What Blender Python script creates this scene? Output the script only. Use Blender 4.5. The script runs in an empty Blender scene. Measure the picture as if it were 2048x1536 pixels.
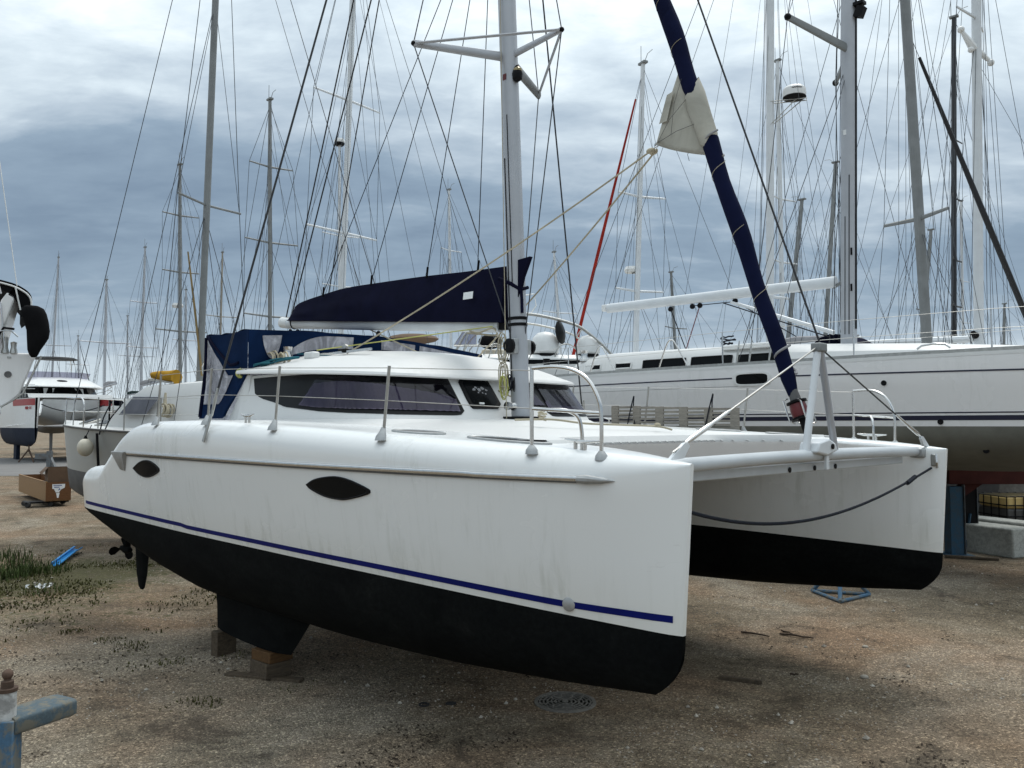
import bpy, math, random
import numpy as np
from mathutils import Vector, Matrix, noise

random.seed(7)
SC = bpy.context.scene
COL = SC.collection
R = math.radians
PI = math.pi

# ------------------------------------------------------------------ camera
cam_d = bpy.data.cameras.new('camera')
cam = bpy.data.objects.new('camera', cam_d)
COL.objects.link(cam)
cam_d.sensor_width = 36.0
cam_d.lens = 29.0
cam_d.clip_start = 0.05
cam_d.clip_end = 3000
cam.location = (0, 0, 2.55)
cam.rotation_euler = (R(90 + 2.845), 0, 0)
SC.camera = cam

# ------------------------------------------------------------------ sky, sun, exposure
world = bpy.data.worlds.new('World')
SC.world = world
world.use_nodes = True
wt = world.node_tree
wt.nodes.clear()


def wn(kind, **kw):
    n = wt.nodes.new(kind)
    for k, v in kw.items():
        setattr(n, k, v)
    return n


SUN_EL, SUN_AZ = R(62), R(28)
w_out = wn('ShaderNodeOutputWorld')
w_bg = wn('ShaderNodeBackground')
w_sky = wn('ShaderNodeTexSky')
w_sky.sky_type = 'NISHITA'
w_sky.sun_disc = False
w_sky.sun_elevation = SUN_EL
w_sky.sun_rotation = SUN_AZ
w_tc = wn('ShaderNodeTexCoord')
w_sep = wn('ShaderNodeSeparateXYZ')
wt.links.new(w_tc.outputs['Generated'], w_sep.inputs[0])


def wmath(op, a, b=None, c=None, clamp=False):
    n = wn('ShaderNodeMath', operation=op, use_clamp=clamp)
    for i, v in enumerate((a, b, c)):
        if v is None:
            continue
        if isinstance(v, (int, float)):
            n.inputs[i].default_value = v
        else:
            wt.links.new(v, n.inputs[i])
    return n.outputs[0]


zc = wmath('MAXIMUM', w_sep.outputs['Z'], 0.0)
den = wmath('ADD', zc, 0.20)
px = wmath('DIVIDE', w_sep.outputs['X'], den)
py = wmath('DIVIDE', w_sep.outputs['Y'], den)
w_cmb = wn('ShaderNodeCombineXYZ')
wt.links.new(px, w_cmb.inputs[0])
wt.links.new(py, w_cmb.inputs[1])


def wnoise(scale, detail, rough, dist, loc, sx=1.0, sy=1.0, rot=0.0):
    m = wn('ShaderNodeMapping')
    m.inputs['Location'].default_value = loc
    m.inputs['Scale'].default_value = (sx, sy, 1)
    m.inputs['Rotation'].default_value = (0, 0, rot)
    wt.links.new(w_cmb.outputs[0], m.inputs[0])
    n = wn('ShaderNodeTexNoise')
    n.inputs['Scale'].default_value = scale
    n.inputs['Detail'].default_value = detail
    n.inputs['Roughness'].default_value = rough
    n.inputs['Distortion'].default_value = dist
    wt.links.new(m.outputs[0], n.inputs['Vector'])
    return n.outputs[0]


n_big = wnoise(0.75, 5, 0.52, 0.4, (3.1, 1.7, 0), 1.0, 1.5, R(-14))
n_mid = wnoise(2.3, 6, 0.55, 0.6, (0.4, 5.2, 0), 0.8, 1.3, R(-18))
n_fine = wnoise(8.0, 5, 0.6, 0.3, (9.0, 2.0, 0), 0.7, 1.3, R(-25))
# brightness of the cloud deck by elevation (a long dark bank low down, lighter above and at the horizon)
el = wn('ShaderNodeValToRGB')
wob = wmath('MULTIPLY_ADD', n_mid, 0.10, -0.05)
elz = wmath('ADD', zc, wmath('ADD', wob, wmath('MULTIPLY_ADD', n_big, 0.16, -0.08)))
wt.links.new(elz, el.inputs[0])
er = el.color_ramp
er.interpolation = 'EASE'
stops = [(0.0, 0.90), (0.06, 0.70), (0.125, 0.34), (0.18, 0.24), (0.235, 0.36), (0.33, 0.63), (0.46, 0.76), (1.0, 0.92)]
er.elements[0].position, er.elements[0].color = stops[0][0], (stops[0][1],) * 3 + (1,)
er.elements[1].position, er.elements[1].color = stops[-1][0], (stops[-1][1],) * 3 + (1,)
for p_, v_ in stops[1:-1]:
    e_ = er.elements.new(p_)
    e_.color = (v_, v_, v_, 1)
var = wmath('ADD', wmath('MULTIPLY_ADD', n_big, 1.55, -0.775), wmath('ADD', wmath('MULTIPLY_ADD', n_mid, 0.95, -0.475), wmath('MULTIPLY_ADD', n_fine, 0.60, -0.30)))
fade = wmath('MULTIPLY', wmath('MULTIPLY', zc, 5.0, clamp=True), 0.78)
w_dot = wn('ShaderNodeVectorMath', operation='DOT_PRODUCT')
wt.links.new(w_tc.outputs['Generated'], w_dot.inputs[0])
w_dot.inputs[1].default_value = (math.sin(SUN_AZ) * math.cos(SUN_EL), math.cos(SUN_AZ) * math.cos(SUN_EL), math.sin(SUN_EL))
glow = wmath('MULTIPLY', wmath('POWER', wmath('MAXIMUM', w_dot.outputs['Value'], 0.0), 3.0), 0.20)
glow = wmath('MULTIPLY', glow, wmath('MULTIPLY', zc, 3.5, clamp=True))
lum = wmath('ADD', wmath('ADD', el.outputs[0], glow), wmath('MULTIPLY', var, fade), clamp=True)
cr = wn('ShaderNodeValToRGB')
wt.links.new(lum, cr.inputs[0])
c = cr.color_ramp
c.elements[0].position, c.elements[0].color = 0.0, (0.175, 0.240, 0.320, 1)
c.elements[1].position, c.elements[1].color = 1.0, (0.80, 0.86, 0.885, 1)
for p_, col_ in ((0.3, (0.235, 0.312, 0.395, 1)), (0.6, (0.41, 0.488, 0.56, 1)), (0.8, (0.58, 0.665, 0.72, 1))):
    e_ = c.elements.new(p_)
    e_.color = col_
# overcast skies brighten smoothly towards the zenith
zen = wmath('MULTIPLY_ADD', wmath('MULTIPLY', zc, zc), 0.80, 1.0)
w_sc = wn('ShaderNodeVectorMath', operation='SCALE')
wt.links.new(cr.outputs[0], w_sc.inputs[0])
wt.links.new(zen, w_sc.inputs['Scale'])
w_nis = wn('ShaderNodeVectorMath', operation='SCALE')
wt.links.new(w_sky.outputs[0], w_nis.inputs[0])
w_nis.inputs['Scale'].default_value = 0.06
w_mix = wn('ShaderNodeMixRGB')
w_mix.inputs[0].default_value = 0.93
wt.links.new(w_nis.outputs[0], w_mix.inputs[1])
wt.links.new(w_sc.outputs[0], w_mix.inputs[2])
wt.links.new(w_mix.outputs[0], w_bg.inputs[0])
w_bg.inputs[1].default_value = 1.0
wt.links.new(w_bg.outputs[0], w_out.inputs[0])

sun_d = bpy.data.lights.new('sun', 'SUN')
sun_d.energy = 1.4
sun_d.angle = R(28)
sun_d.color = (1.0, 0.96, 0.90)
sun = bpy.data.objects.new('sun', sun_d)
COL.objects.link(sun)
sun.rotation_euler = (R(90) - SUN_EL, 0, R(180) - SUN_AZ)   # veiled, high beyond the boats and a little to the right

vs = SC.view_settings
vs.view_transform = 'Standard'
vs.look = 'None'
vs.exposure = 0.32
vs.gamma = 1.0
vs.use_curve_mapping = False

# ------------------------------------------------------------------ materials


class Mat:
    """small node helper: Mat(name) -> .m material, .n(kind), .link"""

    def __init__(s, name):
        s.m = bpy.data.materials.new(name)
        s.m.use_nodes = True
        s.t = s.m.node_tree
        s.b = s.t.nodes['Principled BSDF']
        s.out = s.t.nodes['Material Output']

    def n(s, kind, **kw):
        nd = s.t.nodes.new(kind)
        for k, v in kw.items():
            setattr(nd, k, v)
        return nd

    def link(s, a, b):
        s.t.links.new(a, b)

    def coord(s, space='Object', scale=(1, 1, 1), rot=(0, 0, 0)):
        tc = s.n('ShaderNodeTexCoord')
        mp = s.n('ShaderNodeMapping')
        mp.inputs['Scale'].default_value = scale
        mp.inputs['Rotation'].default_value = rot
        s.link(tc.outputs[space], mp.inputs[0])
        return mp.outputs[0]

    def noise(s, vec, scale, detail=4, rough=0.55, dist=0.0):
        nd = s.n('ShaderNodeTexNoise')
        nd.inputs['Scale'].default_value = scale
        nd.inputs['Detail'].default_value = detail
        nd.inputs['Roughness'].default_value = rough
        nd.inputs['Distortion'].default_value = dist
        s.link(vec, nd.inputs['Vector'])
        return nd.outputs[0]

    def ramp(s, fac, stops):
        r = s.n('ShaderNodeValToRGB')
        s.link(fac, r.inputs[0])
        e = r.color_ramp.elements
        e[0].position, e[0].color = stops[0][0], tuple(stops[0][1]) + (1,)
        e[1].position, e[1].color = stops[-1][0], tuple(stops[-1][1]) + (1,)
        for p, c_ in stops[1:-1]:
            x = e.new(p)
            x.color = tuple(c_) + (1,)
        return r.outputs[0]

    def mix(s, fac, a, b, mode='MIX'):
        m = s.n('ShaderNodeMixRGB', blend_type=mode)
        for i, v in ((0, fac), (1, a), (2, b)):
            if isinstance(v, (int, float)):
                m.inputs[i].default_value = v
            elif isinstance(v, tuple):
                m.inputs[i].default_value = v + (1,)
            else:
                s.link(v, m.inputs[i])
        return m.outputs[0]

    def math(s, op, a, b=None, clamp=False):
        m = s.n('ShaderNodeMath', operation=op, use_clamp=clamp)
        for i, v in ((0, a), (1, b)):
            if v is None:
                continue
            if isinstance(v, (int, float)):
                m.inputs[i].default_value = v
            else:
                s.link(v, m.inputs[i])
        return m.outputs[0]

    def bump(s, h, strength=0.3, dist=0.01):
        b = s.n('ShaderNodeBump')
        b.inputs['Strength'].default_value = strength
        b.inputs['Distance'].default_value = dist
        s.link(h, b.inputs['Height'])
        s.link(b.outputs[0], s.b.inputs['Normal'])

    def set(s, col=None, rough=None, metal=None, spec=None):
        if col is not None:
            if isinstance(col, tuple):
                s.b.inputs['Base Color'].default_value = col + (1,)
            else:
                s.link(col, s.b.inputs['Base Color'])
        if rough is not None:
            if isinstance(rough, (int, float)):
                s.b.inputs['Roughness'].default_value = rough
            else:
                s.link(rough, s.b.inputs['Roughness'])
        if metal is not None:
            s.b.inputs['Metallic'].default_value = metal
        if spec is not None:
            s.b.inputs['Specular IOR Level'].default_value = spec
        return s


def plain(name, col, rough=0.5, metal=0.0, var=0.12, scale=8.0, spec=0.5, bump=0.0):
    M = Mat(name)
    v = M.coord()
    nz = M.noise(v, scale, 5, 0.6)
    f = M.ramp(nz, [(0.3, (1 - var,) * 3), (0.7, (1 + var,) * 3)])
    M.set(M.mix(1.0, col, f, 'MULTIPLY'), rough, metal, spec)
    if bump:
        M.bump(nz, bump, 0.01)
    return M.m


def gelcoat(name, col=(0.76, 0.77, 0.76), streak=0.5, rough=0.32, tint=(0.40, 0.42, 0.37)):
    """white boat gelcoat with faint vertical run marks, scuffs and yellowed patches"""
    M = Mat(name)
    v1 = M.coord(scale=(7, 7, 0.55))
    st = M.noise(v1, 1.6, 5, 0.62, 0.4)
    sf = M.ramp(st, [(0.50, (0, 0, 0)), (0.74, (1, 1, 1))])
    v2 = M.coord()
    bl = M.noise(v2, 1.1, 4, 0.5)
    bf = M.ramp(bl, [(0.40, (0, 0, 0)), (0.68, (1, 1, 1))])
    k = M.math('MULTIPLY', M.math('MULTIPLY', sf, bf), streak, True)
    c1 = M.mix(k, col, tint)
    v3 = M.coord(scale=(1.2, 1.2, 9))
    sc = M.noise(v3, 2.2, 6, 0.68, 0.8)
    sk = M.math('MULTIPLY', M.ramp(sc, [(0.66, (0, 0, 0)), (0.76, (1, 1, 1))]), streak * 0.55)
    c2 = M.mix(sk, c1, (0.42, 0.43, 0.42))
    sp = M.n('ShaderNodeSeparateXYZ')
    M.link(v2, sp.inputs[0])
    low = M.math('SUBTRACT', 1.0, M.math('MULTIPLY', M.math('SUBTRACT', sp.outputs[2], 1.25), 2.2), True)
    c2 = M.mix(M.math('MULTIPLY', M.math('MULTIPLY', low, bl), streak * 0.9), c2, (0.56, 0.53, 0.42))   # yellowed scum above the paint line
    fine = M.noise(v2, 34, 4, 0.7)
    ff = M.ramp(fine, [(0.70, (1, 1, 1)), (0.80, (0.86, 0.86, 0.85))])
    c2 = M.mix(streak, c2, M.mix(1.0, c2, ff, 'MULTIPLY'))
    M.set(c2, M.ramp(bl, [(0.3, (rough - .06,) * 3), (0.7, (rough + .1,) * 3)]), 0, 0.5)
    M.bump(M.noise(v2, 1.7, 3, 0.5), 0.06, 0.05)
    return M.m


def cloth(name, col, rough=0.9, weave=0.25):
    M = Mat(name)
    v = M.coord()
    a = M.noise(v, 3.0, 5, 0.6, 0.6)
    b = M.noise(v, 160, 2, 0.5)
    c1 = M.mix(1.0, col, M.ramp(a, [(0.25, (0.75,) * 3), (0.75, (1.3,) * 3)]), 'MULTIPLY')
    M.set(c1, rough, 0, 0.06)
    M.bump(M.math('ADD', a, M.math('MULTIPLY', b, 0.05)), weave, 0.03)
    return M.m


def clear_vinyl(name, tint=(0.62, 0.62, 0.68), k=0.55):
    M = Mat(name)
    v = M.coord()
    nz = M.noise(v, 5, 4, 0.6, 1.2)
    tr = M.n('ShaderNodeBsdfTransparent')
    tr.inputs[0].default_value = tint + (1,)
    mx = M.n('ShaderNodeMixShader')
    M.set((0.55, 0.55, 0.60), 0.20, 0, 0.6)
    M.bump(nz, 0.9, 0.06)
    cr_ = M.noise(M.coord(scale=(2.4, 2.4, 1.2), rot=(0.5, 0.2, 0.6)), 1.6, 4, 0.55, 1.8)
    M.link(M.ramp(cr_, [(0.34, (k - .2,) * 3), (0.52, (k,) * 3), (0.66, (.85,) * 3)]), mx.inputs[0])
    M.link(tr.outputs[0], mx.inputs[1])
    M.link(M.b.outputs[0], mx.inputs[2])
    M.link(mx.outputs[0], M.out.inputs[0])
    return M.m


def tinted(name, tint=(0.42, 0.40, 0.47)):
    M = Mat(name)
    tr = M.n('ShaderNodeBsdfTransparent')
    tr.inputs[0].default_value = tint + (1,)
    gl = M.n('ShaderNodeBsdfGlossy')
    gl.inputs['Roughness'].default_value = 0.04
    gl.inputs[0].default_value = (0.9, 0.9, 0.95, 1)
    fr = M.n('ShaderNodeFresnel')
    fr.inputs[0].default_value = 1.36
    mx = M.n('ShaderNodeMixShader')
    M.link(fr.outputs[0], mx.inputs[0])
    M.link(tr.outputs[0], mx.inputs[1])
    M.link(gl.outputs[0], mx.inputs[2])
    M.link(mx.outputs[0], M.out.inputs[0])
    return M.m


def worn_paint(name, col, under, amount=0.5, rough=0.6, scale=9):
    M = Mat(name)
    v = M.coord()
    a = M.noise(v, scale, 7, 0.68, 0.4)
    f = M.ramp(a, [(0.46, (0, 0, 0)), (0.56, (1, 1, 1))])
    b = M.noise(v, scale * 5, 4, 0.6)
    c1 = M.mix(1.0, col, M.ramp(b, [(0.3, (.8,) * 3), (.7, (1.2,) * 3)]), 'MULTIPLY')
    M.set(M.mix(M.math('MULTIPLY', f, amount), c1, under), rough, 0, 0.4)
    M.bump(a, 0.25, 0.006)
    return M.m


def woody(name, col, dark, scale=(1, 14, 14), rough=0.75):
    M = Mat(name)
    v = M.coord(scale=scale)
    a = M.noise(v, 3.0, 6, 0.65, 1.0)
    M.set(M.ramp(a, [(0.3, dark), (0.65, col)]), rough, 0, 0.3)
    M.bump(a, 0.3, 0.006)
    return M.m


m_gel = gelcoat('weathered_gelcoat', (0.78, 0.795, 0.79), 0.55, 0.22)
m_deck = gelcoat('deck_gelcoat', (0.62, 0.625, 0.615), 0.25, 0.45)
m_gel2 = gelcoat('grey_white_gelcoat', (0.79, 0.79, 0.785), 0.22, 0.24)
m_gelold = gelcoat('dull_gelcoat', (0.42, 0.43, 0.42), 0.5, 0.5)
_A = Mat('black_antifouling')
_v = _A.coord(scale=(.7, .7, 1.6))
_n = _A.noise(_v, 2.4, 6, 0.66, 0.7)
_n2 = _A.noise(_A.coord(), 26, 5, 0.7)
_c = _A.ramp(_n, [(0.38, (0.0035, 0.0042, 0.0045)), (0.62, (0.0062, 0.0072, 0.0072)), (0.75, (0.012, 0.0132, 0.0125))])
_A.set(_A.mix(1.0, _c, _A.ramp(_n2, [(0.3, (.7,) * 3), (.7, (1.4,) * 3)]), 'MULTIPLY'), 0.85, 0, 0.06)
m_anti = _A.m
m_olive = plain('olive_grey_antifouling', (0.150, 0.150, 0.128), 0.75, 0, 0.18, 2.2, 0.3)
m_redanti = plain('red_brown_antifouling', (0.060, 0.016, 0.013), 0.8, 0, 0.3, 3, 0.2)
m_greyanti = plain('grey_antifouling', (0.13, 0.13, 0.13), 0.8, 0, 0.2, 3, 0.2)
m_blueanti = plain('dark_blue_antifouling', (0.012, 0.018, 0.035), 0.8, 0, 0.25, 3, 0.2)
m_stripe = plain('blue_boot_stripe', (0.004, 0.009, 0.115), 0.45, 0, 0.15, 5, 0.1)
m_navystripe = plain('navy_stripe', (0.010, 0.012, 0.035), 0.4, 0, 0.1, 5)
m_redstripe = plain('red_stripe', (0.33, 0.02, 0.025), 0.4, 0, 0.1, 5)
m_navy = cloth('navy_canvas', (0.0048, 0.0055, 0.018))
m_navysun = cloth('navy_sun_cover', (0.006, 0.0085, 0.030))
m_blue = cloth('blue_canvas', (0.004, 0.014, 0.045))
m_blackcloth = cloth('black_canvas', (0.008, 0.008, 0.009))
m_yellow = cloth('yellow_canvas', (0.40, 0.225, 0.03))
m_sail = cloth('aged_sailcloth', (0.40, 0.39, 0.34), 0.8, 0.35)
m_vinyl = clear_vinyl('clear_vinyl_window')
m_glass = tinted('tinted_acrylic')
m_curtain = cloth('lavender_curtain', (0.25, 0.225, 0.285), 0.9, 0.4)
m_panel = plain('black_acrylic_panel', (0.012, 0.0125, 0.013), 0.32, 0, 0.15, 4, 0.1)
m_dark = plain('dark_window_glass', (0.004, 0.005, 0.006), 0.18, 0, 0.1, 3, 0.08)
m_greyglass = plain('smoked_grey_glass', (0.10, 0.10, 0.12), 0.25, 0, 0.25, 3, 0.5)
m_black = plain('black_plastic', (0.006, 0.006, 0.007), 0.5, 0, 0.2, 9, 0.12)
m_rubber = plain('black_rubber', (0.018, 0.018, 0.018), 0.75, 0, 0.2, 9)
m_steel = plain('stainless_steel', (0.62, 0.62, 0.61), 0.22, 1.0, 0.08, 14)
m_steeldull = plain('dull_stainless_steel', (0.44, 0.44, 0.42), 0.4, 0.9, 0.15, 14)
m_cast = plain('cast_aluminium', (0.38, 0.39, 0.39), 0.5, 0.6, 0.12, 20)
m_alu = plain('anodised_mast_aluminium', (0.40, 0.415, 0.44), 0.42, 0.35, 0.06, 3)
m_alulight = plain('painted_light_spar', (0.62, 0.65, 0.67), 0.4, 0.0, 0.06, 3)
m_beam = plain('pale_grey_beam_paint', (0.50, 0.53, 0.55), 0.4, 0, 0.08, 3)
m_aludark = plain('weathered_grey_spar', (0.205, 0.215, 0.215), 0.55, 0.3, 0.14, 3)
m_alutan = plain('tan_spar', (0.30, 0.27, 0.22), 0.6, 0.1, 0.14, 3)
m_white = plain('white_paint', (0.72, 0.73, 0.72), 0.35, 0, 0.05, 5)
m_cream = plain('cream_plastic', (0.66, 0.61, 0.50), 0.45, 0, 0.08, 5)
m_carbon = plain('black_carbon', (0.012, 0.012, 0.014), 0.4, 0, 0.1, 5)
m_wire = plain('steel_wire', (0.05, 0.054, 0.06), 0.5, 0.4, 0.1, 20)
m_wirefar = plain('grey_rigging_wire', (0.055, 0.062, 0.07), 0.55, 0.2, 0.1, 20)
m_rigblack = plain('black_rigging_cover', (0.014, 0.015, 0.018), 0.6, 0, 0.15, 20)
m_rope = cloth('beige_rope', (0.40, 0.36, 0.27))
m_ropedk = cloth('dark_rope', (0.020, 0.022, 0.028))
m_ropeyl = cloth('yellow_green_rope', (0.42, 0.42, 0.14))
m_ropebl = cloth('teal_rope', (0.03, 0.12, 0.15))
m_redfurl = cloth('red_sail_cover', (0.30, 0.030, 0.022))
m_greycover = cloth('grey_sail_cover', (0.28, 0.28, 0.29))
m_greencloth = cloth('dark_green_canvas', (0.012, 0.035, 0.030))
m_yellowspar = cloth('ochre_furled_sail', (0.24, 0.175, 0.085))
m_teak = woody('silvered_teak', (0.27, 0.25, 0.215), (0.13, 0.12, 0.105), (3, 3, 30))
m_ply = woody('varnished_plywood', (0.29, 0.165, 0.062), (0.175, 0.092, 0.032), (5, 5, 22), 0.5)
m_plyred = woody('stained_plywood', (0.155, 0.072, 0.028), (0.095, 0.040, 0.015), (5, 5, 22), 0.5)
m_timber = woody('weathered_timber', (0.10, 0.075, 0.05), (0.04, 0.03, 0.02), (12, 2, 12))
m_timberor = woody('orange_timber', (0.11, 0.058, 0.020), (0.06, 0.028, 0.010), (12, 2, 12))
m_card = plain('brown_cardboard', (0.105, 0.062, 0.035), 0.8, 0, 0.15, 4)
m_bluesteel = worn_paint('worn_blue_steel', (0.055, 0.125, 0.205), (0.150, 0.150, 0.128), 0.9, 0.7, 14)
m_armsteel = worn_paint('grey_worn_blue_steel', (0.060, 0.088, 0.105), (0.135, 0.125, 0.095), 0.85, 0.8, 22)
m_bluesteel2 = worn_paint('dark_blue_steel', (0.018, 0.075, 0.135), (0.05, 0.06, 0.06), 0.4)
m_greysteel = worn_paint('grey_blue_steel', (0.13, 0.15, 0.165), (0.10, 0.075, 0.06), 0.5)
m_zinc = worn_paint('worn_zinc_tube', (0.46, 0.47, 0.46), (0.10, 0.095, 0.09), 0.55)
m_rust = plain('rusty_iron', (0.085, 0.055, 0.04), 0.85, 0, 0.35, 18, 0.3, 0.3)
m_iron = plain('grey_cast_iron', (0.19, 0.18, 0.16), 0.8, 0.1, 0.25, 22, 0.4, 0.3)
m_conc = worn_paint('cast_concrete', (0.42, 0.43, 0.40), (0.22, 0.23, 0.21), 0.5, 0.9, 12)
m_wallconc = worn_paint('grey_concrete_wall', (0.19, 0.185, 0.17), (0.11, 0.105, 0.095), 0.6, 0.9, 1.6)
m_tank = plain('yellowed_plastic_tank', (0.60, 0.44, 0.17), 0.45, 0, 0.15, 3)
m_tankdk = plain('murky_tank_liquid', (0.055, 0.055, 0.052), 0.4, 0, 0.15, 3)
m_bluepl = plain('bright_blue_plastic', (0.012, 0.27, 0.66), 0.35, 0, 0.12, 5)
m_redpl = plain('red_plastic', (0.12, 0.010, 0.013), 0.4, 0, 0.1, 9)
m_paper = plain('white_paper', (0.72, 0.74, 0.74), 0.7, 0, 0.04, 30)
m_ink = plain('blue_print', (0.02, 0.06, 0.25), 0.7, 0, 0.1, 30)
m_inkdk = plain('dark_print', (0.02, 0.02, 0.02), 0.7, 0, 0.1, 30)
m_grass = plain('grass_blades', (0.042, 0.062, 0.016), 0.7, 0, 0.7, 9, 0.2)
m_weed = plain('low_weeds', (0.062, 0.062, 0.022), 0.8, 0, 0.7, 11, 0.1)
m_twig = plain('dry_twig', (0.050, 0.036, 0.026), 0.85, 0, 0.3, 14, 0.2)
m_litter = plain('dark_leaf_litter', (0.040, 0.030, 0.022), 0.9, 0, 0.6, 4, 0.15)
m_brass = plain('brass_lamp_glass', (0.30, 0.24, 0.12), 0.15, 0.3, 0.1, 9)


def net_material():
    M = Mat('grey_trampoline_net')
    v = M.coord()
    sp = M.n('ShaderNodeSeparateXYZ')
    M.link(v, sp.inputs[0])

    def tri(o):
        return M.math('PINGPONG', M.math('MULTIPLY', o, 46.0), 1.0)
    a = M.math('LESS_THAN', tri(sp.outputs[0]), 0.30)
    b = M.math('LESS_THAN', tri(sp.outputs[1]), 0.30)
    hole = M.math('SUBTRACT', 1.0, M.math('MAXIMUM', a, b))
    tr = M.n('ShaderNodeBsdfTransparent')
    mx = M.n('ShaderNodeMixShader')
    M.link(M.math('MULTIPLY', hole, 0.70), mx.inputs[0])
    M.set((0.22, 0.215, 0.21), 0.85, 0, 0.1)
    M.link(M.b.outputs[0], mx.inputs[1])
    M.link(tr.outputs[0], mx.inputs[2])
    M.link(mx.outputs[0], M.out.inputs[0])
    return M.m


m_net = net_material()


def ground_material():
    M = Mat('dusty_gravel')
    v = M.coord('Object')
    big = M.noise(v, 0.33, 6, 0.62, 0.5)
    mid = M.noise(v, 1.3, 6, 0.66, 0.8)
    fin = M.noise(v, 9, 6, 0.72)
    vo = M.n('ShaderNodeTexVoronoi')
    vo.inputs['Scale'].default_value = 62
    M.link(v, vo.inputs['Vector'])
    vo2 = M.n('ShaderNodeTexVoronoi')
    vo2.inputs['Scale'].default_value = 150
    M.link(v, vo2.inputs['Vector'])
    base = M.ramp(mid, [(0.30, (0.098, 0.078, 0.053)), (0.50, (0.158, 0.128, 0.091)), (0.68, (0.235, 0.200, 0.153))])
    base = M.mix(M.ramp(big, [(0.45, (0, 0, 0)), (0.66, (.8, .8, .8))]), base, (0.215, 0.145, 0.095))
    big2 = M.noise(M.coord('Object', (1, 1, 1), (0, 0, 0.7)), 0.21, 5, 0.6, 0.8)
    base = M.mix(M.ramp(big2, [(0.50, (0, 0, 0)), (0.68, (.6, .6, .6))]), base, (0.28, 0.252, 0.205))
    tr_v = M.coord('Object', (0.22, 1.5, 1), (0, 0, R(28)))
    trk = M.noise(tr_v, 1.0, 5, 0.6, 0.3)
    base = M.mix(M.ramp(trk, [(0.36, (.42, .42, .42)), (0.48, (0, 0, 0))]), base, (0.105, 0.085, 0.062))
    # pale and dark single stones
    hs = M.n('ShaderNodeSeparateColor')
    M.link(vo.outputs['Color'], hs.inputs[0])
    st = M.ramp(hs.outputs[0], [(0.06, (0.42, 0.40, 0.38)), (0.22, (0.92, 0.92, 0.92)), (0.80, (1.10, 1.10, 1.09)), (0.95, (2.3, 2.3, 2.2))])
    base = M.mix(0.80, base, M.mix(1.0, base, st, 'MULTIPLY'))
    hs2 = M.n('ShaderNodeSeparateColor')
    M.link(vo2.outputs['Color'], hs2.inputs[0])
    st2 = M.ramp(hs2.outputs[1], [(0.05, (0.55,) * 3), (0.5, (1.0,) * 3), (0.95, (1.6,) * 3)])
    base = M.mix(0.8, base, M.mix(1.0, base, st2, 'MULTIPLY'))
    # oily, trodden dark patches with their own ragged outline
    dk = M.ramp(M.math('ADD', M.math('MULTIPLY', mid, 0.65), M.math('MULTIPLY', fin, 0.35)), [(0.37, (1, 1, 1)), (0.46, (0, 0, 0))])
    base = M.mix(M.math('MULTIPLY', dk, 0.6), base, (0.055, 0.045, 0.035))
    # moss and flat weeds spreading over the left of the yard, thickest by the grass
    sp = M.n('ShaderNodeSeparateXYZ')
    M.link(v, sp.inputs[0])

    def blob(x, y, rx, ry):
        dx = M.math('DIVIDE', M.math('SUBTRACT', sp.outputs[0], x), rx)
        dy = M.math('DIVIDE', M.math('SUBTRACT', sp.outputs[1], y), ry)
        d = M.math('ADD', M.math('MULTIPLY', dx, dx), M.math('MULTIPLY', dy, dy))
        return M.math('SUBTRACT', 1.0, d, True)
    mask = M.math('MAXIMUM', blob(-7.6, 14.0, 2.9, 3.0), M.math('MULTIPLY', blob(-6.0, 11.6, 2.6, 3.0), 0.55))
    g = M.ramp(M.math('ADD', M.math('MULTIPLY', mask, 0.40), M.math('ADD', M.math('MULTIPLY', mid, 0.55), M.math('MULTIPLY', fin, 0.75))), [(0.86, (0, 0, 0)), (0.98, (1, 1, 1))])
    base = M.mix(M.math('MULTIPLY', g, 0.82), base, M.ramp(fin, [(0.3, (0.026, 0.030, 0.012)), (0.7, (0.085, 0.085, 0.035))]))
    M.set(base, 0.95, 0, 0.15)
    h = M.math('ADD', M.math('MULTIPLY', vo.outputs['Distance'], -0.55), M.math('ADD', M.math('MULTIPLY', fin, 1.1), M.math('MULTIPLY', vo2.outputs['Distance'], -0.3)))
    M.bump(h, 0.75, 0.022)
    return M.m


m_ground = ground_material()
m_stone = plain('pale_pebbles', (0.36, 0.33, 0.28), 0.9, 0, 0.5, 1.7, 0.2)
m_asph = plain('worn_asphalt', (0.165, 0.160, 0.155), 0.9, 0, 0.12, 0.5, 0.2)

# ------------------------------------------------------------------ mesh helpers


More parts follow.
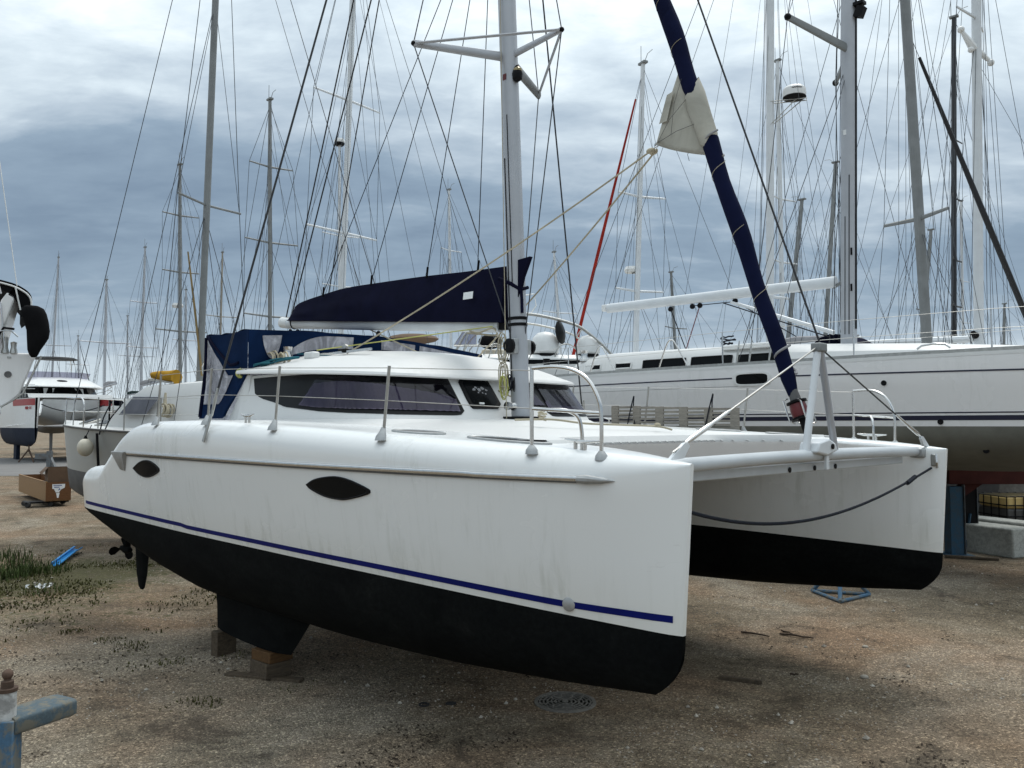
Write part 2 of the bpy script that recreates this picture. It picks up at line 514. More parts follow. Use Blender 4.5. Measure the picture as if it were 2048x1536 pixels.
class MB:
    def __init__(s):
        s.v, s.f, s.mi = [], [], []

    def add(s, vs, fs, mi=0):
        k = len(s.v)
        s.v += [tuple(map(float, p)) for p in vs]
        s.f += [tuple(i + k for i in f) for f in fs]
        s.mi += [mi] * len(fs)
        return s

    def box(s, c, size, rot=None, mi=0, taper=None):
        a, b, d = size[0] / 2, size[1] / 2, size[2] / 2
        tx, ty = taper or (1, 1)
        P = [(-a, -b, -d), (a, -b, -d), (a, b, -d), (-a, b, -d), (-a * tx, -b * ty, d), (a * tx, -b * ty, d), (a * tx, b * ty, d), (-a * tx, b * ty, d)]
        M = rot if isinstance(rot, Matrix) else (Matrix.Rotation(rot, 3, 'Z') if rot else Matrix.Identity(3))
        P = [Vector(c) + M @ Vector(p) for p in P]
        return s.add(P, [(0, 3, 2, 1), (4, 5, 6, 7), (0, 1, 5, 4), (1, 2, 6, 5), (2, 3, 7, 6), (3, 0, 4, 7)], mi)

    def bar(s, p, q, w, h, mi=0, up=(0, 0, 1)):
        """rectangular bar from p to q, w across, h along up"""
        p, q = Vector(p), Vector(q)
        d = (q - p)
        L = d.length
        d.normalize()
        u = Vector(up)
        sd = d.cross(u)
        if sd.length < 1e-4:
            sd = d.cross(Vector((1, 0, 0)))
        sd.normalize()
        u = sd.cross(d)
        M = Matrix((d, sd, u)).transposed()
        return s.box((p + q) / 2, (L, w, h), M, mi)

    def tube(s, pts, r, n=8, mi=0, cap=True, closed=False, flat=None):
        pts = [Vector(p) for p in pts]
        m = len(pts)
        rr = r if isinstance(r, (list, tuple)) else [r] * m
        T = []
        for i in range(m):
            a = pts[(i - 1) % m] if (closed or i > 0) else pts[i]
            b = pts[(i + 1) % m] if (closed or i < m - 1) else pts[i]
            t = (b - a)
            T.append(t.normalized() if t.length > 1e-9 else Vector((0, 0, 1)))
        u = Vector((0, 0, 1)) if abs(T[0].z) < 0.9 else Vector((1, 0, 0))
        u = (u - T[0] * u.dot(T[0])).normalized()
        vs, fs = [], []
        for i in range(m):
            u = (u - T[i] * u.dot(T[i]))
            u = u.normalized() if u.length > 1e-6 else T[i].orthogonal().normalized()
            w = T[i].cross(u)
            for k in range(n):
                a = 2 * PI * k / n
                fx = flat if flat else 1.0
                vs.append(pts[i] + u * (math.cos(a) * rr[i]) + w * (math.sin(a) * rr[i] * fx))
        for i in range(m if closed else m - 1):
            j = (i + 1) % m
            for k in range(n):
                l = (k + 1) % n
                fs.append((i * n + k, i * n + l, j * n + l, j * n + k))
        if cap and not closed:
            fs.append(tuple(range(n))[::-1])
            fs.append(tuple((m - 1) * n + k for k in range(n)))
        return s.add(vs, fs, mi)

    def loft(s, rings, closed=True, cap0=False, cap1=False, mi=0):
        n = len(rings[0])
        vs = [p for r in rings for p in r]
        fs = []
        for i in range(len(rings) - 1):
            for k in range(n if closed else n - 1):
                l = (k + 1) % n
                fs.append((i * n + k, i * n + l, (i + 1) * n + l, (i + 1) * n + k))
        if cap0:
            fs.append(tuple(range(n))[::-1])
        if cap1:
            fs.append(tuple((len(rings) - 1) * n + k for k in range(n)))
        return s.add(vs, fs, mi)

    def lathe(s, prof, c=(0, 0, 0), n=20, mi=0, axis=None):
        """prof: list of (r, h); axis: rotation matrix for the z axis"""
        M = axis or Matrix.Identity(3)
        rings = [[Vector(c) + M @ Vector((r * math.cos(2 * PI * k / n), r * math.sin(2 * PI * k / n), h)) for k in range(n)] for r, h in prof]
        return s.loft(rings, True, prof[0][0] > 1e-5, prof[-1][0] > 1e-5, mi)

    def prism(s, poly, ext, mi=0):
        """poly: 3-D polygon; ext: extrusion vector"""
        n = len(poly)
        e = Vector(ext)
        a = [Vector(p) for p in poly]
        b = [p + e for p in a]
        fs = [tuple(range(n))[::-1], tuple(range(n, 2 * n))]
        for k in range(n):
            l = (k + 1) % n
            fs.append((k, l, n + l, n + k))
        return s.add(a + b, fs, mi)

    def sphere(s, c, r, n=12, m=8, sc=(1, 1, 1), mi=0):
        prof = [(r * math.sin(PI * i / m) + 1e-6, -r * math.cos(PI * i / m)) for i in range(m + 1)]
        rings = [[Vector(c) + Vector((q * math.cos(2 * PI * k / n) * sc[0], q * math.sin(2 * PI * k / n) * sc[1], h * sc[2])) for k in range(n)] for q, h in prof]
        return s.loft(rings, True, False, False, mi)


def obj(name, mb, mats, parent=None, smooth=35, label=None, kind=None, bevel=0.0):
    me = bpy.data.meshes.new(name)
    me.from_pydata(mb.v, [], mb.f)
    for m in (mats if isinstance(mats, (list, tuple)) else [mats]):
        me.materials.append(m)
    if any(mb.mi):
        me.polygons.foreach_set('material_index', mb.mi)
    me.update()
    if smooth:
        me.polygons.foreach_set('use_smooth', [True] * len(me.polygons))
        me.set_sharp_from_angle(angle=R(smooth))
    o = bpy.data.objects.new(name, me)
    COL.objects.link(o)
    if parent is not None:
        o.parent = parent
    if label:
        o['label'] = label
    if kind:
        o['kind'] = kind
    if bevel:
        b = o.modifiers.new('bevel', 'BEVEL')
        b.width = bevel
        b.segments = 2
        b.limit_method = 'ANGLE'
    return o


def tag(o, label, cat, group=None):
    o['label'] = label
    o['category'] = cat
    if group:
        o['group'] = group
    return o


def thing(name, label, cat, loc=(0, 0, 0), rz=0.0, group=None):
    o = bpy.data.objects.new(name, None)
    o.empty_display_size = 0.2
    COL.objects.link(o)
    o.location = loc
    o.rotation_euler = (0, 0, rz)
    return tag(o, label, cat, group)


def wire(name, p, q, r, mat, parent, n=5, sag=0.0, label=None):
    p, q = Vector(p), Vector(q)
    if sag:
        pts = [p.lerp(q, t / 10) - Vector((0, 0, sag * 4 * (t / 10) * (1 - t / 10))) for t in range(11)]
    else:
        pts = [p, q]
    return obj(name, MB().tube(pts, r, n), mat, parent, label=label)


def curve_pts(ctrl, n=8):
    """Catmull-Rom through 3-D control points"""
    P = [Vector(p) for p in ctrl]
    out = []
    for i in range(len(P) - 1):
        p0, p1, p2, p3 = P[max(i - 1, 0)], P[i], P[i + 1], P[min(i + 2, len(P) - 1)]
        for k in range(n):
            t = k / n
            out.append(0.5 * ((2 * p1) + (-p0 + p2) * t + (2 * p0 - 5 * p1 + 4 * p2 - p3) * t * t + (-p0 + 3 * p1 - 3 * p2 + p3) * t ** 3))
    out.append(P[-1])
    return out


def crv(tab):
    """smooth monotone curve through (x, y) pairs"""
    tab = sorted(tab)
    X = [t[0] for t in tab]
    Y = [t[1] for t in tab]
    n = len(X)
    h = [X[i + 1] - X[i] for i in range(n - 1)]
    d = [(Y[i + 1] - Y[i]) / h[i] for i in range(n - 1)]
    m = [d[0]] + [0 if d[i - 1] * d[i] <= 0 else 2 * d[i - 1] * d[i] / (d[i - 1] + d[i]) for i in range(1, n - 1)] + [d[-1]]

    def f(x):
        x = min(max(x, X[0]), X[-1])
        i = 0
        while i < n - 2 and x > X[i + 1]:
            i += 1
        t = (x - X[i]) / h[i]
        return (1 + 2 * t) * (1 - t) ** 2 * Y[i] + t * (1 - t) ** 2 * h[i] * m[i] + t * t * (3 - 2 * t) * Y[i + 1] + t * t * (t - 1) * h[i] * m[i + 1]
    return f


def coil(c, r, turns, rope, axis='y', wob=0.25, seed=1, squash=1.3):
    rnd = random.Random(seed)
    pts = []
    n = turns * 14
    for i in range(n + 1):
        a = 2 * PI * i / 14
        k = 1 + wob * math.sin(a * 0.37 + seed) * 0.6 + rnd.uniform(-.03, .03)
        d = (i / n - 0.5) * rope * turns * 1.5 + rnd.uniform(-.3, .3) * rope
        u, w = r * k * math.cos(a), r * k * squash * math.sin(a)
        pts.append((c[0] + u, c[1] + d, c[2] + w) if axis == 'y' else ((c[0] + d, c[1] + u, c[2] + w) if axis == 'x' else (c[0] + u, c[1] + w * 0.8, c[2] + d)))
    return pts

# ------------------------------------------------------------------ ground


def ground_z(x, y):
    if abs(x) > 30 or y > 45 or y < -8:
        return 0.0
    k = min(1.0, max(0.0, (math.hypot(x - .49, y - 7.73) - .38) / .4))
    return k * (0.022 * noise.noise((x * 0.55, y * 0.55, 3.1)) + 0.008 * noise.noise((x * 2.3, y * 2.3, 7.7)))


gx = sorted(set([round(-16 + 0.16 * i, 3) for i in range(188)] + [-900, -500, -250, -140, -90, -60, -44, -34, -27, -22, -19] + [16, 19, 23, 28, 36, 50, 80, 140, 250, 500, 900]))
gy = sorted(set([round(-4 + 0.16 * i, 3) for i in range(150)] + [-300, -80, -25, -10, -6] + [22, 24.5, 28, 33, 38, 45, 60, 85, 130, 220, 400, 700, 1200]))
g = MB()
g.v = [(x, y, ground_z(x, y)) for y in gy for x in gx]
nx = len(gx)
g.f = [(j * nx + i, j * nx + i + 1, (j + 1) * nx + i + 1, (j + 1) * nx + i) for j in range(len(gy) - 1) for i in range(nx - 1)]
g.mi = [0] * len(g.f)
obj('ground', g, m_ground, smooth=60, kind='structure')
rd = MB()
for i in range(30):
    x0, x1 = -120 + i * 4, -116 + i * 4
    rd.add([(x0, 41.0 - x0 * .02, .006), (x1, 41.0 - x1 * .02, .006), (x1, 63 - x1 * .02, .006), (x0, 63 - x0 * .02, .006)], [(0, 1, 2, 3)])
obj('road', rd, m_asph, smooth=0, kind='structure')

# loose pebbles, thickest near the viewer
rnd = random.Random(11)
pb = MB()
for i in range(15000):
    y = 2.6 + 15 * rnd.random() ** 1.7
    x = rnd.uniform(-0.68, 0.68) * y
    if noise.noise((x * .8, y * .8, 1.3)) < -0.12:
        continue
    s_ = rnd.uniform(.004, .011) * (1 + (rnd.random() < .05) * 1.6)
    z = ground_z(x, y) + s_ * .3
    a = rnd.uniform(0, PI)
    e = [rnd.uniform(.7, 1.3) * s_ for _ in range(3)]
    ca, sa = math.cos(a), math.sin(a)
    P = [(e[0], 0, 0), (0, e[1], 0), (-e[0], 0, 0), (0, -e[1], 0), (0, 0, e[2] * .75), (e[0] * .3, e[1] * .2, -e[2] * .6)]
    pb.add([(x + p[0] * ca - p[1] * sa, y + p[0] * sa + p[1] * ca, z + p[2]) for p in P],
           [(0, 1, 4), (1, 2, 4), (2, 3, 4), (3, 0, 4), (1, 0, 5), (2, 1, 5), (3, 2, 5), (0, 3, 5)])
obj('gravel', pb, m_stone, smooth=0, kind='stuff')

# dark leaf litter and bark crumbs lying in ragged drifts
lt = MB()
for i in range(26000):
    y = 4.5 + 13 * rnd.random() ** 1.3
    x = rnd.uniform(-.62, .62) * y
    d = noise.noise((x * .55 + 3, y * .9, 9.3)) + .6 * noise.noise((x * 2.1, y * 3.0, 2.7)) + .4 * noise.noise((x * 6, y * 8, 5.7))
    if x < -.5 and 7 < y < 15:
        d += .26
    if d < .47:
        continue
    s_ = rnd.uniform(.008, .024)
    a, z = rnd.uniform(0, PI), ground_z(x, y) + .004
    ca, sa = math.cos(a) * s_, math.sin(a) * s_
    k = rnd.uniform(.3, .6)
    lt.add([(x - ca, y - sa, z), (x + sa * k, y - ca * k, z + rnd.uniform(0, .010)), (x + ca, y + sa, z + rnd.uniform(0, .012)), (x - sa * k, y + ca * k, z + .002)], [(0, 1, 2, 3)])
obj('leaf_litter', lt, m_litter, smooth=0, kind='stuff')

# ------------------------------------------------------------------ the catamaran
CX, CY = 2.713, 6.626
cat = thing('catamaran', 'big white sailing catamaran with navy furled sails and blue boot stripe in the foreground yard', 'catamaran', (CX, CY, 0), R(-45))

zk = crv([(0, .88), (-.3, .86), (-1.4, .775), (-2.2, .716), (-4, .66), (-6, .67), (-7, .76), (-8, .93), (-8.6, 1.07), (-9.3, 1.27), (-9.67, 1.40)])
zw = crv([(0, 1.278), (-.7, 1.31), (-1.5, 1.34), (-2.5, 1.365), (-4, 1.381), (-6, 1.39), (-8, 1.41), (-9.67, 1.425)])
zs = crv([(0, 2.315), (-.3, 2.35), (-.7, 2.385), (-1.5, 2.43), (-2.5, 2.48), (-4, 2.55), (-5.4, 2.60), (-6.8, 2.595), (-7.45, 2.56), (-7.75, 2.48), (-8.1, 2.33), (-8.5, 2.13), (-8.72, 2.035), (-9.0, 2.01), (-9.45, 1.98), (-9.67, 1.90)])
bs = crv([(0, .02), (-.08, .075), (-.3, .17), (-.7, .29), (-1.5, .43), (-2.5, .53), (-4, .60), (-6, .60), (-8, .54), (-9.2, .48), (-9.55, .43), (-9.67, .33)])
bw = crv([(0, .015), (-.08, .05), (-.3, .10), (-.7, .18), (-1.5, .30), (-2.5, .39), (-4, .45), (-6, .46), (-8, .44), (-9.2, .41), (-9.55, .36), (-9.67, .26)])


def half(x, z):
    a, b = zk(x), zw(x)
    if z < b:
        t = (b - z) / max(b - a, 1e-3)
        return bw(x) * max(0, 1 - min(t, 1) ** 2.4) ** .55
    t = min((z - b) / max(2.25 - b, .2), 1)
    return bw(x) + (bs(x) - bw(x)) * (1.3 * t - .3 * t * t)


def warp(x, z):
    s = -.07 * (2.3 - z) / 1.1 if z > 1.2 else -.07 - .24 * (max(0, 1.2 - z) / .34) ** 2.2
    return x + s * max(0, 1 + x / 1.0) ** 1.5


def outer(x, z, sgn=-1, off=0.0):
    """a point on the outboard side of a hull"""
    return (warp(x, z), sgn * (2.3 + half(x, z) + off), z)


HX = [0, -.03, -.08, -.15, -.3, -.5, -.75, -1.05] + [-1.4 - .35 * i for i in range(17)] + [-7.2, -7.4, -7.55, -7.7, -7.85, -8.0, -8.15, -8.3, -8.45, -8.58, -8.7, -8.85, -9.05, -9.25, -9.45, -9.55, -9.63, -9.67]


def hull(sgn, label):
    top_r, bot_r = [], []
    for x in HX:
        a, b, c_ = zk(x), zw(x), zs(x)
        hs = half(x, c_)
        r = min(.20, .65 * hs, .5 * (c_ - b))
        ri = min(.07, .5 * hs)
        o = []
        for i in range(9):
            z = b + (c_ - r - b) * i / 8
            o.append((half(x, z), z))
        for i in range(1, 7):
            t = PI / 2 * i / 6
            o.append((half(x, c_ - r) - r + r * math.cos(t), c_ - r + r * math.sin(t)))
        for i in range(5):
            t = PI / 2 * i / 4
            o.append((-(hs - ri) - ri * math.sin(t), c_ - ri + ri * math.cos(t)))
        for i in range(8, -1, -1):
            z = b + (c_ - ri - .02 - b) * i / 8
            o.append((-half(x, z), z))
        top_r.append([(warp(x, z), sgn * (2.3 + h), z) for h, z in o])
        u = []
        for i in range(9):
            z = b + (a - b) * math.sin(PI / 2 * i / 8)
            u.append((half(x, z), z))
        u += [(-h, z) for h, z in u[-2::-1]]
        bot_r.append([(warp(x, z), sgn * (2.3 + h), z) for h, z in u])
    t = MB().loft(top_r, False)
    n = len(top_r[0])
    k = (len(HX) - 1) * n
    t.f.append(tuple(k + i for i in range(n)))
    t.f.append(tuple(range(n))[::-1])
    t.mi += [0, 0]
    if sgn > 0:
        t.f = [f[::-1] for f in t.f]
    h = obj('hull', t, m_gel, cat, 50, label=label)
    u = MB().loft(bot_r, False)
    n = len(bot_r[0])
    u.f.append(tuple((len(HX) - 1) * n + i for i in range(n)))
    u.f.append(tuple(range(n))[::-1])
    u.mi += [0, 0]
    obj('underbody', u, m_anti, h, 60)
    # boot stripe: a thin film following the side
    st = MB()
    rows = []
    for i in range(70):
        x = -.06 - i * (9.3 / 69)
        g0 = max(.048, .075 + .03 * x) + (.012 if x < -6 else 0)
        for q in (g0, g0 + .043):
            rows.append(outer(x, zw(x) + q, sgn, .003))
    for i in range(69):
        st.f.append((2 * i, 2 * i + 2, 2 * i + 3, 2 * i + 1))
    st.v, st.mi = rows, [0] * len(st.f)
    obj('boot_stripe', st, m_stripe, h, 60)
    # rubbing strake: alloy backing, polished half-round, cast ends
    xs = [-.66 - i * (7.5 - .66) / 60 for i in range(61)]
    sr = obj('rubbing_strake', MB().tube([outer(x, 2.213 - .004 * (x > -1.5), sgn, .012) for x in xs], .021, 10, flat=.8), m_steel, h)
    obj('backing_strip', MB().loft([[outer(x, 2.180, sgn, .002), outer(x, 2.180, sgn, .013), outer(x, 2.196, sgn, .013), outer(x, 2.196, sgn, .002)] for x in xs]), m_greyanti, sr)
    obj('spear_end', MB().tube([outer(-.66, 2.206, sgn, .012), outer(-.60, 2.206, sgn, .014), outer(-.50, 2.203, sgn, .012), outer(-.42, 2.20, sgn, .003)], [.026, .031, .022, .002], 10), m_cast, sr)
    obj('tail_end', MB().loft([[outer(-7.5, 2.235, sgn, .002), outer(-7.5, 2.225, sgn, .045), outer(-7.55, 2.19, sgn, .045), outer(-7.62, 2.0, sgn, .012), outer(-7.62, 1.995, sgn, 0)],
                               [outer(-7.85, 2.235, sgn, .001), outer(-7.85, 2.222, sgn, .030), outer(-7.85, 2.195, sgn, .034), outer(-7.74, 2.01, sgn, .010), outer(-7.74, 2.0, sgn, 0)],
                               [outer(-8.08, 2.222, sgn, 0), outer(-8.08, 2.215, sgn, .006), outer(-8.08, 2.205, sgn, .008), outer(-7.82, 2.02, sgn, .004), outer(-7.82, 2.01, sgn, 0)]], True, True, True), m_cast, sr)
    return h


h_st = hull(-1, 'near hull with a long polished rubbing strake')
h_pt = hull(1, 'far hull whose inner side faces the viewer')


def hull_window(parent, poly, sgn=-1):
    """lens-shaped black portlight lying on the hull side"""
    n = len(poly)
    cx = sum(p[0] for p in poly) / n
    czz = sum(p[1] for p in poly) / n
    pts = curve_pts([(p[0], p[1], 0) for p in poly + poly[:1]], 4)[:-1]
    m = len(pts)
    mb = MB()
    for k, (sc, off) in enumerate(((1.0, -.004), (1.0, .010), (.93, .014), (.88, .010))):
        mb.v += [outer(cx + (p.x - cx) * sc, czz + (p.y - czz) * sc, sgn, off) for p in pts]
    for k in range(3):
        mb.f += [(k * m + i, k * m + (i + 1) % m, (k + 1) * m + (i + 1) % m, (k + 1) * m + i) for i in range(m)]
    mb.mi = [0] * len(mb.f)
    o = obj('portlight', mb, m_black, parent, 40)
    gl = MB()
    gl.v = [outer(cx + (p.x - cx) * .89, czz + (p.y - czz) * .89, sgn, .0095) for p in pts] + [outer(cx, czz, sgn, .0095)]
    gl.f = [(i, (i + 1) % m, m) for i in range(m)]
    gl.mi = [0] * m
    obj('pane', gl, m_dark, o, 60)


P2 = [(-3.445, 2.045), (-3.31, 2.098), (-3.096, 2.13), (-2.95, 2.130), (-2.80, 2.106), (-2.62, 2.056), (-2.588, 2.032), (-2.63, 2.004), (-2.862, 1.953), (-3.0, 1.941), (-3.197, 1.957), (-3.38, 2.005)]
P1 = [(-7.33, 2.04), (-7.10, 2.118), (-6.863, 2.151), (-6.65, 2.126), (-6.49, 2.051), (-6.68, 1.982), (-6.924, 1.948), (-7.16, 1.976)]
hull_window(h_st, P2)
hull_window(h_st, P1)
# round through-hull plate on the stripe
obj('skin_fitting', MB().lathe([(.046, -.01), (.046, .006), (.04, .010), (.0, .011)], outer(-.80, 1.388, -1, 0), 20, axis=Matrix.Rotation(R(13), 3, 'Z') @ Matrix.Rotation(R(90), 3, 'X')), m_cast, h_st)

# keels, rudders, saildrive propellers
for sgn, hp in ((-1, h_st), (1, h_pt)):
    rings = []
    for z, x0, x1, w in ((.78, -4.15, -6.3, .15), (.55, -4.36, -6.24, .12), (.28, -4.62, -6.22, .11)):
        rings.append([(x0 + (x1 - x0) * t, sgn * 2.3 + s_ * w * 1.9 * math.sqrt(max(t, 0)) * (1 - t) ** .8, z) for t, s_ in
                      [(i / 10, 1) for i in range(11)] + [(i / 10, -1) for i in range(9, 0, -1)]])
    obj('keel', MB().loft(rings, True, True, True), m_anti, hp)
    rings = []
    for z, x0, x1, w in ((1.0, -8.22, -8.66, .045), (.85, -8.22, -8.64, .045), (.6, -8.25, -8.6, .035), (.43, -8.31, -8.52, .02), (.40, -8.36, -8.47, .01)):
        rings.append([(x0 + (x1 - x0) * t, sgn * 2.3 + s_ * w * 2.2 * math.sqrt(max(t, 0)) * (1 - t) ** .8, z) for t, s_ in
                      [(i / 8, 1) for i in range(9)] + [(i / 8, -1) for i in range(7, 0, -1)]])
    obj('rudder', MB().loft(rings, True, True, True), m_anti, hp)
    pr = MB().tube([(-8.95, sgn * 2.3, 1.12), (-8.95, sgn * 2.3, .88)], .05, 8)
    pr.tube([(-8.83, sgn * 2.3, .86), (-8.95, sgn * 2.3, .86), (-9.14, sgn * 2.3, .86)], [.03, .06, .035], 10)
    sd = obj('saildrive', pr, m_anti, hp)
    for k in range(3):
        a = R(100 + 120 * k)
        ca, sa = math.cos(a), math.sin(a)
        bl = MB()
        R3 = Matrix.Rotation(a, 3, 'X')
        pts = [(0, .03), (.025, .06), (.06, .11), (.055, .16), (.02, .185), (-.02, .185), (-.055, .16), (-.06, .11), (-.025, .06)]
        for dx in (0, .012):
            bl.v += [tuple(Vector((-9.1 + dx + p[0] * .5, sgn * 2.3, .86)) + R3 @ Vector((0, p[0], p[1]))) for p in pts]
        m = len(pts)
        bl.f = [tuple(range(m))[::-1], tuple(range(m, 2 * m))] + [(i, (i + 1) % m, m + (i + 1) % m, m + i) for i in range(m)]
        bl.mi = [0] * len(bl.f)
        obj('propeller_blade', bl, m_anti, sd)

# bridge deck between the hulls
crown = crv([(-1.95, 0.0), (-2.6, .05), (-3.5, .09), (-4.5, .08), (-8.0, .04)])
bd = []
for x in [-1.95, -1.99, -2.1, -2.4, -2.8, -3.2, -3.6, -4.2, -5, -6, -7, -7.6]:
    row = []
    for i in range(25):
        y = -2.25 + 4.5 * i / 24
        fx = x
        if x > -2.05:
            fx = x + .75 * max(0, (abs(y) - 1.15) / .8) ** 1.6 * (abs(y) < 2.0) + (.75 if abs(y) >= 2.0 else 0)
        z = zs(min(x, -1.2)) + crown(x) * max(0, 1 - (y / 2.0) ** 2) - .012
        if x == -1.95:
            z -= .05
        row.append((fx, y, z))
    bd.append(row)
fl = [[(-7.6, p[1], 1.78) for p in bd[0]], [(p[0] - 1.6, p[1], 1.80) for p in bd[0]], [(p[0] - .25, p[1], 2.06) for p in bd[0]], [(p[0] - .02, p[1], p[2] - .22) for p in bd[0]]] + bd + [[(-7.6, p[1], 1.78) for p in bd[-1]]]
bdk = MB().loft(fl, False)
bdk.f = [f[::-1] for f in bdk.f]
deck = obj('bridge_deck', bdk, m_deck, cat, 40)

# ---- cabin: wall lofted between a base and a top outline, dark wrap-round windows, overhanging roof
_b = [(-6.5, 1.97), (-5.6, 1.97), (-5.0, 1.94), (-4.5, 1.87), (-4.15, 1.72), (-3.97, 1.5), (-3.88, 1.1), (-3.83, .6), (-3.82, 0)]
_t = [(-6.5, 1.86), (-5.6, 1.86), (-5.1, 1.82), (-4.72, 1.74), (-4.46, 1.59), (-4.33, 1.4), (-4.24, 1.05), (-4.18, .55), (-4.16, 0)]


def both(h):
    return [Vector((x, -y, 0)) for x, y in h] + [Vector((x, y, 0)) for x, y in h[-2::-1]]


FB, FT = both(_b), both(_t)


def along(L, s):
    n = len(L)
    t = min(max(s, 0), .99999) * (n - 1)
    i = int(t)
    f = t - i
    p0, p1, p2, p3 = L[max(i - 1, 0)], L[i], L[i + 1], L[min(i + 2, n - 1)]
    return .5 * ((2 * p1) + (-p0 + p2) * f + (2 * p0 - 5 * p1 + 4 * p2 - p3) * f * f + (-p0 + 3 * p1 - 3 * p2 + p3) * f ** 3)


def wall_pt(s, v, off=0.0):
    def W(s, v):
        q = along(FB, s).lerp(along(FT, s), v)
        q.z = 2.60 + .50 * v
        return q
    p = W(s, v)
    if off:
        a = W(min(s + .004, 1), v) - W(max(s - .004, 0), v)
        b = W(s, v + .01) - W(s, v - .01)
        n = a.cross(b).normalized()
        p = p + n * off
    return p


S = [i / 72 for i in range(73)]
cb = MB().loft([[wall_pt(s, v) for s in S] for v in (0, .2, .4, .6, .8, 1.0, 1.06)], False)
for _s in (-1, 1):
    cb.prism([(-6.95, _s * 1.93, 2.45), (-6.78, _s * 1.93, 2.62), (-6.40, _s * 1.90, 3.14), (-6.35, _s * 1.88, 3.14), (-6.35, _s * 1.95, 2.45)], (0, -_s * .06, 0))
# aft bulkhead
cb.add([wall_pt(0, 0), wall_pt(0, 1.06), wall_pt(1, 1.06), wall_pt(1, 0)], [(0, 1, 2, 3)])
cabin = obj('cabin', cb, m_deck, cat, 40)
# coaming flaring from the side decks up to the cabin wall
co = []
for k in (0, .35, .7, 1.0):
    row = []
    for s in S:
        p = along(FB, s)
        o = along(FB, s) + (along(FB, s) - along(FT, s)).normalized() * .05
        n = wall_pt(s, 0, 1.0) - wall_pt(s, 0)
        n.z = 0
        n.normalize()
        q = p + n * (.30 * (1 - k) ** 1.4)
        q.z = 2.60 - (2.60 - (zs(min(q.x, -2)) - .03)) * (1 - k) + .012 * k
        row.append(q)
    co.append(row)
obj('coaming', MB().loft(co, False), m_deck, cabin, 50)


def piecewise(L, s):
    for (a, va), (b, vb) in zip(L, L[1:]):
        if s <= b:
            return va + (vb - va) * (s - a) / max(b - a, 1e-6)
    return L[-1][1]


def wall_patch(lo, hi, off, cols=44, rows=7, wav=None, skirt=0.0):
    s0, s1 = lo[0][0], lo[-1][0]
    P = []
    for r in range(rows + 1):
        row = []
        for i in range(cols + 1):
            s = s0 + (s1 - s0) * i / cols
            a, b = piecewise(lo, s), piecewise(hi, s)
            row.append(wall_pt(s, a + (b - a) * r / rows, off + (wav(s, r / rows) if wav else 0)))
        P.append(row)
    mb = MB().loft(P, False)
    if skirt:
        nn = cols + 1
        idx = list(range(nn)) + [r * nn + cols for r in range(1, rows + 1)] + [rows * nn + i for i in range(cols - 1, -1, -1)] + [r * nn for r in range(rows - 1, 0, -1)]
        k = len(mb.v)
        cen = []
        for j in idx:
            r, i = divmod(j, nn)
            s = s0 + (s1 - s0) * i / cols
            a, b = piecewise(lo, s), piecewise(hi, s)
            cen.append(tuple(wall_pt(s, a + (b - a) * r / rows, -.002)))
        mb.v += cen
        m = len(idx)
        for i in range(m):
            j = (i + 1) % m
            mb.f.append((idx[j], idx[i], k + i, k + j))
            mb.mi.append(0)
    return mb


def mirror(L):
    return [(1 - s, v) for s, v in L[::-1]]


lo_m = [(.0181, .99), (.0227, .663), (.0349, .512), (.0764, .297), (.1518, .184), (.212, .145), (.3191, .114), (.4133, .102), (.4250, .125), (.4290, .20)]
hi_m = [(.0181, .995), (.05, 1.0), (.41, .995), (.4165, .985), (.422, .955), (.4290, .21)]
lo_c = [(.108, .325), (.142, .27), (.2125, .225), (.4215, .179)]
hi_c = [(.108, .33), (.136, .79), (.20, .82), (.29, .74), (.36, .64), (.41, .52), (.4215, .44)]
for mir in (False, True):
    f = mirror if mir else (lambda L: L)
    w = obj('side_window', wall_patch(f(lo_m), f(hi_m), .006, 60, 6, skirt=.01), m_panel, cabin, 40, label='dark wrap-round cabin window with a lavender curtain behind')
    obj('curtain', wall_patch(f(lo_c), f(hi_c), .015, 150, 4, wav=lambda s, t: .0038 * math.sin(s * 520 + 3 * math.sin(s * 60) + t * .8)), m_curtain, w, 60)
    obj('pane', wall_patch(f(lo_c), f([(.108, .33), (.142, .90), (.2971, .928), (.418, .911), (.4215, .85)]), .024, 40, 4), m_glass, w, 60)
# opening hatch on the starboard front, two raked windscreens on the port front
lo_h = [(.4375, .84), (.4405, .325), (.4445, .249), (.4842, .26), (.4905, .353)]
hi_h = [(.4375, .842), (.4415, .924), (.4819, .953), (.487, .898), (.4905, .36)]
hw = obj('opening_window', wall_patch(lo_h, hi_h, .020, 24, 8, skirt=.02), m_black, cabin, 40)


def shrink(L, k, sc, vc):
    return [(sc + (s - sc) * k, vc + (v - vc) * k) for s, v in L]


obj('pane', wall_patch(shrink(lo_h, .82, .464, .6), shrink(hi_h, .82, .464, .6), .0225, 16, 6), m_dark, hw, 60)
stk = MB()
rr = random.Random(5)
for s_, v_, w_ in ((.456, .66, .0035), (.4605, .71, .003), (.4645, .66, .004), (.4705, .70, .005), (.4755, .66, .003), (.4615, .60, .002), (.468, .59, .0018), (.4725, .575, .002)):
    n = 7
    stk.add([wall_pt(s_ + w_ * rr.uniform(.5, 1) * math.cos(2 * PI * i / n), v_ + w_ * 11 * rr.uniform(.45, 1) * math.sin(2 * PI * i / n), .0235) for i in range(n)], [tuple(range(n))])
obj('sticker', stk, m_greycover, hw, 0, label='pale map-shaped sticker')
obj('window_catch', MB().tube([wall_pt(.4555, .345, .026), wall_pt(.4625, .345, .026)], .012, 8), m_white, hw)
lo_1, hi_1 = [(.535, .30), (.5765, .308)], [(.535, .93), (.5735, .921), (.5765, .70)]
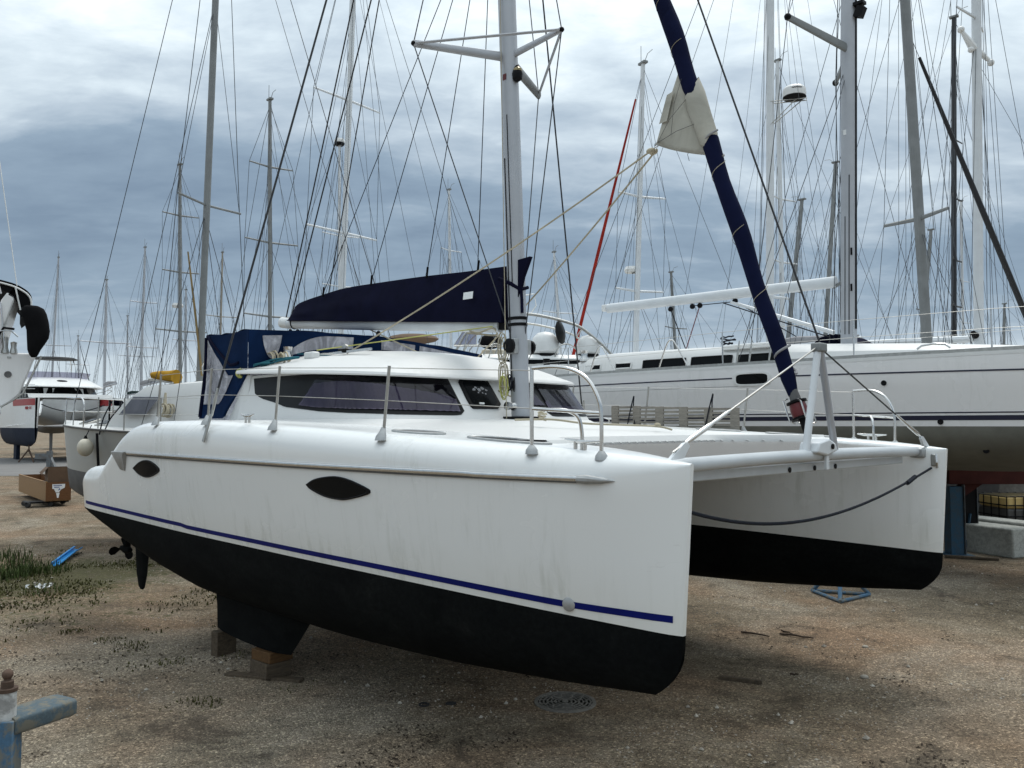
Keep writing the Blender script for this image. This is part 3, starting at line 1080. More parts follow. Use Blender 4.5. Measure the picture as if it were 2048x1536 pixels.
lo_2, hi_2 = [(.5845, .311), (.6843, .321)], [(.5845, .955), (.6634, .90), (.6843, .335)]
for lo, hi in ((lo_1, hi_1), (lo_2, hi_2)):
    w = obj('windscreen', wall_patch(lo, hi, .008, 24, 6, skirt=.01), m_panel, cabin, 40)
    s0, s1 = lo[0][0] + .003, lo[-1][0] - .004
    obj('curtain', wall_patch([(s0, .36), (s1, .36)], [(s0, .88 if lo is lo_1 else .66), (s1 - .012, .62), (s1, .37)], .013, 60, 3, wav=lambda s, t: .003 * math.sin(s * 620)), m_curtain, w, 60)
    obj('pane', wall_patch([(s0, .35), (s1, .35)], [(s0, .90), (s1 - .014, .85), (s1, .36)], .020, 20, 4), m_glass, w, 60)

# roof with a sharp overhanging visor
rz = crv([(-6.6, 3.185), (-5.5, 3.14), (-4.9, 3.115), (-4.0, 3.075)])
sp = crv([(-6.6, 3.53), (-5.6, 3.47), (-5.0, 3.42), (-4.7, 3.36)])
rows = []


def roof_edge(s, off):
    p = along(FT, s)
    n = wall_pt(s, 1, 1.0) - wall_pt(s, 1)
    n.z = 0
    n.normalize()
    q = p + n * off
    q.z = rz(q.x)
    return q


rows.append([roof_edge(s, .0) + Vector((0, 0, -.015)) for s in S])
rows.append([roof_edge(s, .125) + Vector((0, 0, -.025)) for s in S])
rows.append([roof_edge(s, .135) + Vector((0, 0, -.010)) for s in S])
rows.append([roof_edge(s, .120) + Vector((0, 0, .016)) for s in S])
for t in (.04, .1, .14, .2, .3, .42, .56, .72, .88, 1.0):
    row = []
    for s in S:
        e = roof_edge(s, .115)
        xs = min(e.x, -4.75)
        q = e.lerp(Vector((xs, 0, 0)), t)
        k = math.sin(min(t * 1.08, 1) * PI / 2)
        if .10 <= t <= .14:
            k -= .012
        q.z = e.z + .016 + (sp(xs) - e.z) * k
        row.append(q)
    rows.append(row)
roof = obj('roof', MB().loft(rows, False), m_deck, cabin, 32)

# ---- cockpit enclosure: blue canvas bimini with clear windows
XA, XF = -7.50, -6.43


def bim_z(x, y):
    t = (x - XA) / (XF - XA)
    return 3.70 - .01 * t + .055 * (1 - (y / 1.9) ** 2) - .02 * math.sin(t * PI) - .075 * max(0, y) / 1.9


bt = []
for i in range(13):
    x = XA + (XF - XA) * i / 12
    bt.append([(x, -1.9 + 3.8 * j / 24, bim_z(x, -1.9 + 3.8 * j / 24) + .012 * math.sin(i * 1.3 + j * .9)) for j in range(25)])
bt = [[(p[0] - .01, p[1], p[2] - .07) for p in bt[0]]] + bt
encl = obj('cockpit_enclosure', MB().loft(bt, False), m_blue, cat, 60, label='blue canvas cockpit tent with clear windows')
sd = encl.modifiers.new('thick', 'SOLIDIFY')
sd.thickness = .006


def side_pt(x, k, sgn=-1):
    """k 0..1 from the bottom hem to the roof seam"""
    zb = 2.63 if x < -6.80 else 2.63 + (x + 6.80) / (.42) * .56
    zt = bim_z(x, sgn * 1.9)
    q = min(1, max(0, (-6.45 - x) / .3))
    y = 1.903 + (.066 * (1 - k) + .012 * math.sin(x * 9 + k * 5)) * q
    return (x, sgn * y, zb + (zt - zb) * k)


for sgn in (-1, 1):
    rows_ = []
    for i in range(15):
        x = XA + (XF + .05 - XA) * i / 14
        rows_.append([side_pt(x, k / 12, sgn) for k in range(13)])
    m = obj('side_curtain', MB().loft(rows_, False), m_blue, encl, 60)
    # triangular clear window, a crinkled sheet sewn on
    tri = [(-7.40, .20), (-6.93, .20), (-6.70, .40), (-7.0, .66), (-7.36, .90)]
    pl = []
    rw = []
    for i in range(14):
        x = -7.41 + .72 * i / 13
        lo = .17 if x < -6.95 else .17 + (x + 6.95) / .26 * .24
        hi = .95 - (x + 7.41) / .72 * .53
        rw.append([tuple(Vector(side_pt(x, lo + (hi - lo) * j / 12, sgn)) + Vector((0, sgn * (.012 + .010 * noise.noise((x * 7, j * .6, 2.0))), 0))) for j in range(13)])
    obj('clear_window', MB().loft(rw, False), m_vinyl, m, 60)
    obj('zip_seam', MB().tube([Vector(side_pt(-7.42 + .85 * i / 12, .99 - .50 * i / 12, sgn)) + Vector((0, sgn * .01, 0)) for i in range(13)], .018, 6), m_navy, m)
    obj('zip_seam', MB().tube([Vector(side_pt(-7.46, .02 + .95 * i / 10, sgn)) + Vector((0, sgn * .01, 0)) for i in range(11)], .022, 6), m_navy, m)
    obj('zip_seam', MB().tube([Vector(side_pt(-6.80 + .42 * i / 10, .03, sgn)) + Vector((0, sgn * .01, 0)) for i in range(11)], .020, 6), m_blue, m)


def front_pt(y, k, off=0.0):
    zb = 3.16 + (3.54 - 3.16) * math.cos(min(abs(y) / 1.95, 1) * PI / 2) ** .8
    zt = bim_z(XF, y)
    return (XF + .05 + off + (.010 * math.sin(y * 7 + k * 4) if abs(y) < 1.8 else 0), y, zb + (zt - zb) * k)


fr = []
for j in range(41):
    y = -1.9 + 3.8 * j / 40
    fr.append([front_pt(y, k / 8) for k in range(9)])
fp = obj('front_curtain', MB().loft(fr, False), m_blue, encl, 60)
for y0, y1, kk in ((-1.72, -1.46, 'trap'), (-1.40, -.42, 'arch'), (.02, .60, 'flat'), (.68, 1.40, 'flat')):
    rw = []
    for j in range(19):
        t = j / 18
        y = y0 + (y1 - y0) * t
        if kk == 'arch':
            lo, hi = .10 + .10 * math.sin(t * PI), .10 + .72 * min(1, math.sin(min(t, .62) / .62 * PI / 2) ** .7)
        elif kk == 'trap':
            lo, hi = .80 - .66 * math.sin(t * PI) ** .6, .84
        else:
            lo, hi = .15, .78
        rw.append([Vector(front_pt(y, lo + (hi - lo) * q / 6, .012 + .006 * noise.noise((y * 9, q * .7, 5.0)))) for q in range(7)])
    obj('clear_window', MB().loft(rw, False), m_vinyl, fp, 60)
for y in (-1.93, 1.93):
    obj('bimini_bow', MB().tube([(XA + .02, y * .99, 2.62), (XA, y * .985, 3.4), (XA, y * .96, bim_z(XA, y) - .03)], .014, 8), m_steeldull, encl)
# ------------------------------------------------------------------ rig of the catamaran


def mx(z):
    return -3.70 - .046 * (z - 2.67)


# mast: oval extrusion with a track groove
rings = []
for z in (2.62, 4, 6, 8, 10, 12, 14, 15.6):
    k = 1 if z < 11 else 1 - (z - 11) * .07
    r_ = []
    for i in range(20):
        a = 2 * PI * i / 20
        x, y = .120 * k * math.cos(a), .085 * k * math.sin(a)
        if i == 10:
            x += .016
        r_.append((mx(z) + x, y, z))
    rings.append(r_)
mast = obj('mast', MB().loft(rings, True, True, True), m_alu, cat, 50)
obj('mast_step', MB().box((-3.70, 0, 2.62), (.34, .27, .05)), m_black, mast, bevel=.01)
obj('mast_base_pad', MB().lathe([(.19, 2.50), (.17, 2.58), (.15, 2.60), (0, 2.60)], (-3.70, 0, 0), 24), m_deck, deck)
for y in (-.075, -.055, .078):
    wire('halyard', (mx(3.2) + .03, y, 3.2), (mx(12) + .02, y, 12), .006, m_rope if y > 0 else m_ropedk, mast)
for x_, ln in ((-.04, (3.05, 5.6)), (.02, (4.1, 6.1))):
    obj('rope_slot', MB().bar((mx(ln[0]) + x_, -.083, ln[0]), (mx(ln[1]) + x_, -.083, ln[1]), .012, .006, up=(0, 1, 0)), m_black, mast)
for z in (3.66, 3.73):
    k = MB().lathe([(1.0, 0), (1.0, .035)], (0, 0, 0), 20)
    k.v = [(mx(z) + v[0] * .127, v[1] * .092, z + v[2]) for v in k.v]
    obj('tape_band', k, m_black, mast)
for sgn in (-1, 1):
    m = obj('deck_speaker', MB().box((mx(3.43), sgn * .10, 3.43), (.15, .07, .17)), m_cast, mast, bevel=.01)
    obj('speaker_cone', MB().lathe([(.082, 0), (.082, .03), (.06, .04), (.0, .03)], (mx(3.43) + .02, sgn * .15, 3.43), 18, axis=Matrix.Rotation(R(90 if sgn < 0 else -90), 3, 'X')), m_black, m)
wn_ = obj('mast_winch', MB().lathe([(.055, 0), (.05, .03), (.035, .06), (.045, .10), (.048, .12), (.0, .125)], (mx(2.78) - .02, -.075, 2.76), 18, axis=Matrix.Rotation(R(90), 3, 'X')), m_steel, mast)
# horns cleat with a rope tied round it
obj('halyard_cleat', MB().tube([(mx(3.0), -.085, 2.92), (mx(3.0), -.10, 2.97), (mx(3.0), -.085, 3.08)], [.006, .016, .006], 6), m_black, mast)
lp = obj('steaming_light', MB().lathe([(0, -.10), (.055, -.06), (.062, 0), (.055, .03), (.035, .08), (.02, .1), (0, .1)], (mx(6.58) + .15, -.02, 6.56), 14), m_black, mast)
obj('lens', MB().lathe([(.053, .028), (.05, .055), (.03, .075)], (mx(6.58) + .155, -.022, 6.56), 14), m_brass, lp)
stx = MB().box((mx(6.55) + .005, -.0865, 6.55), (.055, .004, .07))
obj('sticker', stx, m_redpl, mast, 0, label='small red sticker')
# three-legged spreaders joined by stub bars
root, A, B_, C_ = (-3.93, 0, 6.82), (-4.37, -1.02, 6.80), (-3.07, 0, 6.86), (-4.37, 1.02, 6.80)
for tip, y in ((A, -.07), (C_, .07), (B_, 0)):
    rx = root[0] + (.10 if tip is B_ else -.02)
    obj('spreader', MB().tube([(rx, y, 6.82), tip], [.075, .062] if tip is C_ else ([.058, .044] if tip is A else [.046, .034]), 10, flat=.55), m_aludark if tip is C_ else m_alu, mast)
    obj('spreader_end', MB().sphere(tip, .030, 8, 6), m_black, mast)
obj('spreader_bar', MB().tube([A, B_], .016, 8), m_alu, mast)
obj('spreader_bar', MB().tube([C_, B_], .016, 8), m_alu, mast)
# standing rigging
for sgn in (-1, 1):
    wire('cap_shroud', (-5.22, sgn * 2.885, 2.66), (mx(15), 0, 15), .012, m_rigblack, cat)
    st = obj('chainplate', MB().bar((-5.30, sgn * 2.925, 2.38), (-5.205, sgn * 2.878, 2.70), .050, .012, up=(0, 1, 0)), m_steeldull, cat, bevel=.004)
    obj('turnbuckle', MB().tube([(-5.215, sgn * 2.88, 2.64), (-5.19, sgn * 2.86, 2.80), (-5.17, sgn * 2.845, 2.92)], [.012, .019, .010], 8), m_steeldull, st)
for tip in (A, C_, B_):
    y0 = .06 if tip is C_ else (-.06 if tip is A else 0)
    wire('diamond_stay', tip, (mx(3.5) + (.1 if tip is B_ else -.03), y0, 3.5), .0068, m_wire, mast)
    wire('diamond_stay', tip, (mx(11.5) + (.08 if tip is B_ else 0), y0 * .5, 11.5), .0068, m_wire, mast)
wire('topping_lift', (-8.85, 0, 4.24), (mx(15.4) - .1, 0, 15.4), .011, m_rigblack, mast)
wire('topping_lift', (-8.75, .03, 4.24), (mx(13.4) - .1, 0, 13.4), .011, m_rigblack, mast)
wire('backstay_line', (-9.3, .6, 2.3), (mx(15.3) - .1, 0, 15.3), .009, m_rigblack, mast)
FS = lambda z: (-.338 - .3303 * (z - 2.405), 0, z)
wire('forestay', FS(2.40), FS(14.2), .009, m_wire, cat)
wire('spare_halyard', (-.25, .05, 3.20), (mx(15.2), 0, 15.2), .009, m_rigblack, mast)
wire('hoist_line', (mx(2.7) - .02, -.20, 2.62), (mx(9.5), -.06, 9.5), .005, m_rope, mast)
for x_, z_ in ((-7.7, 4.47), (-6.5, 4.49), (-5.3, 4.44), (-4.35, 4.39)):
    wire('lazy_jack', (x_, -.06, z_), (mx(9.2 + (x_ + 7.7) * .1) - .1, -.03, 9.2 + (x_ + 7.7) * .1), .0055, m_ropedk, mast)
    obj('loop', MB().tube([(x_, -.06, z_ - .04), (x_ + .02, -.06, z_ + .10)], .014, 6), m_blackcloth, mast)
wire('kicker_line', (-6.6, 0, 3.86), (-3.82, 0, 2.86), .009, m_rope, mast)

# boom and stacked mainsail in its zipped cover
BZ = lambda x: 4.15 + (x + 8.9) * (3.69 - 4.15) / 4.92
boom = obj('boom', MB().tube([(-8.78, 0, BZ(-8.78)), (-6.5, 0, BZ(-6.5)), (-4.02, 0, BZ(-4.02))], .082, 16, flat=.8), m_alulight, cat, 40)
obj('boom_end', MB().tube([(-8.98, 0, BZ(-8.98) + .01), (-8.77, 0, BZ(-8.77))], .086, 16, flat=.8), m_white, boom)
obj('gooseneck', MB().bar((-4.03, 0, BZ(-4.02)), (mx(3.7) - .08, 0, 3.68), .07, .10), m_black, boom)
obj('boom_strap', MB().tube([(-8.60, .0835 * math.cos(a) * .8, BZ(-8.6) + .0865 * math.sin(a)) for a in [2 * PI * i / 16 for i in range(16)]], .012, 6, closed=True), m_black, boom)
for x_ in (-8.72, -8.5, -6.4):
    bk = obj('block', MB().lathe([(.0, -.016), (.034, -.014), (.034, .014), (0, .016)], (x_, 0, BZ(x_) - .125), 12, axis=Matrix.Rotation(R(90), 3, 'X')), m_black, boom)
    obj('shackle', MB().tube([(x_, 0, BZ(x_) - .08), (x_, 0, BZ(x_) - .11)], .008, 6), m_steel, bk)
wire('mainsheet', (-8.72, 0, BZ(-8.72) - .13), (-7.4, .5, 3.72), .007, m_rope, boom)
top = crv([(-8.66, 4.20), (-8.60, 4.36), (-8.50, 4.405), (-8.37, 4.43), (-7.8, 4.475), (-7.2, 4.505), (-6.3, 4.48), (-5.4, 4.445), (-4.6, 4.40), (-3.92, 4.37)])
rings = []
for i in range(48):
    x = -8.66 + (8.66 - 3.92) * i / 47
    b = BZ(x) + .03
    t_ = top(x)
    h = t_ - b
    wd = .085 + .04 * math.sin(min((x + 8.66) / 4.7, 1) * PI)
    r_ = []
    for j in range(13):
        k = j / 12
        f = noise.noise((x * 1.7, k * 3.0, 4.4)) * .020 + noise.noise((x * 5 + k * 3, k * 2.0, 1.4)) * .008
        y = wd * (1 - k) ** .8 * (1 + .30 * math.sin(k * PI)) + .010 + f * 1.5 * (1 - k)
        sag = .10 * math.exp(-((x + 8.0) / .7) ** 2) * (1 - k) * k
        r_.append((x, -y, b + h * k - sag))
    r_ += [(x, -p[1], p[2]) for p in r_[::-1]]
    rings.append(r_)
cov = obj('sail_cover', MB().loft(rings, True, True, True), m_navy, cat, 60, label='navy zipped cover over the lowered mainsail')
obj('mast_flap', MB().prism([(mx(4.3) + .10, -.07, 4.40), (mx(4.3) + .10, -.07, 3.98), (mx(4.3) + .16, -.06, 4.20), (mx(4.4) + .27, -.05, 4.42)], (0, .05, 0)), m_navy, cov)
obj('mast_strap', MB().tube([(-3.95, -.10, 4.22), (mx(4.15), -.090, 4.14), (mx(4.1) + .12, -.05, 4.06), (mx(4.1) + .12, .06, 4.1)], .022, 6), m_navy, cov)
obj('dangling_strap', MB().tube([(mx(4.1) + .12, -.05, 4.10), (mx(4) + .13, -.05, 3.95), (mx(3.9) + .13, -.05, 3.80)], .018, 6), m_navy, cov)
obj('cloth_label', MB().add([(-4.50, -.158, 4.03), (-4.34, -.150, 4.03), (-4.34, -.140, 4.115), (-4.50, -.148, 4.115)], [(0, 1, 2, 3)]), m_paper, cov, 0, label='small white cloth label')
for sgn in (-1,):
    cz = obj('lashing_rope', MB().tube(curve_pts([(-4.45, -.09, 3.66), (-4.25, -.13, 3.62), (-4.05, -.10, 3.66), (-4.15, .05, 3.60), (-4.35, -.10, 3.62), (-4.5, -.08, 3.64)]), .012, 6), m_rope, boom)

# furled genoa on the forestay
pts, rr_ = [], []
for i in range(80):
    z = 2.80 + i * .14
    k = .062 + .018 * min(1, (z - 2.8) / 2.5) + .0045 * math.sin(z * 6.2) + .004 * noise.noise((z * 2, 0, 1))
    if z > 11:
        k *= 1 - (z - 11) / 4.2
    if z < 2.9:
        k = .040
    if 5.2 < z < 5.68:
        k *= .72
    p = Vector(FS(z))
    pts.append((p.x + .008 * math.sin(z * 6.2), .006 * math.cos(z * 6.2), z))
    rr_.append(k)
gen = obj('furled_genoa', MB().tube(pts, rr_, 14), m_navysun, cat, 60, label='navy rolled-up headsail on the forestay')
for z in (2.98, 5.0):
    obj('tie_cord', MB().tube([(FS(z + .10 * a / 6.28)[0] + .079 * math.cos(a), .079 * math.sin(a), z + .26 * a / 6.28) for a in [i * .35 for i in range(18)]], .011, 6), m_greycover, gen)
for z0 in (3.4, 4.0, 4.6, 5.9, 6.4, 7.0):
    obj('spiral_seam', MB().tube([(FS(z0 + .35 * a / 6.28)[0] + .086 * math.cos(a), .086 * math.sin(a), z0 + .35 * a / 6.28) for a in [2.2 + i * .33 for i in range(14)]], .0025, 4), m_rope, gen)
# loose clew pulled out of the roll
cl = []
C0, C1, C2, C3 = Vector((-1.575, 0, 5.93)), Vector((-1.80, 0, 5.255)), Vector((-1.19, 0, 5.02)), Vector((-1.50, 0, 5.90))
for i in range(15):
    u = i / 14
    row = []
    for j in range(15):
        v = j / 14
        p = (C0.lerp(C1, u)).lerp(C3.lerp(C2, u), v)
        bulge = -.05 * math.sin(v * PI) * u - .02 * math.sin(v * 9 + u * 3) * u * (1 - v) - .06 * (1 - v) * u
        row.append((p.x, bulge, p.z - .03 * math.sin(v * PI) * (u > .9)))
    cl.append(row)
clw = obj('sail_clew', MB().loft(cl, False), m_sail, gen, 60, label='grey white corner of the headsail pulled out of its roll')
sd = clw.modifiers.new('thick', 'SOLIDIFY')
sd.thickness = .006
obj('patch', MB().add([(-1.685, -.045, 5.72), (-1.60, -.060, 5.73), (-1.665, -.080, 5.45), (-1.765, -.065, 5.45)], [(0, 1, 2, 3)]), m_sail, clw, 0)
wr_ = MB().loft([[Vector(FS(z)) + Vector((rr0 * math.cos(q), rr0 * math.sin(q), dz_ * math.sin(q + .6))) for q in [2 * PI * i / 16 for i in range(16)]] for z, rr0, dz_ in ((5.14, .066, .03), (5.20, .083, .05), (5.40, .084, .06), (5.60, .086, .09), (5.74, .070, .10))], True)
obj('rolled_turn', wr_, m_sail, clw, 60)
for q0, q1 in (((-1.78, -.07, 5.27), (-1.30, -.05, 5.36)), ((-1.78, -.07, 5.27), (-1.45, -.06, 5.62)), ((-1.42, -.05, 5.12), (-1.44, -.05, 5.02)), ((-1.5, -.06, 5.85), (-1.62, -.08, 5.3))):
    obj('stitch_line', MB().tube([q0, Vector(q0).lerp(Vector(q1), .5) - Vector((0, .045, 0)), q1], .003, 4), m_greyanti, clw)
obj('clew_ring', MB().tube([(-1.80 + .02 * math.cos(a), -.06, 5.255 + .02 * math.sin(a)) for a in [2 * PI * i / 10 for i in range(10)]], .008, 6, closed=True), m_steel, clw)
# furling drum, red with a wire guard
dr = obj('furling_drum', MB().tube([FS(2.60), FS(2.615), FS(2.62), FS(2.73), FS(2.735), FS(2.75)], [.085, .085, .055, .055, .085, .085], 18), m_black, cat)
obj('furling_line_coil', MB().tube([FS(2.622), FS(2.675), FS(2.728)], [.066, .074, .066], 18), m_redpl, dr)
for k in range(4):
    a = R(45 + 90 * k)
    o3 = Vector((.11 * math.cos(a), .11 * math.sin(a), 0))
    obj('drum_guard', MB().tube([Vector(FS(2.56)) + o3 * .6, Vector(FS(2.575)) + o3, Vector(FS(2.75)) + o3, Vector(FS(2.77)) + o3 * .6], .007, 6), m_steel, dr)
obj('drum_collar', MB().tube([FS(2.76), FS(2.86)], [.046, .038], 12), m_greyanti, dr)
obj('stay_link', MB().tube([FS(2.38), FS(2.45), FS(2.60)], [.02, .026, .03], 8), m_black, dr)

# sheets led from the clew back over the cabin roof
blk = [(-5.62, -1.02, 3.41), (-5.62, 1.02, 3.41)]
for k, b in enumerate(blk):
    wire('sheet', (-1.82, -.06 + .04 * k, 5.23), b, .0095, m_rope, cat, 6, .06)
    obj('knot', MB().sphere((-1.87, -.06 + .05 * k, 5.215), .035, 8, 6, (1.5, .8, .8)), m_rope, cat)
tr = obj('sheet_track', MB().bar((-6.25, -1.20, 3.395), (-5.15, -1.00, 3.435), .030, .028), m_steel, roof)
obj('sheet_car', MB().box((-5.62, -1.07, 3.435), (.16, .06, .05)), m_black, tr, bevel=.01)
obj('sheet_block', MB().lathe([(0, -.02), (.045, -.018), (.045, .018), (0, .02)], (-5.62, -1.05, 3.475), 14, axis=Matrix.Rotation(R(80), 3, 'X')), m_steeldull, tr)
wch = obj('roof_winch', MB().lathe([(.075, 0), (.07, .02), (.05, .07), (.055, .12), (.06, .145), (.03, .15), (0, .15)], (-6.30, -1.42, 3.36), 20), m_steel, roof)
clt = obj('rope_clutch', MB().box((-5.95, -1.30, 3.385), (.20, .11, .09)), m_white, roof, bevel=.02)
wire('control_line', (-6.2, -1.35, 3.42), (-4.3, -.35, 3.25), .006, m_ropebl, roof)
wire('control_line', (-6.0, -1.20, 3.46), (-4.05, -.10, 3.68), .007, m_ropeyl, roof)
obj('coiled_line', MB().tube(coil((-6.33, -1.60, 3.34), .10, 4, .02, 'y', .3, 3, .9), .011, 5), m_rope, roof, label='beige line bunched at the roof edge')
obj('coiled_line', MB().tube(coil((-6.18, -1.55, 3.34), .085, 3, .02, 'y', .3, 9, .9), .011, 5), m_rope, roof)
obj('coiled_line', MB().tube(curve_pts([(-6.45, -1.85, 3.22), (-6.38, -1.82, 3.27), (-6.2, -1.72, 3.29), (-6.35, -1.74, 3.26), (-6.1, -1.62, 3.32), (-5.9, -1.5, 3.35), (-6.2, -1.66, 3.33), (-6.42, -1.86, 3.24)]), .013, 5), m_ropebl, roof)
obj('coiled_line', MB().tube(coil((-6.52, -1.90, 3.17), .055, 4, .02, 'x', .3, 5, .9), .011, 5), m_ropeyl, roof, label='yellow green line hanging off the roof corner')
# coils of line hung on the mast
for k, (dx, dy, z, r_, mt) in enumerate(((-.13, -.12, 3.10, .055, m_rope), (-.11, -.14, 2.98, .05, m_ropeyl), (-.15, -.10, 3.42, .06, m_rope), (-.05, -.10, 3.02, .03, m_ropedk))):
    obj('hanging_coil', MB().tube(coil((mx(z) + dx, dy, z), r_, 4, .012, 'y', .35, k + 2, 2.6), .0065, 5), mt, mast)

# ------------------------------------------------------------------ deck gear of the catamaran
tp = []
for i in range(25):
    t = i / 24
    row = []
    for j in range(33):
        y = -1.98 + 3.96 * j / 32
        x0 = -1.93 + .75 * max(0, (abs(y) - 1.15) / .8) ** 1.6
        x = x0 + (-.30 - x0) * t
        row.append((x, y, 2.37 - .05 * t - .045 * math.sin(t * PI) * math.cos(y / 1.98 * PI / 2)))
    tp.append(row)
net = obj('trampoline', MB().loft(tp, False), m_net, cat, 60, label='grey net trampoline between the bows')
for j in range(2, 31):
    y = -1.98 + 3.96 * j / 32
    x0 = -1.93 + .75 * max(0, (abs(y) - 1.15) / .8) ** 1.6
    obj('lacing', MB().tube([(x0 - .01, y, 2.392), (x0 + .02, y + .006, 2.380)], .006, 4), m_cast, net)
bm = obj('crossbeam', MB().tube([(-.25, y, 2.285 + .02 * math.cos(y / 2.2 * PI / 2)) for y in [-2.18 + 4.42 * i / 16 for i in range(17)]], .049, 14), m_beam, cat)
obj('fairing_board', MB().box((-.34, 0, 2.205), (.05, 4.0, .075)), m_beam, bm, bevel=.01)
for y in (-.42, .02, .42):
    obj('rope_hole', MB().lathe([(.022, 0), (.022, .006), (0, .007)], (-.312, y, 2.195), 12, axis=Matrix.Rotation(R(90), 3, 'Y')), m_black, bm)
for sgn in (-1, 1):
    b = obj('beam_end_fitting', MB().box((-.24, sgn * 2.18, 2.27), (.16, .10, .10)), m_cast, bm, bevel=.02)
br = obj('stay_bracket', MB().prism([(-.33, -.24, 2.33), (-.33, -.20, 2.41), (-.33, -.02, 2.44), (-.33, .10, 2.40), (-.33, .14, 2.34), (-.33, -.05, 2.30)], (.17, 0, 0)), m_alulight, bm, bevel=.015)
obj('bracket_pin', MB().lathe([(.022, 0), (.022, .01), (0, .011)], (-.158, .02, 2.375), 12, axis=Matrix.Rotation(R(90), 3, 'Y')), m_black, br)
obj('bracket_tang', MB().box((-.185, -.03, 2.245), (.02, .05, .11)), m_alulight, br)
st = thing  # (kept short below)
AT = (-.25, .0, 3.19)
for y in (-.27, .28):
    obj('striker_leg', MB().tube([(-.25, y, 2.32), (-.25, y * .10 + .01, 3.16)], .030, 12), m_alulight if y < 0 else m_alu, bm, label=None)
obj('striker_head', MB().box((-.25, .01, 3.19), (.09, .13, .075)), m_aludark, bm, bevel=.012)
for sgn in (-1, 1):
    b0, b1 = Vector((-.25, sgn * .06, 3.18)), Vector((-.17, sgn * 2.25, 2.38))
    wire('bridle_wire', b0, b1, .0075, m_steeldull if sgn < 0 else m_wire, bm)
    obj('bridle_turnbuckle', MB().tube([b0.lerp(b1, .66), b0.lerp(b1, .69), b0.lerp(b1, .78), b0.lerp(b1, .80), b0.lerp(b1, .90), b0.lerp(b1, .93)], [.008, .013, .013, .018, .018, .010], 10), m_steel, bm)
    obj('bridle_plate', MB().prism([(-.16, sgn * 2.30, 2.33), (-.16, sgn * 2.14, 2.34), (-.16, sgn * 2.07, 2.415), (-.16, sgn * 2.09, 2.44), (-.16, sgn * 2.13, 2.435)], (-.025, 0, 0)), m_alulight, bm)
# mooring line slung under the beam, anchor line on deck
bx = obj('bow_roller', MB().box((-.10, 2.27, 2.20), (.05, .14, .12)), m_steeldull, h_pt, bevel=.01)
obj('roller_guard', MB().tube([(-.07, 2.20, 2.26), (-.06, 2.18, 2.18), (-.07, 2.22, 2.13), (-.08, 2.30, 2.13)], .010, 6), m_steel, bx)
sl = thing('mooring_line', 'dark rope hanging in a long curve between the two bows of the catamaran', 'rope', (CX, CY, 0), R(-45))
obj('rope', MB().tube([(-.12 + .0 * t, -2.20 + 4.40 * t, 2.12 - .30 * 4 * t * (1 - t) * (.55 + .45 * (1 - t)) - .10 * (1 - t)) for t in [i / 40 for i in range(41)]], .0125, 6), m_ropedk, sl)
obj('whipping', MB().tube([(-.11, 1.52, 2.005), (-.115, 1.74, 2.055)], .022, 6), m_ropedk, sl)


def pulpit(sgn):
    y = lambda v: sgn * v
    top = curve_pts([(-1.05, y(2.60), 2.93), (-.90, y(2.56), 2.935), (-.76, y(2.52), 2.91), (-.65, y(2.49), 2.84), (-.58, y(2.475), 2.72), (-.56, y(2.47), 2.60), (-.56, y(2.47), 2.37)], 6)
    p = obj('bow_rail', MB().tube(top, .0135, 8), m_steel, cat)
    obj('rail_leg', MB().tube([(-1.05, y(2.60), 2.39), (-1.05, y(2.60), 2.94)], .0135, 8), m_steel, p)
    obj('middle_rail', MB().tube([(-1.05, y(2.60), 2.66), (-.565, y(2.47), 2.625)], .0125, 8), m_steel, p)
    obj('inner_brace', MB().tube(curve_pts([(-.93, y(2.565), 2.65), (-.83, y(2.50), 2.645), (-.78, y(2.44), 2.60), (-.765, y(2.42), 2.50), (-.765, y(2.42), 2.38)], 5), .013, 8), m_steel, p)
    for q in ((-1.05, 2.60, 2.385), (-.56, 2.47, 2.355)):
        obj('rail_foot', MB().lathe([(.045, -.03), (.040, .0), (.027, .018), (.018, .030), (0, .031)], (q[0], y(q[1]), q[2]), 14), m_cast, p)
    c = obj('mooring_cleat', MB().tube([(-.93, y(2.40), 2.455), (-.86, y(2.41), 2.445), (-.74, y(2.43), 2.44), (-.62, y(2.40), 2.445)], [.006, .014, .014, .006], 8), m_steel, cat)
    for dx in (-.04, .04):
        obj('cleat_foot', MB().tube([(-.78 + dx, y(2.42), 2.37), (-.78 + dx, y(2.42), 2.44)], .014, 8), m_steel, c)


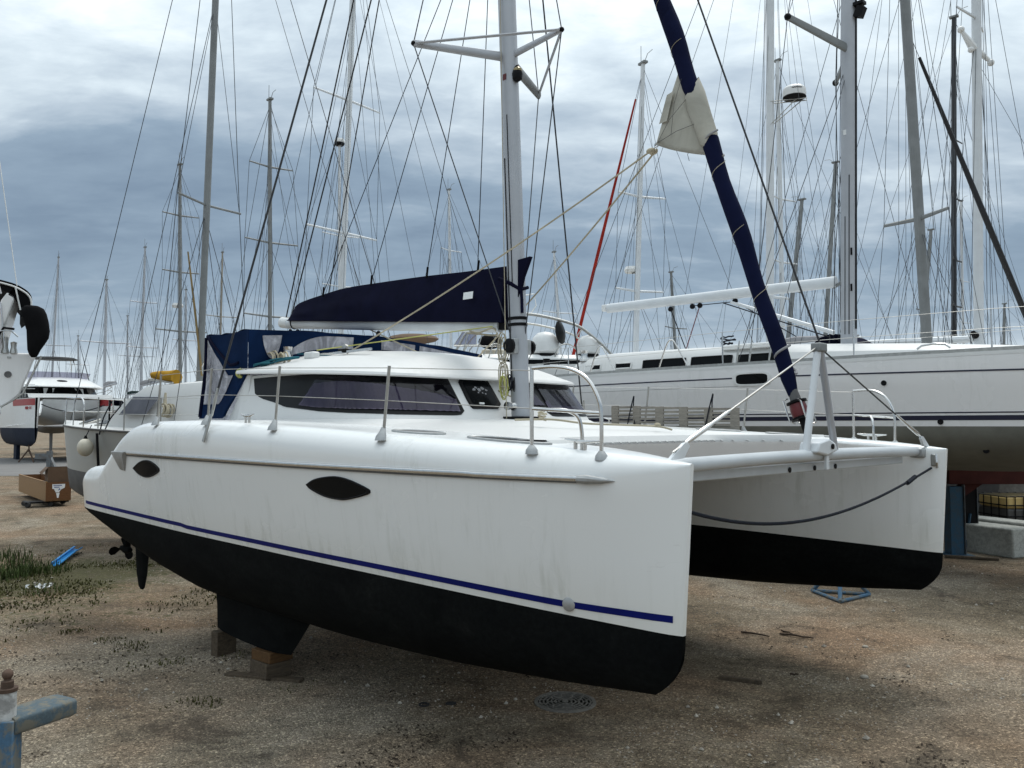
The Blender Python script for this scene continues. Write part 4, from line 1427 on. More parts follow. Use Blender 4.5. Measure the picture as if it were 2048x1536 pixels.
pulpit(-1)
pulpit(1)
for sgn in (-1, 1):
    P_ = [(-1.05, 2.60, 2.385, .54)]
    for x in (-2.50, -4.05, -5.42, -6.72):
        yy = 2.3 + half(x, zs(x)) - .075
        lean = .07
        z0 = zs(x) - .015
        o = obj('stanchion', MB().tube([(x, sgn * yy, z0), (x + lean, sgn * yy, z0 + .545)], .0125, 8), m_steeldull, cat)
        obj('stanchion_foot', MB().loft([[(x + w * math.cos(q), sgn * (yy + oy + d * math.sin(q)), z0 + h) for q in [2 * PI * i / 12 for i in range(12)]] for h, w, d, oy in ((-.035, .055, .040, .030), (.0, .050, .036, .022), (.03, .030, .026, .010), (.065, .018, .018, .0), (.07, .012, .012, 0))], True, True, True), m_cast, o)
        P_.append((x, yy, z0, .545))
    for k in (.53, .275):
        pts = [(p[0] + .07 * k * (i > 0), sgn * p[1], p[2] + k) for i, p in enumerate(P_)]
        obj('lifeline', MB().tube(pts, .0035, 5), m_steeldull, cat)
    for x in (-4.62,):
        c = obj('mooring_cleat', MB().tube([(x - .13, sgn * 2.80, zs(x) + .075), (x - .05, sgn * 2.80, zs(x) + .06), (x + .05, sgn * 2.80, zs(x) + .06), (x + .13, sgn * 2.80, zs(x) + .075)], [.006, .013, .013, .006], 8), m_steel, cat)
        for dx in (-.035, .035):
            obj('cleat_foot', MB().tube([(x + dx, sgn * 2.80, zs(x) - .01), (x + dx, sgn * 2.80, zs(x) + .06)], .013, 8), m_steel, c)
    # deck hatches on the bows
    for x, ln, wd in ((-1.55, .42, .15), (-2.6, .30, .16)):
        n = 24
        yc = 2.30 + .03
        rg = []
        for k, (sc, dz) in enumerate(((1.0, -.006), (1.0, .014), (.94, .018), (.92, .012), (0.0, .014))):
            rg.append([(x + ln * sc * math.cos(2 * PI * i / n), sgn * (yc + wd * sc * math.sin(2 * PI * i / n)), zs(x + ln * sc * math.cos(2 * PI * i / n)) + dz) for i in range(n)])
        mb = MB().loft(rg[:4], True)
        hh = obj('deck_hatch', mb, m_cast, cat)
        obj('pane', MB().loft(rg[3:], True), m_panel if x > -2 else m_greyanti, hh)
dl = thing('deck_line', 'loose grey rope lying across the white foredeck of the catamaran', 'rope', (CX, CY, 0), R(-45))
obj('rope', MB().tube(curve_pts([(-2.9, -.9, 2.60), (-2.75, -.72, 2.605), (-2.6, -.62, 2.60), (-2.5, -.30, 2.565), (-2.36, .15, 2.55), (-2.28, .60, 2.535), (-2.2, .75, 2.50)], 6), .010, 6), m_rope, dl)
obj('knot', MB().sphere((-2.28, .60, 2.55), .03, 8, 6, (1.4, 1, .8)), m_rope, dl)
obj('knot', MB().tube(coil((-2.72, -.70, 2.64), .035, 3, .02, 'z', .3, 3), .009, 5), m_rope, dl)

# folding slatted gangway lashed on edge to the far rail
gw = thing('gangway', 'folded weathered teak gangway standing on edge along the far rail of the catamaran', 'gangway', (CX, CY, 0), R(-45))
GX0, GX1 = -4.55, -2.52
bz0 = lambda x: 2.53 + (x - GX0) * (2.47 - 2.53) / (GX1 - GX0)
for k in range(6):
    x = GX0 + .07 + k * (GX1 - GX0 - .14) / 5
    w_ = .12 if k not in (2, 3) else .13
    obj('crosspiece', MB().box((x, 2.715, bz0(x) + .15), (w_, .03, .29)), m_teak, gw, bevel=.004)
slat = None
for k in range(5):
    xa = GX0 + .07 + k * (GX1 - GX0 - .14) / 5 + .06
    xb = GX0 + .07 + (k + 1) * (GX1 - GX0 - .14) / 5 - .06
    for r_ in range(6):
        z = bz0((xa + xb) / 2) + .025 + r_ * .050
        obj('slat', MB().box(((xa + xb) / 2, 2.715, z), (xb - xa, .022, .030)), m_teak, gw, 0)
for x in (-4.2, -2.95):
    obj('lashing', MB().tube(curve_pts([(x - .06, 2.69, 2.50), (x, 2.685, 2.72), (x + .06, 2.70, 2.95), (x + .02, 2.74, 2.8), (x + .08, 2.69, 2.55)], 5), .009, 5), m_ropedk, gw)
# ------------------------------------------------------------------ other boats


def yacht_hull(par, L, B, x_bow, zd, zwl, zbot, mt, mb_, n=26, sheer=.15, stem_rake=.6, transom=.72, names=('hull', 'underbody', 'deck'), m_dk=None):
    """single hull, bow at +x_bow; deck at zd, paint line at zwl, canoe-body bottom at zbot"""
    up, lo, dk = [], [], []
    for i in range(n + 1):
        t = i / n                       # 0 stern .. 1 bow
        x = x_bow - L * (1 - t)
        w = B / 2 * min(1, (transom + (1 - transom) * math.sin(min(t / .45, 1) * PI / 2))) * (1 if t < .45 else max(.012, math.cos((t - .45) / .55 * PI / 2) ** .75))
        z0 = zd + sheer * ((t - .35) ** 2) * 1.6
        zb = zbot + (zwl - zbot) * (.75 * max(0, (t - .72) / .28) ** 2 + .85 * max(0, (.28 - t) / .28) ** 1.6)
        xo = lambda z: x - stem_rake * max(0, (t - .8) / .2) ** 2 * (z0 - z) / (z0 - zbot)
        ring = []
        for k in range(7):
            z = zwl + (z0 - zwl) * k / 6
            ring.append((xo(z), w * (.90 + .10 * (k / 6) ** .7), z))
        up.append([(p[0], -p[1], p[2]) for p in ring] + [(p[0], p[1], p[2]) for p in ring[::-1]])
        ru = []
        for k in range(8):
            a = PI / 2 * k / 7
            z = zwl + (zb - zwl) * math.sin(a)
            ru.append((xo(z), w * .90 * math.cos(a) ** .8, z))
        lo.append([(p[0], -p[1], p[2]) for p in ru] + [(p[0], p[1], p[2]) for p in ru[-2::-1]])
        dk.append([(xo(z0), -w * .985, z0 - .01), (xo(z0), -w * .4, z0 + .05), (xo(z0), w * .4, z0 + .05), (xo(z0), w * .985, z0 - .01)])
    a = MB().loft(up, False)
    a.f.append(tuple(range(len(up[0])))[::-1])
    a.mi.append(0)
    h = obj(names[0], a, mt, par, 45)
    b = MB().loft(lo, False)
    b.f.append(tuple(range(len(lo[0]))))
    b.mi.append(0)
    b.f = [f[::-1] for f in b.f]
    obj(names[1], b, mb_, h, 50)
    d = MB().loft(dk, False)
    obj(names[2], d, m_dk or m_deck, h, 40)
    return h


def trunk(par, x0, x1, w0, w1, z0, z1, mat, name='coachroof', rake=.35):
    """low cabin trunk with raked ends; x0 aft, x1 forward"""
    rings = []
    for k, dz in ((0, 0), (.55, .7), (.85, .95), (1, 1)):
        ins = .04 + .10 * k * k
        z = z0 + (z1 - z0) * dz
        rings.append([(x0 + rake * .3 * k, -w0 + ins, z), (x0 + (x1 - x0) * .5, -(w0 + w1) / 2 + ins, z), (x1 - rake * k, -w1 + ins, z - .02 * k), (x1 - rake * k + .08, 0, z - .02 * k),
                      (x1 - rake * k, w1 - ins, z - .02 * k), (x0 + (x1 - x0) * .5, (w0 + w1) / 2 - ins, z), (x0 + rake * .3 * k, w0 - ins, z)])
    rings.append([((x0 + x1) / 2, 0, z1 + .06)] * 7)
    return obj(name, MB().loft(rings, True), mat, par, 40)


def sailboat(label, base, top, yaw, L=11.0, B=3.3, ext=None, r=.08, mat=None, spread=(), sweep=.15, hull_m=None, anti=None, furl=None, boom=None, zdeck=3.55, hood=True, furl_r=.05, n_low=2, wires=1.0,
             label_top=True, fs=None, group='sailing boats stored ashore behind the catamaran'):
    bx_, by_, bz_ = base
    tx_, ty_, tz_ = top
    a = R(yaw)
    ca, sa = math.cos(a), math.sin(a)
    t = thing('sailboat', label, 'sailboat', (bx_, by_, 0), a, group)
    dirv = Vector((tx_ - bx_, ty_ - by_, tz_ - bz_)) / (tz_ - bz_)
    ld = Vector((dirv.x * ca + dirv.y * sa, -dirv.x * sa + dirv.y * ca, 1))
    H = ext or tz_
    at = lambda z: Vector((ld.x * (z - bz_), ld.y * (z - bz_), z))
    x_bow = .44 * L
    h = yacht_hull(t, L, B, x_bow, zdeck, zdeck - 1.1, zdeck - 1.75, hull_m or m_gel2, anti or m_greyanti, 16)
    obj('keel', MB().loft([[(.6, 0, zdeck - 1.5), (-.2, .14, zdeck - 1.5), (-1.2, 0, zdeck - 1.5), (-.2, -.14, zdeck - 1.5)], [(.3, 0, .02), (-.3, .12, .02), (-1.0, 0, .02), (-.3, -.12, .02)]], True, True, True), anti or m_greyanti, h)
    trunk(t, -.27 * L, .18 * L, B * .30, B * .20, zdeck, zdeck + .48, m_deck)
    if hood:
        obj('sprayhood', MB().loft([[(-.27 * L + d, B * .30 * math.cos(q), zdeck + .25 + hh * math.sin(q)) for q in [PI * k / 8 for k in range(9)]] for d, hh in ((.9, .28), (.45, .78), (-.15, .85))], False), hood if not isinstance(hood, bool) else m_navy, t)
    mt = mat or m_alu
    k = [at(zdeck + .4 + (H - zdeck - .4) * i / 5) for i in range(6)]
    m = obj('mast', MB().tube(k, [r, r, r, r, r * .95, r * .8], 10, flat=.8), mt, t)
    # masthead gear only where the top is in the picture
    if ext is None and label_top:
        p = at(H)
        obj('masthead_fitting', MB().box(p + Vector((0, 0, .03)), (r * 3.2, r * 1.6, .07)).tube([p + Vector((r, 0, 0)), p + Vector((r, 0, .55 + r))], .012, 4).tube([p + Vector((-r, 0, .05)), p + Vector((-r * 2.5, 0, .25)), p + Vector((-r * 5, 0, .28))], .012, 4), m_aludark, m)
    wr = .0088 * wires
    cp = B / 2 * .93
    last = None
    pts = {-1: [Vector((-.25, -cp, zdeck))], 1: [Vector((-.25, cp, zdeck))]}
    for z, hs in spread:
        p = at(z)
        for s_ in (-1, 1):
            tip = p + Vector((-hs * sweep, s_ * hs, .02))
            obj('spreader', MB().tube([p, tip], [r * .42, r * .30], 6, flat=.6), mt, m)
            pts[s_].append(tip)
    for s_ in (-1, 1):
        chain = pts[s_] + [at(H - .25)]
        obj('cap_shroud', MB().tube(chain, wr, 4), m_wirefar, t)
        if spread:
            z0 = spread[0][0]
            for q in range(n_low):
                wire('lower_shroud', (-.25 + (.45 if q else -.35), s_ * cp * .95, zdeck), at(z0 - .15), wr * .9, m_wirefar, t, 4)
            if len(spread) > 1:
                wire('intermediate_shroud', pts[s_][1], at(spread[1][0] - .1), wr * .8, m_wirefar, t, 4)
    bow = Vector((x_bow - .15, 0, zdeck + .12))
    hd = at(fs or H - .2)
    wire('forestay', bow, hd, wr, m_wirefar, t, 4)
    if furl:
        obj('furled_sail', MB().tube([bow.lerp(hd, .06), bow.lerp(hd, .10), bow.lerp(hd, .5), bow.lerp(hd, .92)], [furl_r * .6, furl_r, furl_r * .95, furl_r * .5], 8), furl, t)
    sp = at(H - 2.2).lerp(Vector((x_bow - L + .3, 0, zdeck)), .62)
    wire('backstay', at(H - .1), (x_bow - L + .15, .0, zdeck), wr, m_wirefar, t, 4)
    for q, s_ in ((1.1, -1), (-1.6, 1), (.55, 1), (-2.4, -1), (1.9, 1), (-.9, -1), (.2, 1), (-3.2, 1)):
        wire('running_stay', (q, s_ * cp * .55 * (1 if q > 0 else 1.6), zdeck), at(zdeck + (H - zdeck) * (.60 + .09 * (abs(q) % 1.3) * 3 if q > 0 else .78 + .05 * (abs(q) % 1) * 4)), wr * .8, m_wirefar, t, 4)
    wire('halyard', at(zdeck + .6) + Vector((r * 2.2, r, 0)), at(H - .3) + Vector((r * .8, .02, 0)), wr * .75, m_wirefar, m, 4)
    if boom:
        z, ln, mc = boom
        p = at(z)
        b = obj('boom', MB().tube([p + Vector((-.12, 0, 0)), p + Vector((-ln, 0, .12))], r * .75, 8), mt, t)
        if mc:
            obj('sail_cover', MB().tube([p + Vector((-.15, 0, .16)), p + Vector((-ln * .3, 0, .24)), p + Vector((-ln * .97, 0, .22))], [.16, .17, .07], 8, flat=.7), mc, b)
        wire('topping_lift', p + Vector((-ln, 0, .15)), at(H - .15), wr * .7, m_wirefar, t, 4)
    return t


def along_depth(b, d0, d1):
    """same sight line, other distance (used once to lay the yard out in rows)"""
    k = d1 / d0
    return (b[0] * k, b[1] * k, 2.55 + (b[2] - 2.55) * k)


# (label, base, top, surveyed distance, yard distance, yaw, mast radius, options)
FLEET = [
    ('far sailboat whose mast rises behind the sunshade of the red-striped motor catamaran', (-24.0, 43, 5.55), (-23.85, 43, 11.35), 43, 75, 125, .11, dict(spread=((9.8, 1.4),), boom=(5.6, 4, m_navy))),
    ('far sailboat with a short bare mast and sloping dark forestay beside the red-striped motor catamaran', (-31.55, 60, 5.09), (-31.69, 60, 9.04), 60, 88, -40, .10, dict(furl=m_rigblack, furl_r=.05, spread=((9.0, 1.2),))),
    ('far sailboat with the mast standing alone just right of the red-striped motor catamaran', (-18.8, 38, 3.93), (-18.82, 38, 9.27), 38, 66, 128, .125, dict(spread=((9.15, 1.9),), boom=(5.6, 4, m_greycover))),
    ('far sailboat with a thin mast above a dark green bundle', (-23.33, 50, 5.13), (-23.43, 50, 9.18), 50, 84, 135, .10, dict(spread=((9.6, 1.0),), boom=(5.6, 3.5, m_greencloth))),
    ('far sailboat with two short spreaders whose mast stands left of the yellow canvas bundle', (-18.03, 40, 4.49), (-17.96, 40, 11.23), 40, 60, 131, .10, dict(spread=((8.2, 1.1), (11.5, .95)), boom=(5.4, 4, m_greycover))),
    ('farthest small sailboat with a thin grey mast left of the yellow canvas bundle', (-26.94, 60, 5.28), (-27.05, 60, 10.22), 60, 80, 120, .09, dict(spread=((9.2, 1.1),))),
    ('sailboat with three spreader pairs and a radar pod on its mast behind the yellow bundle', (-12.9, 32, 4.59), (-13.07, 32, 12.77), 32, 40, 133, .105, dict(spread=((7.1, 1.25), (10.0, .9), (12.8, .9)), mat=m_aludark, radar=7.15)),
    ('far sailboat with a short pale mast right beside the three-spreader mast', (-17.85, 45, 5.55), (-17.91, 45, 9.96), 45, 56, 128, .085, dict(spread=((8.3, .9),))),
    ('sailboat with a slim tan mast rising behind the corner of the blue cockpit tent', (-15.97, 45, 7.47), (-15.94, 45, 12.03), 45, 52, 130, .075, dict(spread=((9.4, 1.1),), mat=m_alutan, boom=(5.4, 4, m_navy))),
    ('sailboat with a weathered grey mast and three spreader pairs rising above the blue tent', (-7.96, 27, 5.75), (-8.07, 27, 13.37), 27, 33, 133, .10, dict(spread=((6.9, 1.2), (9.9, 1.15), (13.0, .95)), mat=m_aludark, wires=1.2)),
    ('sailboat with tall white mast and two wide spreader pairs left of the dark sail cover', (-4.76, 23, 6.34), (-4.54, 23, 14.68), 23, 23, 141, .092, dict(spread=((7.95, 1.25), (11.75, 1.2)), sweep=-.05, ext=17.5, mat=m_alulight, boom=(5.3, 4.4, m_navy))),
    ('sailboat with a white radome at its masthead, half hidden behind the tall white mast', (-6.74, 32, 7.82), (-6.8, 32, 13.53), 32, 40, 130, .085, dict(spread=((9.3, 1.0), (11.8, 1.0)), mat=m_alulight, radome_top=True)),
    ('far sailboat with a slim mast rising straight above the middle of the dark sail cover', (-2.88, 38, 9.62), (-2.94, 38, 13.5), 38, 42, 140, .075, dict(spread=((11.5, .75), (8.6, .9)), mat=m_alulight)),
    ('far sailboat with a short mast just right of the catamaran mast', (2.06, 36, 6.93), (1.85, 36, 10.14), 36, 40, 120, .075, dict(spread=((8.0, 1.0),), mat=m_alulight)),
    ('sailboat with a red furled headsail and a radar on its pale mast', (3.62, 24, 4.88), (3.89, 24, 13.26), 24, 27, 117, .105, dict(spread=((6.95, .95), (10.1, .95)), mat=m_alulight, furl=m_redfurl, furl_r=.062, radar=7.05)),
    ('far sailboat with a short greenish mast above the long white boom', (6.74, 34, 5.85), (6.61, 34, 8.88), 34, 48, 130, .095, dict(spread=((8.2, 1.0),), mat=m_aludark)),
    ('ketch-like sailboat with a thick white mast and a dark-bottomed radome bracket', (6.6, 21, 5.23), (6.74, 21, 13.62), 21, 31, 133, .155, dict(spread=((7.4, 1.1),), ext=20, mat=m_alulight, radome=10.9, boom=(5.4, 3.5, m_greycover))),
    ('sailboat with a tall slender grey mast right behind the white radome mast', (8.57, 26, 5.08), (8.54, 26, 14.25), 26, 37, 128, .11, dict(spread=((9.9, 1.0), (12.8, 1.0)), mat=m_alulight)),
    ('far sailboat with a leaning greenish mast between the navy headsail and the big grey mast', (9.72, 29, 5.37), (10.32, 29, 10.55), 29, 43, -50, .125, dict(spread=((9.6, 1.0),), mat=m_aludark)),
    ('sailboat with a leaning grey mast close behind the left edge of the big grey mast', (11.42, 30, 5.47), (11.94, 30, 12.22), 30, 47, -45, .13, dict(spread=((10.6, 1.3),), mat=m_aludark)),
    ('sailboat with a thick raked grey mast, pale spreader triangle and a black furled headsail', (9.6, 19, 4.28), (9.28, 19, 12.57), 19, 20, 22, .135, dict(spread=((7.6, .95),), ext=17, fs=12.4, mat=m_aludark, furl=m_rigblack, furl_r=.075, L=10.5)),
    ('sailboat with a slim all-black mast and five pairs of short black spreaders', (13.98, 26, 5.08), (14.26, 26, 15.68), 26, 30, 140, .095, dict(spread=((6.9, .75), (8.6, .75), (10.9, .8), (13.1, .8)), mat=m_carbon, wires=.8)),
    ('sailboat with a thick white mast, ball-ended radar brackets and a long white boom', (10.79, 19, 4.28), (10.96, 19, 12.57), 19, 23.5, -47, .135, dict(ext=19, mat=m_alulight, boom=(5.02, 4.1, None), scanner=11.4, spread=((14.4, 1.1),))),
    ('far sailboat with a leaning grey mast hidden low behind the raked grey mast', (17.91, 36, 5.83), (18.48, 36, 11.14), 36, 52, -45, .125, dict(spread=((9.8, 1.0),), mat=m_aludark)),
    ('far sailboat with the shortest mast near the right edge of the yard', (26.92, 45, 6.65), (27.03, 45, 9.18), 45, 60, 130, .10, dict(spread=((8.4, 1.0),), mat=m_aludark)),
    ('far sailboat with a thin light mast close to the right of the all-black mast', (20.86, 38, 6.01), (20.94, 38, 12.98), 38, 55, 132, .085, dict(spread=((9.4, 1.0), (12.2, .9)), mat=m_alulight)),
]
for lab, b, t_, d0, d1, yaw, r, o in FLEET:
    o = dict(o)
    rad, radtop, rado, scan = o.pop('radar', None), o.pop('radome_top', None), o.pop('radome', None), o.pop('scanner', None)
    k = d1 / d0
    b2, t2 = along_depth(b, d0, d1), along_depth(t_, d0, d1)
    if 'ext' in o:
        o['ext'] = 2.55 + (o['ext'] - 2.55) * k
    s = sailboat(lab, b2, t2, yaw, r=r, **o)
    m = [c_ for c_ in s.children if c_.name.startswith('mast')][0]
    dz = (t2[2] - b2[2])
    ca, sa = math.cos(R(yaw)), math.sin(R(yaw))

    def on_mast(z):
        f = (z - b2[2]) / dz
        wx, wy = (t2[0] - b2[0]) * f, (t2[1] - b2[1]) * f
        return Vector((wx * ca + wy * sa, -wx * sa + wy * ca, z))
    if rad:
        p = on_mast(2.55 + (rad - 2.55) * k) + Vector((.32, 0, .1))
        rd_ = obj('radar_pod', MB().lathe([(0, -.10), (.24, -.09), (.27, 0), (.22, .10), (0, .12)], p, 14), m_white, m)
        obj('radar_bracket', MB().tube([p + Vector((-.3, 0, -.12)), p + Vector((0, 0, -.1))], .03, 6), m_aludark, rd_)
    if radtop:
        p = on_mast(t2[2]) + Vector((0, 0, .12))
        rd_ = obj('radome', MB().lathe([(.0, -.03), (.24, -.02), (.26, .06), (.26, .15), (.22, .22), (0, .25)], p, 16), m_white, m)
        obj('radome_base', MB().lathe([(.0, -.10), (.2, -.08), (.25, -.02), (.255, .05), (0, .05)], p - Vector((0, 0, .02)), 16), m_black, rd_)
    if rado:
        z = 2.55 + (rado - 2.55) * k
        p = on_mast(z)
        # bracket reaching towards the right-hand side of the mast as seen from the camera
        out = Vector((ca * .95 + sa * -.3, -sa * .95 + ca * -.3, 0))
        c0 = p + out * .88 + Vector((0, 0, .10))
        rd_ = obj('radome', MB().lathe([(.42, 0), (.44, .12), (.42, .30), (.34, .39), (0, .42)], c0, 22), m_white, m)
        obj('radome_base', MB().lathe([(0, -.10), (.30, -.09), (.43, -.02), (.42, .02), (0, .02)], c0, 22), m_black, rd_)
        obj('lettering', MB().tube([c0 + Vector((.435 * math.cos(q), .435 * math.sin(q), .23 + .012 * math.sin(q * 40))) for q in [math.atan2(-sa * -.1 - ca * .995, ca * -.1 - sa * .995) + (i - 6) * .07 for i in range(13)]], .018, 4), m_inkdk, rd_, label='dark lettering')
        side = Vector((-out.y, out.x, 0)) * .12
        for s_ in (-1, 1):
            obj('radome_bracket', MB().tube([p + side * s_, c0 + side * s_ + out * .45 - Vector((0, 0, .12))], .022, 6), m_steeldull, m)
            obj('radome_brace', MB().tube([p + side * s_ - Vector((0, 0, .9)), c0 + side * s_ + out * (.05 + .2 * (s_ > 0)) - Vector((0, 0, .12))], .02, 6), m_steeldull, m)
    if scan:
        z = 2.55 + (scan - 2.55) * k
        p = on_mast(z)
        out = Vector((ca, -sa, 0))
        sc_ = obj('scanner_bar', MB().tube([p - out * .42 + Vector((0, 0, .52)), p - out * .12 + Vector((0, 0, .05)), p + out * .38 - Vector((0, 0, .38))], [.05, .12, .05], 8), m_white, m)
        obj('ball_end', MB().sphere(p - out * .44 + Vector((0, 0, .56)), .10, 10, 7), m_white, sc_)
        obj('ball_end', MB().sphere(p + out * .40 - Vector((0, 0, .42)), .10, 10, 7), m_white, sc_)
        obj('mast_light', MB().sphere(p - out * .15 - Vector((0, .05, .05)), .09, 8, 6), m_white, sc_)
        for dz_ in (5.1, 4.35):
            pz = on_mast(dz_)
            obj('mast_winch', MB().lathe([(.10, 0), (.09, .05), (.06, .12), (.08, .2), (0, .2)], pz + Vector((-.05, -.12, 0)), 14, axis=Matrix.Rotation(R(75), 3, 'X')), m_black, m)

# ---- the big white yacht right behind the catamaran
YO, YW = (6.129, 16.364, 0), R(-47)
yt = thing('sailing_yacht', 'large white sailing yacht with navy stripes and olive underbody propped up behind the catamaran', 'yacht', YO, YW)
hb = crv([(-7.9, 1.35), (-7, 1.55), (-5, 1.85), (-2, 2.0), (1, 2.0), (3, 1.86), (5, 1.50), (6.5, 1.0), (7.8, .42), (8.6, .03)])
ysz = crv([(-7.9, 3.66), (-4, 3.67), (0, 3.67), (4, 3.68), (8.6, 3.85)])
ybz = crv([(-7.9, 2.42), (-6, 2.15), (-3, 1.86), (0, 1.74), (3, 1.76), (6, 2.05), (7.6, 2.42), (8.6, 2.7)])
YX = [-7.9 + i * .33 for i in range(51)]


def yh(x, z):
    s_, w = ysz(x), 2.53
    if z >= w:
        t = (z - w) / (s_ - w)
        return hb(x) * (.93 + .07 * min(1, t * 1.4))
    t = (w - z) / max(w - ybz(x), .02)
    return hb(x) * .93 * max(0, 1 - min(t, 1) ** 2.2) ** .62


def ypt(x, z, s_=-1, off=0.0):
    return (x - .25 * max(0, (x - 6) / 2.6) ** 2 * (ysz(x) - z), s_ * (yh(x, z) + off), z)


up, lo = [], []
for x in YX:
    zz = [2.53 + (ysz(x) - 2.53) * k / 9 for k in range(10)]
    up.append([ypt(x, z, -1) for z in zz] + [ypt(x, z, 1) for z in zz[::-1]])
    zl = [2.53 + (ybz(x) - 2.53) * math.sin(PI / 2 * k / 10) for k in range(11)]
    lo.append([ypt(x, z, -1) for z in zl] + [ypt(x, z, 1) for z in zl[-2::-1]])
u = MB().loft(up, False)
u.f.append(tuple(range(20))[::-1])
u.mi.append(0)
yhull = obj('hull', u, m_gel2, yt, 45)
l_ = MB().loft(lo, False)
l_.f = [f[::-1] for f in l_.f]
obj('underbody', l_, m_olive, yhull, 50)


def film(name, z0, z1, xa, xb, mt, s_=-1):
    mb = MB()
    n = 50
    for i in range(n + 1):
        x = xa + (xb - xa) * i / n
        mb.v += [ypt(x, z0(x), s_, .004), ypt(x, z1(x), s_, .004)]
    mb.f = [(2 * i, 2 * i + 2, 2 * i + 3, 2 * i + 1) for i in range(n)]
    mb.mi = [0] * n
    return obj(name, mb, mt, yhull, 60)


film('boot_stripe', lambda x: 2.625, lambda x: 2.70, -7.8, 7.6, m_navystripe)
film('thin_stripe', lambda x: 2.735, lambda x: 2.755, -7.8, 7.6, m_navystripe)
film('upper_stripe', lambda x: 3.415 + (x > 0) * 0, lambda x: 3.440, -7.8, -.75, m_navystripe)
film('upper_stripe', lambda x: 3.415 - .012 * x, lambda x: 3.440 - .012 * x, .15, 6.6, m_navystripe)
film('seam_line', lambda x: 3.272, lambda x: 3.277, -6.5, -.1, m_greyanti)
film('sheer_band', lambda x: ysz(x) - .055, lambda x: ysz(x) - .004, -7.8, 8.2, m_white)


def y_oval(xc, zc, a, b, off, n=28, p=.45):
    P = []
    for i in range(n):
        q = 2 * PI * i / n
        cx, sx = math.cos(q), math.sin(q)
        P.append((xc + a * math.copysign(abs(cx) ** p, cx), zc + b * math.copysign(abs(sx) ** p, sx)))
    return [ypt(x, z, -1, off) for x, z in P]


pw = obj('hull_port', MB().loft([y_oval(-.34, 3.40, .385, .135, -.002), y_oval(-.34, 3.40, .385, .135, .012), y_oval(-.34, 3.40, .335, .100, .014), y_oval(-.34, 3.40, .325, .093, .004)], True), m_white, yhull, 40)
gp = MB()
gp.v = y_oval(-.34, 3.40, .326, .094, .006)
gp.f = [tuple(range(28))]
gp.mi = [0]
obj('pane', gp, m_dark, pw, 0)
for x, z in ((2.05, 3.24), (2.85, 2.60), (3.4, 2.15)):
    obj('drain_outlet', MB().lathe([(.045, -.02), (.045, .01), (.03, .012), (0, .004)], ypt(x, z, -1, 0), 12, axis=Matrix.Rotation(R(90), 3, 'X')), m_black, yhull)
# toe rail, deck, cabin
for s_ in (-1, 1):
    obj('toe_rail', MB().loft([[(x, s_ * (hb(x) - .01), ysz(x) - .005), (x, s_ * (hb(x) - .01), ysz(x) + .055), (x, s_ * (hb(x) - .05), ysz(x) + .055), (x, s_ * (hb(x) - .05), ysz(x) - .005)] for x in YX[:-1]], True, True, True), m_teak if s_ > 0 else m_steeldull, yhull)
obj('deck', MB().loft([[(x, hb(x) * k, ysz(x) + .06 * (1 - k * k)) for k in (-.97, -.6, -.2, .2, .6, .97)] for x in YX], False), m_deck, yhull, 40)
yc = MB()
rings = []
for x, w, z in ((-5.6, 1.50, .05), (-5.3, 1.52, .38), (-4.6, 1.50, .54), (-2.5, 1.42, .52), (-.5, 1.25, .46), (.6, 1.12, .40), (2.2, .9, .30), (3.6, .65, .17), (4.6, .35, .04)):
    zb = 3.66
    rings.append([(x, -w, zb), (x, -w + .07, zb + z * .62), (x, -w + .20, zb + z * .90), (x, -w * .45, zb + z + .03), (x, 0, zb + z + .05), (x, w * .45, zb + z + .03), (x, w - .20, zb + z * .90), (x, w - .07, zb + z * .62), (x, w, zb)])
ycab = obj('coachroof', MB().loft(rings, False, True, True), m_deck, yt, 32)


def ycw(x0, x1, z0, z1, slope):
    wv = crv([(-5.6, 1.50), (-4.6, 1.50), (-2.5, 1.42), (-.5, 1.25), (.6, 1.12)])
    mb = MB()
    n = 14
    for i in range(n + 1):
        t = i / n
        for zz in (z0, z1):
            x = x0 + (x1 - x0) * t + (slope * (1 if zz == z0 else 0)) * t
            k = (zz - 3.66) / .30
            mb.v.append((x, -(wv(x) - .07 * k + .008), zz))
    mb.f = [(2 * i, 2 * i + 2, 2 * i + 3, 2 * i + 1) for i in range(n)]
    mb.mi = [0] * n
    return obj('cabin_window', mb, m_dark, ycab, 60)


for x0, x1, z0, z1, sl_ in ((-4.95, -4.48, 3.80, 3.92, 0), (-4.05, -3.62, 3.80, 3.92, 0), (-3.3, -2.25, 3.77, 3.94, .0), (-2.1, -1.2, 3.77, 3.94, 0), (-1.08, -.18, 3.775, 3.93, .0)):
    w = ycw(x0, x1, z0, z1, sl_)
    P = [w.data.vertices[i].co.copy() for i in range(0, 30, 2)] + [w.data.vertices[i].co.copy() for i in range(29, 0, -2)]
    obj('window_frame', MB().tube([p + Vector((0, -.004, 0)) for p in P], .014, 5, closed=True), m_white if x0 < -3.5 else m_black, w)
for x in (-4.2, -2.3):
    obj('grab_rail', MB().tube(curve_pts([(x - .32, -1.78, 3.70), (x - .12, -1.78, 4.18), (x, -1.78, 4.29), (x + .12, -1.78, 4.18), (x + .42, -1.78, 3.70)], 5), .016, 7), m_steel, yt)
for x in (-6.8, -5.2, -1.0, 1.55, 3.6, 5.4):
    yy = hb(x) - .08
    st_ = obj('stanchion', MB().tube([(x, -yy, 3.68), (x, -yy, 4.33)], .014, 7), m_steel, yt)
    obj('stanchion', MB().tube([(x, yy, 3.68), (x, yy, 4.33)], .014, 7), m_steel, yt)
for s_ in (-1, 1):
    for dz in (.64, .34):
        obj('lifeline', MB().tube([(x, s_ * (hb(x) - .08), 3.69 + dz) for x in (-6.8, -5.2, -1.0, 1.55, 3.6, 5.4)], .0045, 4), m_steeldull, yt)
